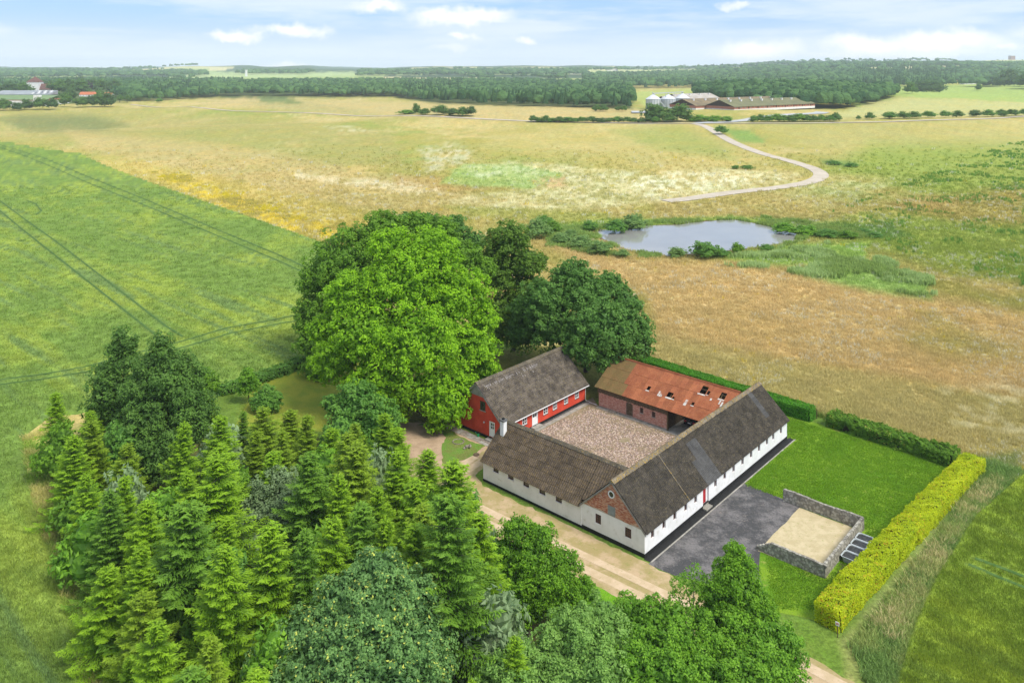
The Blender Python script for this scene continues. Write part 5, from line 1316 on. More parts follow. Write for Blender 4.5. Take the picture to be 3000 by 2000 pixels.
# foreground broadleaves
lobe_tree('seeding_maple', (APX(850, 1700, 60)[0], 60), PXL((868, 1322, 58, 62.5), (800, 1392, 78, 61.5), (935, 1385, 70, 61.5), (868, 1420, 90, 60), (705, 1470, 66, 60.5), (975, 1470, 66, 60.5), (800, 1500, 90, 58.5), (915, 1510, 90, 58), (1000, 1545, 45, 60), (620, 1540, 62, 60), (715, 1570, 80, 58), (840, 1600, 90, 56.5), (960, 1600, 70, 57.5), (650, 1640, 80, 57), (1000, 1650, 60, 57)), M['maple'],
    'large blue-green maple with yellow seed clusters at the bottom edge', leaf=.25, dens=.85, seed=31, fruit=.06, clump=.6)
lobe_tree('cherry_tree', W2(1215, 1470)[:2], PXL((1188, 1222, 38, 73.5), (1240, 1238, 36, 73), (1160, 1275, 42, 73), (1225, 1290, 52, 72), (1290, 1300, 42, 72.5), (1195, 1345, 58, 71.5), (1140, 1345, 36, 72), (1265, 1355, 58, 71), (1310, 1370, 34, 71.5), (1155, 1395, 34, 71.5), (1215, 1400, 40, 70.5), (1340, 1350, 20, 72)), M['cherry'],
    'feathery dark green cherry tree beside the track opposite the brick gable', leaf=.24, dens=.75, seed=32, spread=.6, clump=.55)
lobe_tree('grey_bush', W2(1352, 1375)[:2], PXL((1350, 1350, 18, 75), (1362, 1362, 14, 75), (1335, 1362, 14, 75)), M['willow'], 'small greyish bush on the verge right of the cherry tree', 'bush', leaf=.2, seed=33)
lobe_tree('hornbeam_tree', (APX(1300, 1650, 62)[0], 62), PXL((1295, 1440, 38, 63), (1345, 1425, 42, 63.5), (1390, 1412, 36, 64), (1270, 1485, 46, 62), (1340, 1490, 56, 61), (1410, 1470, 50, 62), (1380, 1545, 62, 59.5), (1300, 1560, 60, 60)), M['willow'],
    'pale green leafy tree at the bottom edge right of the cherry', leaf=.24, dens=.8, seed=34, spread=.6, clump=.55)
lobe_tree('hornbeam_tree', (APX(1180, 1700, 60)[0], 60), PXL((1195, 1510, 38, 61), (1150, 1545, 46, 60), (1225, 1555, 46, 60), (1110, 1580, 34, 59.5), (1180, 1600, 60, 58)), M['willow'],
    'pale green tree in the bottom edge between maple and hornbeam', leaf=.24, dens=.8, seed=35, spread=.6, clump=.55)
lobe_tree('alder_tree', (APX(1500, 1650, 62)[0], 62), PXL((1450, 1405, 36, 65), (1505, 1420, 42, 64), (1475, 1465, 52, 63), (1540, 1480, 52, 62), (1460, 1535, 56, 60), (1535, 1560, 62, 59), (1550, 1420, 34, 64)), M['green1'],
    'dense mid green tree at the bottom edge below the track', leaf=.24, dens=.8, seed=36, spread=.55, clump=.55)
lobe_tree('silver_birch', W2(1590, 1500)[:2], PXL((1595, 1318, 20, 67), (1575, 1345, 26, 67), (1620, 1348, 26, 67), (1600, 1385, 36, 66), (1560, 1385, 26, 66), (1635, 1395, 28, 66)), M['green1'],
    'thin birch with a pale stem showing before the tarmac yard', leaf=.2, dens=.38, seed=37, core=0, bark='birch_bark', spread=.6, clump=.45)
lobe_tree('larch_tree', W2(1695, 1560)[:2], PXL((1690, 1258, 15, 66), (1688, 1282, 27, 66), (1705, 1312, 36, 65.5), (1668, 1315, 28, 66), (1690, 1352, 54, 65), (1728, 1372, 38, 64.8), (1648, 1365, 36, 65), (1745, 1420, 42, 64), (1700, 1410, 46, 64)), M['cherry'],
    'soft feathery conifer with a rounded top rising before the tarmac yard', leaf=.2, dens=.8, seed=41, clump=.42, spread=.65)
lobe_tree('lime_tree', (APX(1650, 1600, 63)[0], 63), PXL((1660, 1395, 42, 65), (1700, 1405, 34, 65), (1625, 1430, 42, 64), (1690, 1450, 50, 63), (1640, 1490, 52, 62), (1600, 1535, 52, 60.5), (1665, 1560, 60, 60)), M['green1'],
    'leafy green tree right of the birch at the bottom edge', leaf=.24, dens=.85, seed=38, spread=.55, clump=.55)
lobe_tree('bird_cherry', (APX(1780, 1640, 61)[0], 61), PXL((1762, 1452, 34, 62.5), (1800, 1475, 40, 62), (1735, 1485, 42, 61.5), (1805, 1515, 42, 61), (1755, 1540, 56, 60), (1700, 1530, 46, 60), (1790, 1570, 54, 59.5), (1720, 1590, 60, 58.5)), M['green1'],
    'rightmost leafy tree of the bottom row, above the sandy track', leaf=.24, dens=.85, seed=39, spread=.5, clump=.55)
lobe_tree('sapling', W2(1762, 1470)[:2], PXL((1758, 1405, 15, 66.5), (1748, 1385, 11, 67), (1770, 1420, 14, 66), (1750, 1425, 12, 66.5)), M['willow'], 'thin greyish sapling just behind the rightmost bottom tree', leaf=.17, dens=.35, seed=40, core=0, bark='birch_bark')

# ------------------------------------------------------------------ spruces: templates 10 m high, then copies
def spruce_template(seed, dens=1.0, wid=.27, droop=.25):
    rg = np.random.default_rng(seed); Q = []; V = []
    Ht = 10.0; z = .9; k = 0; mb = MB(); mb.cyl((0, 0, -.2), (0, 0, 5), .16, .09, 7, False); mb.cyl((0, 0, 5), (0, 0, 9.9), .09, .015, 5, False)
    while z < Ht-.15:
        t = 1-z/Ht; R_ = Ht*wid*(t**.75)*rg.uniform(.75, 1.15)+.12; nb = 5 if t < .15 else 6; a0 = rg.random()*6.28
        for b in range(nb):
            a = a0+2*math.pi*b/nb+rg.uniform(-.25, .25); L = R_*rg.uniform(.60, 1.25); dv = np.array([math.cos(a), math.sin(a), 0]); sv = np.array([-dv[1], dv[0], 0])
            dr_ = droop*(t+.15)*rg.uniform(.6, 1.3); ns = max(4, int(L/.105*dens)); s = np.linspace(.12, 1, ns)
            zz = z-dr_*L*np.sin(s*2.2)*.8+.12*L*s**3+(.55*L*s if t < .15 else 0)
            sp = dv[None]*(L*s)[:, None]; sp[:, 2] += zz
            sw = (.30*L*(1.15-s)+.09)                        # side shoots get shorter towards the tip
            for side in (-1, 0, 1):
                for row in ((.3, .65, 1.0) if side else (0,)):
                    m = len(s); off = sv[None]*(side*sw*row*rg.uniform(.75, 1.15, m))[:, None]+dv[None]*(abs(side)*.35*sw*row)[:, None]
                    P = sp+off+rg.normal(size=(m, 3))*.03; P[:, 2] -= abs(side)*row*sw*.22
                    dirv = unit(dv*(.75 if side else 1)+sv*side*.8+[0, 0, -.12]+rg.normal(size=(m, 3))*.18)
                    nn = unit(np.array([0, 0, 1.0])+rg.normal(size=(m, 3))*.35+dv*.25); B = unit(np.cross(nn, dirv)); LL = rg.uniform(.15, .30, (m, 1)); WW = rg.uniform(.055, .10, (m, 1))
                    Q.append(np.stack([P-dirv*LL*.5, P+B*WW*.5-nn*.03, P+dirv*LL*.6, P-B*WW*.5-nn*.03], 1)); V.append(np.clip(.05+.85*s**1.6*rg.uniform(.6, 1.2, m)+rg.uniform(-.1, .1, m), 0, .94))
            if rg.random() < .25: mb.cyl((0, 0, z), tuple(sp[-1]*.6+np.array([0, 0, z*.4])), .03, .01, 4, False)
        z += (.16+.34*t)*rg.uniform(.8, 1.2)/dens**.5; k += 1
    # leading shoot
    for i in range(12):
        P = np.array([[0, 0, Ht-.5+i*.055]]); d = unit(rg.normal(size=(1, 3))+[0, 0, 1.2]); n_ = unit(np.cross(d, rg.normal(size=(1, 3)))); B = np.cross(n_, d)
        Q.append(np.stack([P-d*.1, P+B*.05, P+d*.2, P-B*.05], 1)); V.append(np.array([.9]))
    q = np.concatenate(Q); v = np.concatenate(V)
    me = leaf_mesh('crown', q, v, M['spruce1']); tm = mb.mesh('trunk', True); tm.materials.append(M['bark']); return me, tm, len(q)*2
SPR = [spruce_template(101, 1.0, .30), spruce_template(102, 1.0, .27, .35), spruce_template(103, .95, .34, .2), spruce_template(104, 1.0, .23), spruce_template(105, 1.05, .34, .45), spruce_template(106, .9, .32, .15), spruce_template(107, 1.0, .29, .5)]
TRIS['spruces'] = sum(s[2] for s in SPR)
def spruce(X, Y, h, k, mat, label, group, wide=1.0):
    t = thing('spruce_tree', (X, Y, float(tz(X, Y))), label, 'tree', R.random()*6.28, group); s = h/10.0
    t.rotation_euler[0] = R.uniform(-.05, .05); t.rotation_euler[1] = R.uniform(-.05, .05)
    me, tm, _ = SPR[k]; t.scale = (s*wide*R.uniform(.85, 1.15), s*wide*R.uniform(.85, 1.15), s)
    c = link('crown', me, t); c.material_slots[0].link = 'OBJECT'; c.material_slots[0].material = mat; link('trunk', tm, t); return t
GS = 'spruces of the dense plantation left of the farm'
named = [(136, 898, 9.5, 0, 'spruce1', 'green spruce at the far left corner of the plantation beside the field'), (411, 970, 11.5, 0, 'spruce1', 'bright spruce standing before the broad dark pine'),
 (488, 916, 9.5, 1, 'spruce1', 'pointed spruce at the back rim of the plantation beside the back lawn'), (560, 945, 8, 3, 'spruce2', 'thin dark spruce outlined against the back lawn'),
 (591, 990, 9, 1, 'spruce3', 'yellow-green spruce next to the thin dark one'), (207, 1083, 9.5, 2, 'spruce1', 'wide spruce on the field side below the broad pine'),
 (291, 1095, 10.5, 0, 'spruce1', 'spruce with stiff top shoots left of the broad pine foot'), (435, 1077, 11, 2, 'spruce1', 'full spruce right below the broad pine'),
 (615, 1200, 13, 3, 'spruce1', 'tall narrow bright spruce in front of the grey pine'), (702, 1214, 12, 1, 'spruce2', 'dark spruce right of the tall narrow one'),
 (753, 1188, 12, 2, 'spruce1', 'bright spruce directly above the seeding maple'), (840, 1157, 12.5, 0, 'spruce2', 'greyish spruce above the top of the seeding maple'),
 (882, 1193, 11.5, 3, 'spruce1', 'slim spruce just right above the maple crown'), (945, 1211, 12.5, 1, 'spruce1', 'spruce with a twisted pale leader near the track bend'),
 (1035, 1145, 16, 4, 'spruce2', 'tallest hanging spruce beside the verge, between maple and cherry'), (966, 1098, 12.5, 0, 'spruce1', 'spruce nearest the bend of the sandy track'),
 (774, 1098, 11.5, 1, 'spruce1', 'spruce in the middle of the belt below the round tree'), (255, 1130, 10.5, 1, 'spruce2', 'darker spruce behind the field-side rim'),
 (324, 1254, 10, 0, 'spruce1', 'spruce halfway down the field side of the belt'), (360, 1425, 10, 2, 'spruce1', 'broad spruce near the bottom of the field side'),
 (477, 1454, 10, 3, 'spruce3', 'slim yellowish spruce near the lower left of the maple'), (648, 985, 10, 3, 'spruce3', 'slim light spruce behind the grey pine top'),
 (705, 950, 10, 0, 'spruce3', 'pale spruce left of the round tree'), (905, 1040, 11, 2, 'spruce1', 'bright spruce below the round tree at the yard edge'), (1188, 1462, 8, 3, 'spruce1', 'small spruce peeping out beside the cherry trunk')]
placed = []
for x, y, h, k, mt, lab in named:
    Y = F*(H-h)/(y*1.2755-V0); X = (x*1.2755-1500)*Y/F
    spruce(X, Y, h, k, M[mt], lab, GS if x < 1100 else None, 1.15 if h > 12 else 1.0); placed.append((X, Y, 3.0))
belt = [(128, 1075), (300, 1085), (500, 1080), (640, 1075), (760, 1090), (900, 1130), (935, 1190), (1000, 1260), (1090, 1330), (1150, 1420), (1180, 1560), (1150, 1750), (900, 2000), (500, 2000), (300, 1800), (258, 1568), (200, 1340), (145, 1180)]
beltW = [tuple(W2(x, y)[:2]) for x, y in belt]
for bx, by in (APX(370, 1100, 97)[:2], APX(265, 1050, 103)[:2], APX(600, 1400, 79)[:2], (APX(835, 1050, 101)[0], 101)): placed.append((bx, by, 4.0))
placed.append((APX(850, 1700, 60)[0], 60, 7.0))
xs = [p[0] for p in beltW]; ys = [p[1] for p in beltW]; rg = random.Random(77); cnt = 0; fills = []
LMK = [(370, 785, 'broad dark pine'), (278, 760, 'tall open pine'), (610, 1110, 'grey pine'), (835, 880, 'round tree'), (870, 1265, 'seeding maple'), (1188, 1190, 'cherry tree'), (136, 898, 'far left corner spruce'), (615, 1200, 'tall narrow spruce'), (1035, 1145, 'tallest hanging spruce'), (411, 970, 'bright spruce below the broad pine'),
    (560, 945, 'thin dark spruce'), (324, 1254, 'middle spruce of the field side'), (360, 1425, 'broad low spruce of the field side'), (207, 1083, 'wide spruce of the field side'), (966, 1098, 'spruce at the track bend')]
for _ in range(6000):
    X, Y = rg.uniform(min(xs), max(xs)), rg.uniform(min(ys), max(ys))
    if Y < 52 or not inside(np.array([X]), np.array([Y]), beltW)[0]: continue
    ax, ay = PX(X, Y, 10.0)
    if (520 < ax < 690 and 1040 < ay < 1400 and abs(ax-(690-(ay-1060)*.42)) < 75) or (290 < ax < 480 and ay < 1060) or (640 < ax < 1075 and ay > 1235): continue
    if any((X-a)**2+(Y-b)**2 < ((c+3.5)/2)**2 for a, b, c in placed): continue
    placed.append((X, Y, 3.5)); px, py = PX(X, Y, 0)
    edge = float(seg_dist(np.array([X]), np.array([Y]), beltW)[0]); h = rg.uniform(7.0, 13.0)*(.82 if edge < 2.5 else 1)
    mt = rg.choices(['spruce1', 'spruce2', 'spruce3'], [.62, .2, .18])[0]; py = PX(X, Y, h)[1]
    lm = min(LMK, key=lambda q: (q[0]-px)**2+(q[1]-py)**2); dx, dy = px-lm[0], py-lm[1]
    dr_ = ('right of' if dx > 0 else 'left of') if abs(dx) > abs(dy) else ('before' if dy > 0 else 'behind')
    fills.append((X, Y, h, rg.randrange(7), mt, lm[2], dr_, math.hypot(dx, dy), rg.uniform(1.1, 1.55))); cnt += 1
ORD = ['nearest', 'second', 'third', 'fourth', 'fifth', 'sixth', 'seventh', 'eighth', 'ninth', 'tenth', 'eleventh', 'twelfth']
tally = {}


# ------------------------------------------------------------------ hedges
def hedge(name, pts_c, w0, w1, h0, h1, mat, label, leaf, n, seed, rough=.12, round_=.2, core=True, cat='hedge'):
    """clipped hedge along a centre line (farm frame), leaves over a dark twiggy core"""
    rg = np.random.default_rng(seed); P = np.array(pts_c, float); seg = np.diff(P, axis=0); L = np.linalg.norm(seg, axis=1); cum = np.concatenate([[0], np.cumsum(L)]); T = cum[-1]
    o = farm_thing(name, P[0, 0], P[0, 1], label, cat); off = np.array(o['off'])
    s = rg.random(n)*(T+1.6)-.8; sc = np.clip(s, 0, T-1e-6); i = np.clip(np.searchsorted(cum, sc, 'right')-1, 0, len(L)-1); tt = (sc-cum[i])/L[i]
    c = P[i]+seg[i]*tt[:, None]; d = seg[i]/L[i][:, None]; nn = np.stack([-d[:, 1], d[:, 0]], 1); q = sc/T; w = w0+(w1-w0)*q; h = h0+(h1-h0)*q
    # point on the cross-section outline (two sides and the top), rounded corners
    per = rg.random(n)*(2*h+w); side = np.where(per < h, -1, np.where(per > h+w, 1, 0))
    a = np.where(side == 0, per-h-w/2, side*w/2); z = np.where(side == -1, per, np.where(side == 1, 2*h+w-per, h))
    endcap = (s < 0) | (s > T); a = np.where(endcap, (rg.random(n)-.5)*w, a); z = np.where(endcap, rg.random(n)*h, z)
    bump = (fbm(sc/1.1+a, z*1.3+a*.7, seed, 3)-.5)*rough*4+(fbm(sc/.35+a*3, z*3+a*2, seed+5, 2)-.5)*rough*2
    nx = np.where(endcap, 0, np.where(side == 0, a/w*1.2, side)); nz = np.where(side == 0, 1.0, .25+.3*(z/h)); nz = np.where(endcap, .3, nz)
    along = np.where(endcap, np.where(s < 0, -1, 1)*(.16+.25*rg.random(n)), 0); a = np.where(endcap, a*.96, a)
    pos_ = np.zeros((n, 3)); pos_[:, :2] = c+nn*(a+nx*bump)[:, None]+d*along[:, None]; pos_[:, 2] = z+nz*bump-.06*(abs(a)/(w/2))**4*(z > h*.8)*round_*8*.5
    N = np.zeros((n, 3)); N[:, :2] = nn*nx[:, None]+d*(np.sign(along)*.9*(along != 0))[:, None]; N[:, 2] = nz*1.0; N = unit(unit(N)+rg.normal(size=(n, 3))*.5)
    pos_ -= N*rg.random((n, 1))*.14
    pos_[:, 2] = np.maximum(pos_[:, 2], .06)
    v = np.clip(.15+.75*rg.random(n)*.7+.35*(fbm(sc/1.6, a/1.2+z, seed+9, 3)-.3), 0, .94); v[(rg.random(n) < .06) & (fbm(sc/2.2, a, seed+3, 2) > .5)] = 1
    link('foliage', leaf_mesh('foliage', kites(pos_-off, N, leaf, leaf*.62, rg), v, mat), o); TRIS[label] = n*2
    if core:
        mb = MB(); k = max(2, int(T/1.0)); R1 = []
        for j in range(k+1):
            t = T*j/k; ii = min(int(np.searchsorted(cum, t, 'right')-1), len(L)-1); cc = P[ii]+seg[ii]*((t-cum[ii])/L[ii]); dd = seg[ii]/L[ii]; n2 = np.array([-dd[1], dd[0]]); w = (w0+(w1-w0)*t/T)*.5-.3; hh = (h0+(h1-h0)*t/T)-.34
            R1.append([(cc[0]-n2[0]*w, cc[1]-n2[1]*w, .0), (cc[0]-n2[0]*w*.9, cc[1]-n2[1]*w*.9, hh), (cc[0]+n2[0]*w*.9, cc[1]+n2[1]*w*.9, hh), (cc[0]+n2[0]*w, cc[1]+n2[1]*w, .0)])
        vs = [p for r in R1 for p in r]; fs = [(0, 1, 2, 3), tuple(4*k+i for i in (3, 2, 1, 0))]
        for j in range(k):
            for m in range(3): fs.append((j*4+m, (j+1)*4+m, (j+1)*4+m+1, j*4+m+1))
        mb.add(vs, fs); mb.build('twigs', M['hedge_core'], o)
    return o
hedge('golden_hedge', [(2.6, -17.55), (15, -18.4), (28, -19.4), (42.3, -20.7)], 2.35, 2.5, 1.95, 1.95, M['yellow'], 'long clipped golden yellow hedge between the lawn and the right field', .17, 62000, 51, .10)
hedge('clipped_hedge', [(43.0, -.1), (43.1, 14), (43.6, 30)], 2.0, 2.4, 1.85, 1.9, M['hedge'], 'clipped dark green hedge running behind the barn and the rusty shed', .24, 26000, 52, .08)
hedge('shrub_hedge', [(43.5, -2.8), (43.2, -10), (42.6, -18.4)], 2.6, 2.9, 1.7, 1.65, M['rose'], 'loose dark shrub hedge closing the far side of the lawn', .25, 20000, 53, .30)
hp = [tuple(to_farm(*W2(x, y)[:2])) for x, y in [(505, 905), (560, 890), (620, 868), (690, 845), (760, 822)]]
hedge('field_hedge', [(float(a), float(b)) for a, b in hp], 2.0, 2.2, 1.3, 1.5, M['bush'], 'low rough hedge between the back lawn and the left field', .34, 6500, 54, .3)

# ------------------------------------------------------------------ shrub and far tree templates
def blob_template(seed, n=5, leaf=.16, dens=.8, mat='bush', squash=.9):
    """bush or far tree about 1 wide and 1 high, leaves only"""
    rg = np.random.default_rng(seed); L = [(0, 0, .50, .36)]
    for i in range(n): a = 2*math.pi*i/n+rg.uniform(-.4, .4); L.append((math.cos(a)*.24, math.sin(a)*.24, rg.uniform(.26, .60), rg.uniform(.20, .27)))
    L.append((rg.uniform(-.1, .1), rg.uniform(-.1, .1), .74, .22))
    q, v = lobe_leaves(L, leaf, dens, rg, squash, clump=.13); cq = core_quads(L, .70, squash, rg); q = np.concatenate([q, cq]); v = np.concatenate([v, rg.random(len(cq))*.4]); q[:, :, 2] = np.maximum(q[:, :, 2], .005)  # core toned darker to paint in the shade inside
    return leaf_mesh('crown', q, v, M[mat])
FARMAT = {}
M['far1'] = leaf_mat('far_leaves', (.06, .14, .025), (.14, .27, .045)); M['far2'] = leaf_mat('far_dark_leaves', (.045, .105, .025), (.10, .20, .045)); M['far3'] = leaf_mat('far_blue_needles', (.06, .11, .07), (.11, .18, .11))
M['copper'] = leaf_mat('copper_leaves', (.03, .02, .03), (.06, .035, .045))
BL = [blob_template(200+i, 4+i % 3, .085, .65) for i in range(5)]; TRIS['shrub templates'] = sum(len(m.polygons)*2 for m in BL)
CON = []
for i in range(2):
    rg_ = np.random.default_rng(300+i); Lc = [(rg_.uniform(-.03, .03), rg_.uniform(-.03, .03), z, r) for z, r in ((.15, .30), (.32, .27), (.5, .22), (.66, .16), (.8, .11), (.92, .06))]
    q, v = lobe_leaves(Lc, .09, .6, rg_, .8, clump=.10); CON.append(leaf_mesh('crown', q, v, M['far2']))
def bush(name, X, Y, w, h, mat, label, cat, group=None, k=None, con=False, trunk=None, dz=0.0):
    t = thing(name, (X, Y, float(tz(X, Y))+dz), label, cat, R.random()*6.28, group); t.scale = (w, w, h)
    me = (CON if con else BL)[R.randrange(2 if con else 5) if k is None else k]
    c = link('crown' if cat == 'tree' else 'foliage', me, t); c.material_slots[0].link = 'OBJECT'; c.material_slots[0].material = M[mat]
    if trunk: mb = MB(); mb.cyl((0, 0, -.05), (0, 0, .5), .04, .025, 5, False); mb.build('trunk', M['bark'], t); c.location.z = trunk
    return t
def pbush(x, yb, w, h, mat, label, cat='bush', group=None, name='bush', **kw):
    """bush standing on the ground at pixel (x, yb), w x h as seen"""
    p = W2(x, yb); s = 1.2755*p[1]/F; return bush(name, p[0], p[1], w*s, h*s, mat, label, cat, group, **kw)
G = 'willow shrubs round the pond'
for x, y, w, h, mt, lab in [(1232, 548, 70, 48, 'shrub', 'largest pale willow shrub left of the pond, against the dark trees'), (1290, 560, 52, 26, 'shrub', 'low shrub left of the pond behind the first willow'), (1335, 570, 60, 30, 'shrub', 'pale shrub on the near left bank of the pond'),
    (1378, 585, 55, 34, 'shrub', 'shrub on the near bank at the pond inlet'), (1355, 532, 42, 26, 'bush', 'rounded shrub at the far left tip of the pond'), (1415, 535, 60, 32, 'bush', 'leafy shrub on the far left bank leaning over the water'),
    (1455, 526, 62, 36, 'shrub', 'taller shrub on the far bank beside the leaning one'), (1428, 592, 40, 20, 'shrub', 'small shrub on the near bank left of the bare water edge'), (1555, 592, 48, 26, 'shrub', 'pale shrub alone on the near bank of the pond'),
    (1618, 594, 66, 42, 'bush', 'biggest green shrub on the near bank of the pond'), (1655, 592, 44, 24, 'bush', 'shrub right behind the biggest near bank shrub'), (1694, 584, 32, 28, 'ash_dark', 'dark round shrub on the near right bank'),
    (1760, 575, 36, 14, 'bush', 'low shrub near the right end of the pond'), (1270, 535, 42, 30, 'ash_dark', 'dark shrub behind the trees left of the pond'), (1250, 520, 46, 26, 'bush', 'shrub just above the largest willow left of the pond'), (1310, 548, 40, 22, 'shrub', 'low pale shrub between the left willows and the water'),
    (1800, 536, 60, 26, 'green1', 'bright bank shrub on the far right bank'), (1850, 540, 60, 24, 'green1', 'second bright bank shrub on the far right bank'), (1900, 545, 55, 20, 'bush', 'shrub farther right of the bright bank shrubs'),
    (1948, 548, 44, 20, 'ash_dark', 'dark shrub at the end of the bank growth right of the pond'), (2010, 546, 44, 14, 'bush', 'low shrub in the meadow right of the pond'), (1985, 534, 30, 10, 'bush', 'tiny shrub above the low one right of the pond')]:
    pbush(x, y, w, h, mt, lab, 'shrub', G, 'pond_shrub')
# the rest of the plantation
for X, Y, h, k, mt, lmk, dr_, dist, wd in sorted(fills, key=lambda q: q[7]):
    adj = {'spruce1': 'green', 'spruce2': 'dark green', 'spruce3': 'yellow-green'}[mt]; key = (adj, dr_, lmk); n_ = tally.get(key, 0); tally[key] = n_+1
    if wd > 1.42 or (X*7.3+Y*3.1) % 1 < .16:
        mt2, ad2 = [('green1', 'light green leafy'), ('elder', 'deep green leafy'), ('bluepine', 'grey-green bushy'), ('ash_dark', 'dark leafy')][int(X*13+Y*5) % 4]; key = (ad2, dr_, lmk); n_ = tally.get(key, 0); tally[key] = n_+1
        bush('broadleaf_tree' if 'leafy' in ad2 else 'pine_tree', X, Y, rg.uniform(5.4, 7.0), min(h, 8.5), mt2, f'{ad2} tree, {ORD[min(n_, 11)]} one {dr_} the {lmk}', 'tree', 'leafy and bushy trees mixed into the plantation', trunk=.02)
        continue
    spruce(X, Y, h, k, M[mt], f'{adj} spruce, {ORD[min(n_, 11)]} one {dr_} the {lmk}', GS, wd)
# meadow bushes and the lane side
pbush(1658, 309, 34, 22, 'bush', 'round bush beside the top of the gravel road', 'bush')
pbush(365, 236, 17, 11, 'bush', 'small bush alone in the meadow before the left wood', 'bush')
for x, y, w, lab in [(1716, 388, 34, 'low bush beside the lower bend of the gravel road'), (1690, 388, 20, 'small low bush left of the bend bush'), (1915, 378, 34, 'low bush in the meadow above the road bend'), (1955, 383, 36, 'low bush right of the one above the bend')]:
    pbush(x, y, w, 9, 'bush', lab, 'bush')
def ordn(n): return {1: 'first', 2: 'second', 3: 'third', 4: 'fourth', 5: 'fifth', 6: 'sixth', 7: 'seventh', 8: 'eighth', 9: 'ninth', 10: 'tenth', 11: 'eleventh', 12: 'twelfth'}.get(n, str(n)+'th')
G = 'bushes of the lane hedgerow left of the distant farm'
rg = random.Random(8); x = 1215
while x < 1500:
    w = rg.uniform(16, 30); nb_ = sum(1 for o in S.objects if o.get('group') == G); pbush(x+w/2, 281+(x-1215)*.004, w*1.25, rg.uniform(11, 17), rg.choice(['far1', 'bush', 'far2']), f'{ordn(nb_+1)} bush from the left in the low hedgerow left of the distant farm', 'bush', G, 'hedgerow_bush'); x += w*.75
G = 'bushes of the lane hedgerow below the long brick stable'; x = 1722
while x < 1920:
    w = rg.uniform(18, 30); nb_ = sum(1 for o in S.objects if o.get('group') == G); pbush(x+w/2, 281-(x-1722)*.012, w*1.3, rg.uniform(14, 21), rg.choice(['far1', 'bush', 'ash_dark']), f'{ordn(nb_+1)} bush from the left in the hedgerow below the long brick stable', 'bush', G, 'hedgerow_bush'); x += w*.7
G = 'separate bushes along the road at the right'; x = 1965
for x, w in [(1972, 14), (1998, 26), (2044, 40), (2075, 30), (2100, 38), (2135, 36), (2172, 30), (2200, 28), (2240, 34), (2272, 34), (2300, 28), (2325, 36), (2355, 30)]:
    pbush(x, 275-(x-1965)*.022, w, 17 if w > 25 else 10, rg.choice(['far1', 'bush', 'far2']), f'{ordn(sum(1 for o in S.objects if o.get("group") == G)+1)} bush from the left in the broken roadside row at the right', 'bush', G, 'roadside_bush')
for x, y, w, h, lab in [(1505, 279, 62, 44, 'left round tree of the clump hiding the distant farm front'), (1562, 279, 66, 42, 'right broad tree of the clump hiding the distant farm front'), (1535, 281, 42, 22, 'low bush in front of the two round trees at the distant farm')]:
    pbush(x, y, w, h, 'far1', lab, 'tree', None, 'round_tree')
for i, (x, w, h) in enumerate([(1610, 44, 16), (1640, 44, 15), (1668, 36, 13), (1590, 30, 10)]): pbush(x, 279.5, w, h, 'green1', ['light green bush left of centre in the patch before the long stable', 'light green bush in the middle of the patch before the long stable', 'light green bush at the driveway end of the patch', 'lowest light green bush at the left of the patch'][i], 'bush', 'light green bushes before the long stable')
for x, y, w, h, mt in sorted([(956, 262, 20, 26, 'far1'), (975, 264, 30, 16, 'far1'), (1010, 264, 44, 24, 'far1'), (1040, 266, 36, 18, 'far2'), (1062, 267, 40, 22, 'far1'), (1080, 267, 32, 24, 'far2'), (935, 262, 50, 10, 'green1')]):
    pbush(x, y, w, h, mt, f'{ordn(sum(1 for o in S.objects if o.get("group") == "bushes of the meadow thicket")+1)} bush from the left in the island thicket in the meadow', 'bush', 'bushes of the meadow thicket', 'thicket_bush')
for x, w, h, lab in [(1370, 22, 16, 'reddish small tree in the meadow left of the silos'), (1386, 26, 16, 'round bush in the meadow left of the silos'), (1418, 14, 12, 'small bush near the wood corner left of the silos'), (1432, 22, 14, 'bush at the wood corner left of the silos')]: pbush(x, 256, w, h, 'far1', lab, 'bush')

# village at the left edge
def ptree(x, yb, w, h, mat, lab, grp=None, con=False, **kw): return pbush(x, yb, w, h, mat, lab, 'tree', grp, 'conifer_tree' if con else 'broadleaf_tree', con=con, **kw)
rg = random.Random(21)
for x, y, w, h, mt in sorted([(8, 254, 40, 28, 'far1'), (40, 254, 30, 20, 'far2'), (62, 252, 30, 26, 'far2'), (92, 252, 36, 30, 'far1'), (118, 252, 36, 28, 'far2'), (150, 246, 32, 34, 'far1'), (185, 247, 36, 26, 'far1'), (210, 246, 32, 28, 'far2'), (232, 246, 40, 38, 'far1'), (250, 246, 34, 36, 'far2'), (222, 240, 34, 24, 'far1'), (130, 235, 34, 26, 'far1'), (160, 232, 36, 30, 'far2'), (190, 240, 30, 18, 'far1')]):
    ptree(x, y, w, h, mt, f'{ordn(sum(1 for o in S.objects if o.get("group") == "trees at the near edge of the village")+1)} tree from the left in the belt at the near village edge', 'trees at the near edge of the village')
for x, y, w, h, mt in sorted([(20, 224, 50, 38, 'far2'), (55, 222, 44, 34, 'far1'), (-20, 225, 50, 34, 'far2'), (100, 214, 40, 30, 'far2'), (130, 218, 44, 38, 'far1'), (158, 216, 44, 36, 'far2'), (185, 218, 46, 38, 'far1'), (212, 212, 40, 32, 'far2'), (235, 214, 40, 34, 'far1'), (262, 216, 40, 34, 'far2'), (80, 200, 60, 20, 'far2'), (180, 196, 60, 20, 'far2')]):
    ptree(x, y, w, h, mt, f'{ordn(sum(1 for o in S.objects if o.get("group") == "trees behind the village")+1)} dark tree from the left behind the village houses', 'trees behind the village')
ptree(197, 214, 30, 32, 'copper', 'dark purple copper beech above the orange roofed house')
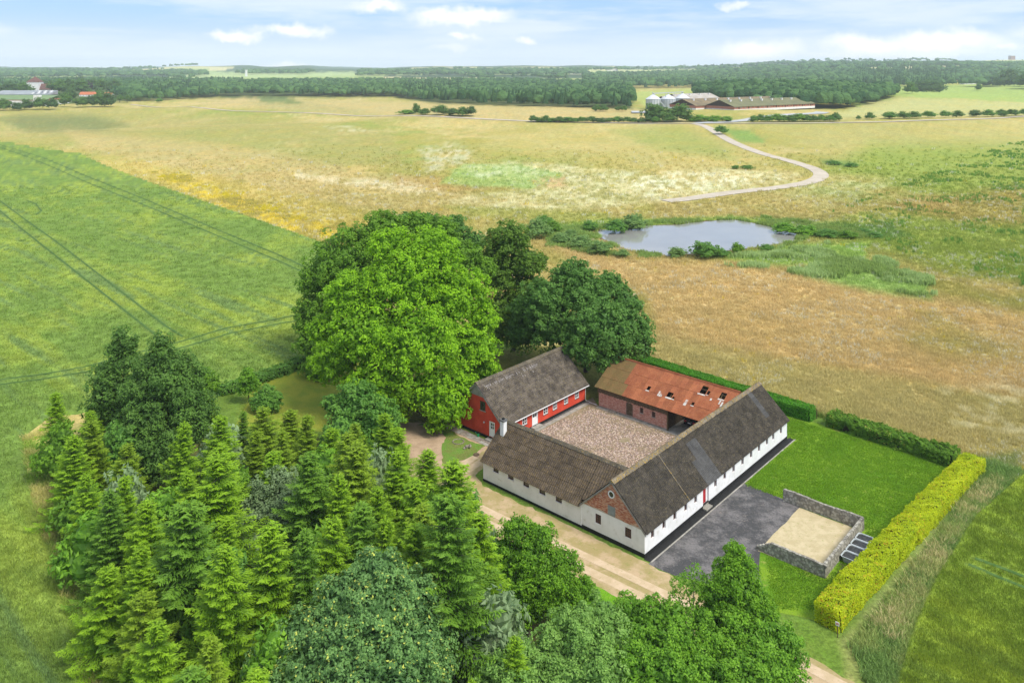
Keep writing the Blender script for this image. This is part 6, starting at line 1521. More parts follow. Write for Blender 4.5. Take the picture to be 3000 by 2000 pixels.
for x in (275, 292): ptree(x, 236, 17, 15, 'far1', 'one of the twin round trees on stems beside the village path' if x < 280 else 'right one of the twin round trees beside the village path', trunk=.25)
M['tile'] = simple('orange_tile', (.50, .17, .08), (.40, .13, .06), .3, .85, .1, c3=(.30, .12, .07), scale3=1); M['tile_dark'] = simple('dark_tile', (.16, .08, .065), (.11, .06, .05), .3, .85, .1)
M['far_brick'] = simple('red_brick', (.40, .17, .12), (.33, .14, .10), .25, .9, .1); M['dark_board'] = simple('dark_boarding', (.045, .03, .025), (.06, .04, .03), .5, .9, .1)
M['green_roof'] = simple('mossy_roof', (.17, .17, .09), (.13, .135, .075), .12, .9, .1, c3=(.20, .17, .09), scale3=.5); M['brown_roof'] = simple('brown_mossy_roof', (.22, .17, .10), (.15, .125, .08), .12, .9, .1, c3=(.28, .21, .12), scale3=.6)
M['pale_roof'] = simple('pale_roof', (.42, .39, .35), (.32, .29, .25), .15, .9, .1, c3=(.26, .22, .17), scale3=.4); M['silo'] = simple('silo_steel', (.50, .53, .55), (.42, .45, .47), .3, .45, .5); M['silo_roof'] = simple('silo_roof_steel', (.60, .62, .64), (.52, .54, .56), .3, .4, .5)
M['hall_roof'] = simple('grey_hall_roof', (.28, .31, .32), (.22, .24, .25), .1, .7, .3); M['hall_green'] = simple('green_hall_roof', (.16, .24, .10), (.13, .2, .09), .1, .9); M['solar'] = simple('dark_panel', (.035, .045, .055), (.05, .06, .07), 2, .2, .6)
M['trim_red'] = simple('red_trim', (.40, .06, .04), None, 2, .7); M['far_white'] = simple('far_white', (.72, .72, .71), (.62, .62, .61), .3, .85)
def local_thing(name, p, label, cat, rz, group=None):
    t = thing(name, p, label, cat, rz, group); t['off'] = (0., 0., 0.); return t
def gable_house(name, p, L, Wd, he, hr, wall, roof, label, rz, cat='house', gable=None, wins=0, chim=0, doors=0, wz=(.9, 2.0), over=.3, plinth=None):
    """long axis local x, ridge along x"""
    t = local_thing(name, p, label, cat, rz)
    mb = MB(); mb.box(0, 0, -1.5, L, Wd, he); mb.build('wall', wall, t)
    for x0, x1 in ((.02, .25), (L-.25, L-.02)):
        mb = MB(); mb.prism([(.02, he), (Wd-.02, he), (Wd/2, hr-.1)], x0, x1, axis=0); mb.build('gable', gable or wall, t)
    k = (hr-he)/(Wd/2); o = over; th = .25
    for s_, nm in ((0, 'roof_slope'), (1, 'roof_slope')):
        y0 = -o if s_ == 0 else Wd+o; z0 = he-k*o; ym_ = Wd/2+(.001 if s_ else 0)
        mb = MB(); mb.add([(-o, y0, z0), (L+o, y0, z0), (L+o, ym_, hr), (-o, ym_, hr), (-o, y0, z0+th), (L+o, y0, z0+th), (L+o, ym_, hr+th), (-o, ym_, hr+th)], [(0, 1, 2, 3), (4, 5, 6, 7), (0, 1, 5, 4), (1, 2, 6, 5), (2, 3, 7, 6), (3, 0, 4, 7)])
        mb.build(nm, roof, t)
    for i in range(wins):
        x = L*(i+.5)/wins; mb = MB(); mb.box(x-.55, -.06, wz[0], x+.55, -.005, wz[1]); w_ = mb.build('window', M['white_paint'], t)
        g = MB(); g.box(x-.42, -.09, wz[0]+.12, x+.42, -.065, wz[1]-.12); q = g.build('pane', M['glass'], t); q.parent = w_
    for i in range(doors):
        x = L*(i+.25)/doors; mb = MB(); mb.box(x-.7, -.08, .1, x+.7, -.005, 2.5); mb.build('door', M['dark_board'], t)
    for i in range(chim):
        x = L*(i+.3)/max(1, chim); mb = MB(); mb.box(x, Wd/2-.4, hr-.3, x+.8, Wd/2+.4, hr+1.2); mb.build('chimney', M['far_brick'], t)
    if plinth: mb = MB(); mb.box(-.05, -.05, -1.5, L+.05, Wd+.05, plinth); mb.build('plinth', M['far_white'], t)
    return t
# church
p = W2(75, 216); s = 1.2755*p[1]/F
ch_ = local_thing('village_church', (p[0], p[1], p[2]), 'white village church with a square tower and dark red pyramid roof', 'church', math.radians(8))
tw, thh = 26*s, 27*s
mb = MB(); mb.box(-tw/2, 0, -2, tw/2, tw, thh); tower = mb.build('tower', M['far_white'], ch_)
mb = MB(); o = .6; mb.add([(-tw/2-o, -o, thh), (tw/2+o, -o, thh), (tw/2+o, tw+o, thh), (-tw/2-o, tw+o, thh), (0, tw/2, thh+13*s)], [(0, 1, 4), (1, 2, 4), (2, 3, 4), (3, 0, 4), (3, 2, 1, 0)]); mb.build('tower_roof', M['tile_dark'], ch_)
nx0, nx1, nh = tw/2+.05, tw/2+26*s, 16*s
mb = MB(); mb.box(nx0, tw*.15, -2, nx1, tw*.85, nh*.6); mb.build('nave', M['far_white'], ch_)
mb = MB(); mb.prism([(tw*.1, nh*.6), (tw*.9, nh*.6), (tw*.5, nh*1.45)], nx0, nx1+.3, axis=0); mb.build('nave_roof', M['tile_dark'], ch_)
p = W2(27, 222); gable_house('village_house', tuple(p), 14, 8, 3, 7.5, M['far_white'], M['tile'], 'small white gabled house left of the church', math.radians(70), wins=2)
p = W2(182, 222); gable_house('village_house', tuple(p), 27, 10, 3, 7, M['far_white'], M['tile'], 'long house with a bright orange tiled roof among the village trees', math.radians(4), wins=6, chim=3)
p = W2(236, 222); gable_house('village_house', tuple(p), 15, 9, 3, 6.5, M['far_white'], M['tile'], 'small orange roofed house right of the long orange one', math.radians(-6), wins=3)
p = W2(213, 220); gable_house('village_house', tuple(p+np.array([0, 8, 0])), 14, 7, 3, 5, M['far_brick'], M['roof_new'], 'grey roofed cottage between the two orange roofs', math.radians(0), wins=2)
# hall with solar panels
p = W2(-60, 243); s = 1.2755*p[1]/F; hall = local_thing('industrial_hall', tuple(p), 'long white hall with a grey and green roof at the left edge', 'hall', math.radians(-1))
Lh = 168*s
mb = MB(); mb.box(0, 0, -2, Lh, 60, 12*s); mb.build('wall', M['far_white'], hall)
mb = MB(); mb.box(-.2, -.25, 12*s, Lh+.2, 60, 13.2*s); mb.build('red_edge', M['trim_red'], hall)
mb = MB(); mb.add([(-.5, -.5, 13.3*s), (Lh, -.5, 13.3*s), (Lh, 30, 13.3*s+5.5), (-.5, 30, 13.3*s+5.5)], [(0, 1, 2, 3)]); mb.build('lower_roof', M['hall_green'], hall)
mb = MB(); mb.add([(-.5, 30.2, 13.3*s+6.4), (Lh*.86, 30.2, 13.3*s+6.4), (Lh*.80, 60, 13.3*s+11), (-.5, 60, 13.3*s+11), (-.5, 30.2, 13.3*s+5.6), (Lh*.86, 30.2, 13.3*s+5.6), (Lh*.80, 60, 13.3*s+5.6), (-.5, 60, 13.3*s+5.6)], [(0, 1, 2, 3), (0, 1, 5, 4), (1, 2, 6, 5)]); mb.build('upper_roof', M['hall_roof'], hall)
for i in range(6):
    for j in range(3):
        x = Lh*.56+i*Lh*.042; y = 34+j*8; z = 13.3*s+6.6+(y-30)*.155
        mb = MB(); mb.add([(x, y, z), (x+Lh*.036, y, z), (x+Lh*.036, y+6.5, z+1.0), (x, y+6.5, z+1.0)], [(0, 1, 2, 3)]); mb.build('roof_panel', M['solar'] if (i+j) % 2 else M['far_white'], hall)
mb = MB(); mb.box(Lh*.83, -1.5, -2, Lh*.905, 5, 24*s); mb.build('stair_tower', M['far_white'], hall)
for i in range(5): mb = MB(); x = Lh*(.42+i*.09); mb.box(x, -.06, 1.5, x+2.2, -.01, 4.0); mb.build('window', M['glass'], hall)
M['red_car'] = simple('red_car_paint', (.45, .02, .03), None, 2, .3, .6)
def small_car(x, y, mat, label):
    p = W2(x, y); t = local_thing('parked_car', tuple(p), label, 'car', .1)
    mb = MB(); mb.box(-2.1, -.85, .3, 2.1, .85, .95); mb.build('body', mat, t)
    mb = MB(); mb.prism([(-1.7, .95), (1.3, .95), (.7, 1.5), (-1.3, 1.5)], -.75, .75, axis=1); mb.build('cabin', M['glass'], t)
    for sx in (-1.3, 1.3):
        for sy in (-.88, .7): mb = MB(); mb.cyl((sx, sy, .33), (sx, sy+.18, .33), .33, n=10); mb.build('wheel', M['tyre'], t)
small_car(38, 246, M['red_car'], 'red car parked before the hall at the left edge'); small_car(62, 246, M['car_paint'], 'dark car parked right of the red one by the hall')

# ------------------------------------------------------------------ the distant farm
def ang(a, b): return math.atan2(b[1]-a[1], b[0]-a[0])
g0 = np.array([217., 781.]); g1 = np.array([324., 855.]); rz = ang(g0, g1); ux = (g1-g0)/np.linalg.norm(g1-g0); uy = np.array([-ux[1], ux[0]])
z0 = float(tz(*g0))
def far_stable(shift, dx, L, Wd, roof, label, nv=8, he=3.3, hr=9.3, door=True):
    o = g0+uy*shift+ux*dx; t = gable_house('distant_stable', (o[0], o[1], z0), L, Wd, he, hr, M['far_brick'], roof, label, rz, 'stable', gable=M['dark_board'], over=.8, plinth=.7)
    k = (hr-he)/(Wd/2)
    for i in range(nv):
        x = L*(i+.6)/nv; y = Wd*.36; z = he+k*y; mb = MB(); mb.box(x-.8, y-.8, z, x+.8, y+.8, z+1.7); v = mb.build('roof_vent', M['far_white'], t)
        mb = MB(); mb.box(x-1.0, y-1.0, z+1.75, x+1.0, y+1.0, z+1.95); q = mb.build('vent_cap', M['far_white'], t); q.parent = v
    if door:
        for i in range(9):
            x = L*(i+.5)/9; mb = MB(); mb.box(x-.7, -.1, .75, x+.7, -.01, 2.9); mb.build('door', M['dark_board'], t)
            for dx_ in (-4.6, 3.6):
                mb = MB(); mb.box(x+dx_-.8, -.1, 1.6, x+dx_+.8, -.01, 2.5); w_ = mb.build('window', M['far_white'] if i < 4 else M['brown_frame'], t)
                g = MB(); g.box(x+dx_-.6, -.13, 1.7, x+dx_+.6, -.11, 2.4); q = g.build('pane', M['glass'], t); q.parent = w_
    return t
far_stable(0, 0, 130, 36, M['green_roof'], 'long brick stable with a green mossy roof, the nearest building of the distant farm')
far_stable(36.6, -14, 142, 36, M['brown_roof'], 'long stable with a brown roof right behind the green roofed one', door=False)
far_stable(148, 85, 67, 34, M['pale_roof'], 'stable with a pale stained roof behind the brown roofed one', nv=4, door=False)
far_stable(106, 20, 34, 24, M['pale_roof'], 'short grey roofed building between the silos and the stables', nv=2, he=4.5, hr=9.5, door=False)
for (x, yb, w, top, ap, lab) in [(1500.5, 251, 34, 227.5, 216.5, 'leftmost corrugated steel grain silo'), (1535, 249, 34, 227, 217, 'middle grain silo half hidden by the grey roof'), (1567, 247, 34, 225.5, 214, 'rightmost steel grain silo with the brightest roof')]:
    p = W2(x, yb); s = 1.2755*p[1]/F; t = local_thing('grain_silo', tuple(p), lab, 'silo', 0, 'steel grain silos of the distant farm'); r = w*s/2; he = (yb-top)*s; ha = (yb-ap)*s
    mb = MB(); n = 32; mb.cyl((0, 0, -1), (0, 0, he), r, n=n); mb.build('shell', M['silo'], t)
    for k in range(16): a = 2*math.pi*k/16; mb = MB(); mb.cyl((math.cos(a)*r*1.01, math.sin(a)*r*1.01, 0), (math.cos(a)*r*1.01, math.sin(a)*r*1.01, he), .14, n=4); mb.build('stiffener', M['grey_metal'], t)
    mb = MB(); mb.cyl((0, 0, he), (0, 0, ha), r*1.04, .6, n); mb.build('roof', M['silo_roof'], t)
    mb = MB(); mb.cyl((0, 0, ha), (0, 0, ha+1), .8, .8, 8); mb.build('cap', M['zinc'], t)
pa, pb = W2(1500.5, 251), W2(1570, 247); zt = float(H-(215*1.2755-V0)*pa[1]/F)
cv = local_thing('grain_conveyor', (0, 0, 0), 'steel conveyor bridge running across the tops of the three silos', 'conveyor', 0)
mb = MB(); mb.cyl((pa[0], pa[1], zt), (pb[0], pb[1], zt+1), .7, n=4); mb.build('bridge', M['zinc'], cv)
mb = MB(); mb.cyl((pa[0]-1, pa[1], zt+1.4), (pa[0]+12, pa[1]-8, zt-15), .6, n=4); mb.build('loading_pipe', M['zinc'], cv)
for t_ in (.22, .5): q = pa+(pb-pa)*t_; mb = MB(); mb.cyl((q[0]+6, q[1], 0), (q[0]+6, q[1], zt), .35, n=4); mb.build('support', M['zinc'], cv)
p = W2(1488, 258); sheet('farm_yard', [(p[0]-18, p[1]-14), (p[0]+30, p[1]-14), (p[0]+34, p[1]+18), (p[0]-14, p[1]+18)], .4+float(p[2]), M['road'], 'grey concrete yard by the silos', 0, 1, 'world')

# ------------------------------------------------------------------ distant woods: low crowns by the thousand
def ico():
    bm = bmesh.new(); bmesh.ops.create_icosphere(bm, subdivisions=2, radius=1); v = np.array([tuple(q.co) for q in bm.verts]); f = np.array([[x.index for x in q.verts] for q in bm.faces]); bm.free()
    keep = v[f].mean(1)[:, 2] > -.35; return v, f[keep]
IV, IF = ico()
def wood(name, poly, label, sp=11.0, h=(12, 18), con=.15, seed=1, rowstep=1.25, top=None, mats=None, kind='stuff'):
    """trees standing on the terrain inside an outline seen at ground level"""
    rg = np.random.default_rng(seed); P = np.array(poly, float); y0, y1 = P[:, 1].min(), P[:, 1].max(); pts = []
    y = y1; Pw = None
    while y > y0:
        w0 = W2(1176, y); dxp = sp/(1.2755*w0[1]/F); xs_ = np.arange(P[:, 0].min(), P[:, 0].max(), dxp*.9)+rg.uniform(-.4, .4)*dxp
        xs_ = xs_+rg.uniform(-.35, .35, len(xs_))*dxp; ys_ = np.full(len(xs_), y)+rg.uniform(-.5, .5, len(xs_))*rowstep
        m = inside(xs_, ys_, poly); pts += list(zip(xs_[m], ys_[m])); y -= rowstep
    V = []; Fc = []; val = []; base = 0; crowns = []
    for k in range(6):
        n = IV*(1+.35*(rg.random(len(IV))[:, None]-.5)); crowns.append(n)
    if not pts: return
    pa_ = np.array(pts); QQ = W2v(pa_[:, 0], pa_[:, 1])
    for (x, yy), q in zip(pts, QQ):
        hh = rg.uniform(*h); isc = rg.random() < (con if not callable(con) else con(x, yy)); r = (sp*.62*rg.uniform(.75, 1.2)) if not isc else sp*.36
        v = crowns[rg.integers(6)].copy()
        if isc: zn = (v[:, 2]+1)/2; v[:, :2] *= (1.15-zn)[:, None]; v = v*[r, r, hh*.62]; v[:, 2] += hh*.55
        else: v = v*[r, r, hh*.42]; v[:, 2] += hh*.6
        a = rg.random()*6.28; c, s_ = math.cos(a), math.sin(a); v = np.stack([v[:, 0]*c-v[:, 1]*s_, v[:, 0]*s_+v[:, 1]*c, v[:, 2]], 1)+q
        V.append(v); Fc.append(IF+base); base += len(v); tone = rg.random()*.8 if not isc else rg.random()*.25; val.append(np.clip(tone+rg.uniform(-.12, .12, len(IF)), 0, .94))
    if not V: return
    me = np_mesh(name, np.concatenate(V), np.concatenate(Fc), {'v': np.concatenate(val)}, smooth=False)
    o = link(name, me, None, M['wood']); TRIS[label] = sum(len(f) for f in Fc); return tag(o, label, 'wood', kind=kind)
def wood_mat():
    m, w, b = pmat('distant_wood', .95, .02); at = w.new('ShaderNodeAttribute', attribute_name='v', attribute_type='GEOMETRY'); p = pos(w)
    n = w.noise(p, .55, 4, .7); f = w.math('ADD', w.math('MULTIPLY', at.outputs['Fac'], .6), w.math('MULTIPLY', n, .55))
    w.put(b.inputs['Base Color'], w.mix(w.smooth(f, .2, .85), (.028, .072, .030), (.095, .185, .060))); add_bump(w, b, n, 1.0, 2.0); return m
M['wood'] = wood_mat()
wood('distant_wood', [(262, 226), (300, 233), (370, 232), (450, 227), (520, 221), (600, 220), (760, 223), (900, 222), (960, 232), (1060, 240), (1200, 244), (1320, 247), (1455, 250), (1450, 222), (1440, 196), (1200, 188), (900, 188), (600, 190), (260, 196)],
     'broad dark wood closing the far side of the meadow', 11.5, (12, 17), lambda x, y: .55 if (340 < x < 460 or 930 < x < 1060 or x > 1090 and y > 232) else .12, 1)
wood('distant_wood', [(1600, 206), (1600, 226), (1700, 238), (1820, 249), (1905, 252), (1975, 248), (2062, 222), (2050, 208), (1900, 205)], 'green wood on the slope behind the distant farm', 11, (12, 18), .06, 2)
wood('distant_wood', [(-60, 214), (100, 200), (260, 200), (520, 196), (560, 189), (200, 188), (-60, 190)], 'dark conifer wood behind the village', 13, (14, 19), .5, 3, 1.1)
wood('distant_wood', [(1340, 205), (1600, 203), (1760, 204), (2352, 186), (2600, 186), (2600, 176), (2170, 180), (1900, 170), (1640, 168), (1340, 174)], 'wide blue-green wood filling the valley beyond the distant farm', 15, (15, 21), .15, 4, 1.05)
wood('distant_wood', [(1950, 183), (2060, 187), (2190, 183), (2190, 168), (2100, 158), (2000, 160), (1950, 172)], 'dense conifer hill on the right skyline', 13, (17, 23), .8, 5, 1.0)
for i, pl_ in enumerate([[(-60, 182), (480, 176), (470, 168), (-60, 170)], [(-60, 168), (420, 166), (460, 163), (-60, 163)], [(540, 172), (700, 172), (730, 167), (560, 166)], [(820, 176), (1350, 174), (1350, 162), (1080, 162), (830, 170)],
        [(1350, 164), (1420, 163), (1700, 160), (1700, 156), (1380, 160)], [(1620, 172), (2000, 168), (2000, 150), (1640, 158)], [(2200, 176), (2460, 176), (2460, 168), (2210, 168)], [(1980, 158), (2460, 154), (2460, 146), (1990, 148)], [(820, 170), (1000, 168), (1000, 165), (830, 166)], [(1700, 158), (2000, 150), (2352, 144), (2460, 142), (2460, 139), (1960, 144), (1700, 153)]]):
    wood('distant_wood', pl_, ['blue wooded ridge on the left horizon', 'faint farthest ridge on the left horizon', 'rounded wooded knoll on the horizon left of centre', 'long wooded ridge on the centre horizon', 'thin woods on the horizon above the silos', 'wooded hills above the distant farm', 'dark copse rows at the right edge of the far fields', 'wooded skyline at the right', 'sparse woods along the centre left skyline', 'highest wooded skyline at the far right'][i], 22, (16, 24), .1, 20+i, .8)
ptree(2118, 215, 52, 33, 'far2', 'left tree of the isolated clump on the light green field', 'clump on the light green field'); ptree(2145, 215, 50, 30, 'far2', 'right tree of the isolated clump on the light green field', 'clump on the light green field'); ptree(2092, 216, 34, 28, 'far1', 'small tree at the left of the isolated clump', 'clump on the light green field')
ptree(2318, 203, 72, 46, 'far2', 'big dark round tree at the right edge'); ptree(2365, 204, 60, 40, 'far2', 'dark tree cut by the right edge'); ptree(2248, 208, 15, 17, 'far1', 'single small tree alone on the far green field'); ptree(2280, 200, 60, 26, 'far2', 'dark tree left of the big round one at the right edge')
p = W2(1300/1.2755, 158); 
for (x, y, w, h, mt, lab) in [(565, 170, 4, 9, 'far_white', 'pale water tower on the horizon left of centre'), (2327, 150, 10, 9, 'far_brick', 'reddish brown block building on the right skyline')]:
    q = W2(x, y+6); s = 1.2755*q[1]/F; t = local_thing('tower_block', tuple(q), lab, 'building', 0); mb = MB(); mb.box(-w*s/2, 0, 0, w*s/2, w*s, (h+6)*s); mb.build('wall', M[mt], t)
    mb = MB(); mb.box(-w*s/2-1, -1, (h+6)*s, w*s/2+1, w*s+1, (h+7)*s); mb.build('roof', M['far_white'] if mt == 'far_brick' else M['zinc'], t)
for x, y, L, lab in [(1620, 165, 300, 'long low white farm building on the far plain'), (1310, 171, 60, 'white farm on the hillside above the centre wood'), (1395, 164, 60, 'pale farm among trees left above the silos'), (2215, 167, 50, 'small farm behind the conifer hill')]:
    q = W2(x, y); gable_house('far_farmhouse', tuple(q), L, 22, 6, 12, M['far_white'], M['pale_roof'], lab, 0, 'farm building')

# ------------------------------------------------------------------ tufts: crop, grass and weeds (too many to count)
def tuft_mesh(name, n, h, spread, w, seed, lean=.35):
    rg = np.random.default_rng(seed); vs = []; fs = []
    for i in range(n):
        a = rg.random()*6.28; r = spread*rg.random()**.5; bx, by = r*math.cos(a), r*math.sin(a); b = rg.random()*6.28; lx, ly = math.cos(b)*lean*h*rg.random(), math.sin(b)*lean*h*rg.random(); hh = h*rg.uniform(.65, 1.1); c = rg.random()*6.28; wx_, wy = math.cos(c)*w/2, math.sin(c)*w/2; o = len(vs)
        vs += [(bx-wx_, by-wy, 0), (bx+wx_, by+wy, 0), (bx+lx*.5+wx_*.8, by+ly*.5+wy*.8, hh*.6), (bx+lx*.5-wx_*.8, by+ly*.5-wy*.8, hh*.6), (bx+lx, by+ly, hh)]; fs += [(o, o+1, o+2, o+3), (o+3, o+2, o+4)]
    me = bpy.data.meshes.new(name); me.from_pydata(vs, [], fs); return me
def tint_mat(name, trans=.25):
    m, w, b = pmat(name, .8, .1); at = w.new('ShaderNodeAttribute', attribute_name='tint', attribute_type='INSTANCER'); w.put(b.inputs['Base Color'], at.outputs['Color'])
    tr = w.new('ShaderNodeBsdfTranslucent'); w.put(tr.inputs[0], at.outputs['Color']); mx = w.new('ShaderNodeMixShader'); mx.inputs[0].default_value = trans
    w.l.new(b.outputs[0], mx.inputs[1]); w.l.new(tr.outputs[0], mx.inputs[2]); w.l.new(mx.outputs[0], w.n['Material Output'].inputs[0]); return m
M['tuft'] = tint_mat('tinted_blades')
def scatter(name, label, P, scale, tint, template, seed, cat='grass', mat='tuft'):
    rg = np.random.default_rng(seed); n = len(P); me = bpy.data.meshes.new(name); me.vertices.add(n); me.vertices.foreach_set('co', P.astype(np.float32).ravel())
    a = me.attributes.new('sc', 'FLOAT', 'POINT'); a.data.foreach_set('value', np.asarray(scale, np.float32))
    a = me.attributes.new('rot', 'FLOAT', 'POINT'); a.data.foreach_set('value', (rg.random(n)*6.28).astype(np.float32)); vattr(me, 'tint', tint)
    o = link(name, me); tag(o, label, cat, kind='stuff')
    if not template.materials: template.materials.append(M[mat])
    src = bpy.data.objects.new(name+'_source', template)
    ng = bpy.data.node_groups.new(name, 'GeometryNodeTree'); ng.interface.new_socket('Geometry', in_out='INPUT', socket_type='NodeSocketGeometry'); ng.interface.new_socket('Geometry', in_out='OUTPUT', socket_type='NodeSocketGeometry')
    N_ = ng.nodes; gi = N_.new('NodeGroupInput'); go = N_.new('NodeGroupOutput'); ip = N_.new('GeometryNodeInstanceOnPoints'); oi = N_.new('GeometryNodeObjectInfo'); oi.inputs['Object'].default_value = src
    a1 = N_.new('GeometryNodeInputNamedAttribute'); a1.data_type = 'FLOAT'; a1.inputs['Name'].default_value = 'sc'
    a2 = N_.new('GeometryNodeInputNamedAttribute'); a2.data_type = 'FLOAT'; a2.inputs['Name'].default_value = 'rot'; cx = N_.new('ShaderNodeCombineXYZ')
    Lk = ng.links.new; Lk(gi.outputs[0], ip.inputs['Points']); Lk(oi.outputs['Geometry'], ip.inputs['Instance']); Lk(a1.outputs[0], ip.inputs['Scale']); Lk(a2.outputs[0], cx.inputs[2]); Lk(cx.outputs[0], ip.inputs['Rotation']); Lk(ip.outputs[0], go.inputs[0])
    md = o.modifiers.new('scatter', 'NODES'); md.node_group = ng; return o
def spread_pts(n, ymin, ymax, seed, xr=.72):
    """points whose spacing grows with distance"""
    rg = np.random.default_rng(seed); iv = rg.uniform(1/ymax, 1/ymin, n); Y = 1/iv; X = rg.uniform(-xr, xr, n)*Y; return X, Y
T_CROP = tuft_mesh('crop_tuft', 12, .50, .30, .045, 1, .35); T_GRASS = tuft_mesh('grass_tuft', 12, .42, .30, .04, 2, .9); T_WEED = tuft_mesh('weed_tuft', 16, .8, .35, .10, 3, .5); T_LAWN = tuft_mesh('lawn_tuft', 8, .07, .16, .03, 4, .8)
def in_poly(X, Y, poly): return inside(X, Y, poly)
def crop_scatter(poly, cols, tracks, n, ymax, seed, label, height):
    X, Y = spread_pts(n, 52, ymax, seed); m = in_poly(X, Y, poly); X, Y = X[m], Y[m]; d = np.full(X.shape, 1e9)
    for t in tracks: d = np.minimum(d, seg_dist(X, Y, [tuple(W2(x, y)[:2]) for x, y in t], False))
    m = (d > .5+Y/800) & (seg_dist(X, Y, poly) > .5); X, Y = X[m], Y[m]; rg = np.random.default_rng(seed); sc = (.75+Y/150)*rg.uniform(.75, 1.25, len(X))
    tint = crop_colour(X, Y, *cols)*rg.uniform(.8, 1.6, (len(X), 1)); scatter('crop_plants', label, np.stack([X, Y, tz(X, Y)+height-.28*sc], 1), sc, np.clip(tint, 0, 1), T_CROP, seed, 'crop')
crop_scatter(FIELD_LW, CROP_L, TRACKS_L, 150000, 330, 61, 'standing green cereal plants of the left field', .55)
crop_scatter(FIELD_RW, CROP_R, TRACKS_R, 260000, 130, 62, 'standing green cereal plants of the right corner field', .68)
def meadow():
    X, Y = spread_pts(330000, 80, 700, 63); kp = np.random.default_rng(1).random(len(X)) < 1-sstep(170, 520, Y); X, Y = X[kp], Y[kp]; fx, fy = to_farm(X, Y)
    m = ~in_poly(X, Y, FIELD_LW) & ~in_poly(X, Y, FIELD_RW) & ~inside(X, Y, PONDW) & ((fx > 44.5) | (fy < -24) | (fy > 62)) & ~((fx < 44.5) & (fy > 0)); X, Y = X[m], Y[m]
    for rd in ([(1530, 463), (1590, 456), (1680, 443), (1790, 431), (1862, 418), (1886, 403), (1868, 388), (1820, 372), (1750, 353), (1690, 330)],):
        d = seg_dist(X, Y, wp(rd), False); X, Y = X[d > 4], Y[d > 4]
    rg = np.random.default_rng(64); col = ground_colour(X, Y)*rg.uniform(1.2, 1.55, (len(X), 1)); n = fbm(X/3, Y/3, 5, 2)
    px, py = PX(X, Y, tz(X, Y)); white = (rg.random(len(X)) < .10) & (fbm(X/14, Y/10, 91, 3) > .52); col[white] = (.68, .68, .55)
    yel = (rg.random(len(X)) < .010) & (fbm(X/20, Y/20, 97, 2) > .5); col[yel] = (.70, .56, .02)
    sc = (.65+Y/210)*rg.uniform(.6, 1.3, len(X))*(.7+.6*n); scatter('meadow_grass', 'tall dry and green meadow grass with white and yellow flowers', np.stack([X, Y, tz(X, Y)], 1), sc, np.clip(col, 0, 1), T_GRASS, 65)
meadow()
def patch_scatter(name, label, poly_px, n, tmpl, sc0, cols, seed, thr=.5, world_poly=None, kth=.5, freq=6, dz=0.0, soft=.01):
    poly = world_poly or px_world(poly_px); P = np.array(poly); rg = np.random.default_rng(seed); X = rg.uniform(P[:, 0].min(), P[:, 0].max(), n); Y = rg.uniform(P[:, 1].min(), P[:, 1].max(), n)
    m = inside(X, Y, poly) & (fbm(X/freq, Y/freq, seed, 3) > thr+.16*(1-sstep(0, soft, seg_dist(X, Y, poly)))) & ~inside(X, Y, PONDW); X, Y = X[m], Y[m]; t = rg.random(len(X))[:, None]; c = np.array(cols); k = sstep(kth-.13, kth+.13, fbm(X/freq/1.5, Y/freq/1.5, seed+4, 3)+rg.uniform(-.08, .08, len(X)))[:, None]
    c = np.minimum(c*1.35, .85); col = (c[0]*(1-t)+c[1]*t); col = col*k+c[-1]*rg.uniform(.75, 1.2, (len(X), 1))*(1-k); scatter(name, label, np.stack([X, Y, tz(X, Y)+dz], 1), sc0*rg.uniform(.6, 1.3, len(X)), col, tmpl, seed, 'plants')
patch_scatter('tall_weeds', 'pale green tall weeds spreading right of the pond', [(1640, 600), (1760, 575), (1900, 560), (2000, 585), (2140, 640), (2150, 690), (2000, 665), (1860, 640), (1760, 620), (1660, 612)], 26000, T_WEED, 1.5, [(.27, .37, .13), (.37, .47, .19), (.22, .31, .08)], 71, .43, soft=16)
patch_scatter('reeds', 'bright green reeds and weeds along the pond banks', [(1190, 520), (1260, 512), (1380, 518), (1480, 512), (1640, 498), (1760, 500), (1980, 525), (2010, 552), (1850, 556), (1760, 578), (1640, 598), (1470, 594), (1380, 588), (1230, 565)], 42000, T_WEED, 1.25, [(.17, .27, .06), (.27, .37, .10), (.21, .29, .07)], 72, .47, soft=7)
patch_scatter('dark_grass', 'darker green clumps of grass in the right meadow', [(1880, 500), (2352, 320), (2600, 600), (2352, 660), (2100, 600), (1900, 545)], 26000, T_WEED, 1.3, [(.10, .22, .035), (.17, .30, .05), (.13, .25, .04)], 73, .56, freq=12)
patch_scatter('ragwort', 'yellow flowering ragwort beside the left field', [(300, 385), (420, 398), (640, 470), (860, 530), (840, 600), (700, 540), (480, 462), (330, 402)], 60000, T_WEED, .8, [(.46, .40, .03), (.55, .48, .05), (.36, .33, .09)], 74, .47, freq=9, soft=8)
vergeW = [(46, -21.5), (46, -25.5), (28, -24.5), (4, -23.8), (-12, -27), (-14, -34), (-4, -24), (1.5, -20), (20, -21.2)]
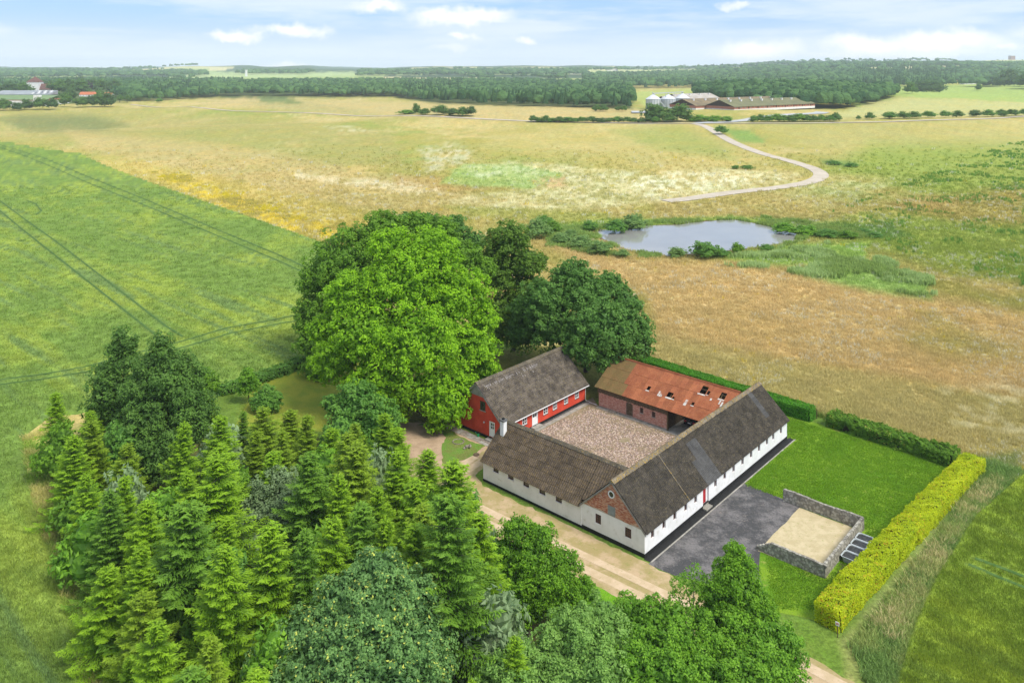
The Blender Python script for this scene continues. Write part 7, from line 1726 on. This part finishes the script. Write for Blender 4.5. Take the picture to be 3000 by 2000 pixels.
patch_scatter('verge_grass', 'tall straw coloured and green grass between the yellow hedge and the right field', None, 60000, T_GRASS, 1.5, [(.33, .36, .12), (.22, .31, .08), (.17, .27, .07)], 75, .25, [tuple(FW(x, y)[:2]) for x, y in vergeW], freq=2.2)
patch_scatter('straw_grass', 'tall straw coloured grass leaning along the outer side of the yellow hedge', None, 16000, T_GRASS, 1.7, [(.52, .45, .24), (.44, .39, .18), (.36, .36, .14)], 78, .40, [tuple(FW(x, y)[:2]) for x, y in [(4, -20.4), (30, -21.5), (45, -22.6), (45, -24.4), (26, -23.2), (2, -22.6)]], freq=2.4, soft=.9)
stripW = px_world([(46, 1008), (105, 985), (140, 1080), (220, 1290), (280, 1440), (340, 1600), (200, 1640), (146, 1400), (76, 1170), (56, 1085)])
patch_scatter('verge_grass', 'weedy grass strip between the left field and the spruces', None, 16000, T_GRASS, 1.25, [(.48, .43, .17), (.36, .36, .10), (.22, .33, .05)], 76, .32, stripW, freq=2.6)
lawnW = [tuple(FW(x, y)[:2]) for x, y in [(20.2, -1.1), (35.5, -1.1), (36.2, 1.5), (41.5, 3.0), (41.6, -18.5), (4, -16.2), (1.6, -13), (5.0, -11), (8.8, -9), (8.9, -15.2), (20.3, -15.2), (20.3, -5.8)]]
patch_scatter('lawn_blades', 'short blades of the mown lawn', None, 60000, T_LAWN, 1.7, [(.10, .225, .012), (.18, .30, .02), (.13, .25, .014)], 77, 0, lawnW, freq=3)

# ------------------------------------------------------------------ air
mb = MB(); mb.box(-9500, -60, -14, 9500, 11600, 150)
hz = mb.build('haze', None); hz['kind'] = 'stuff'; hz['label'] = 'thin summer haze'
m = bpy.data.materials.new('haze'); m.use_nodes = True; w = NT(m.node_tree); w.n.clear(); o = w.new('ShaderNodeOutputMaterial'); pv = w.new('ShaderNodeVolumePrincipled')
pv.inputs['Color'].default_value = (.80, .91, 1.0, 1); pv.inputs['Density'].default_value = HAZE_DENSITY; pv.inputs['Anisotropy'].default_value = 0; w.l.new(pv.outputs[0], o.inputs[1]); hz.data.materials.append(m)
hz.visible_shadow = True
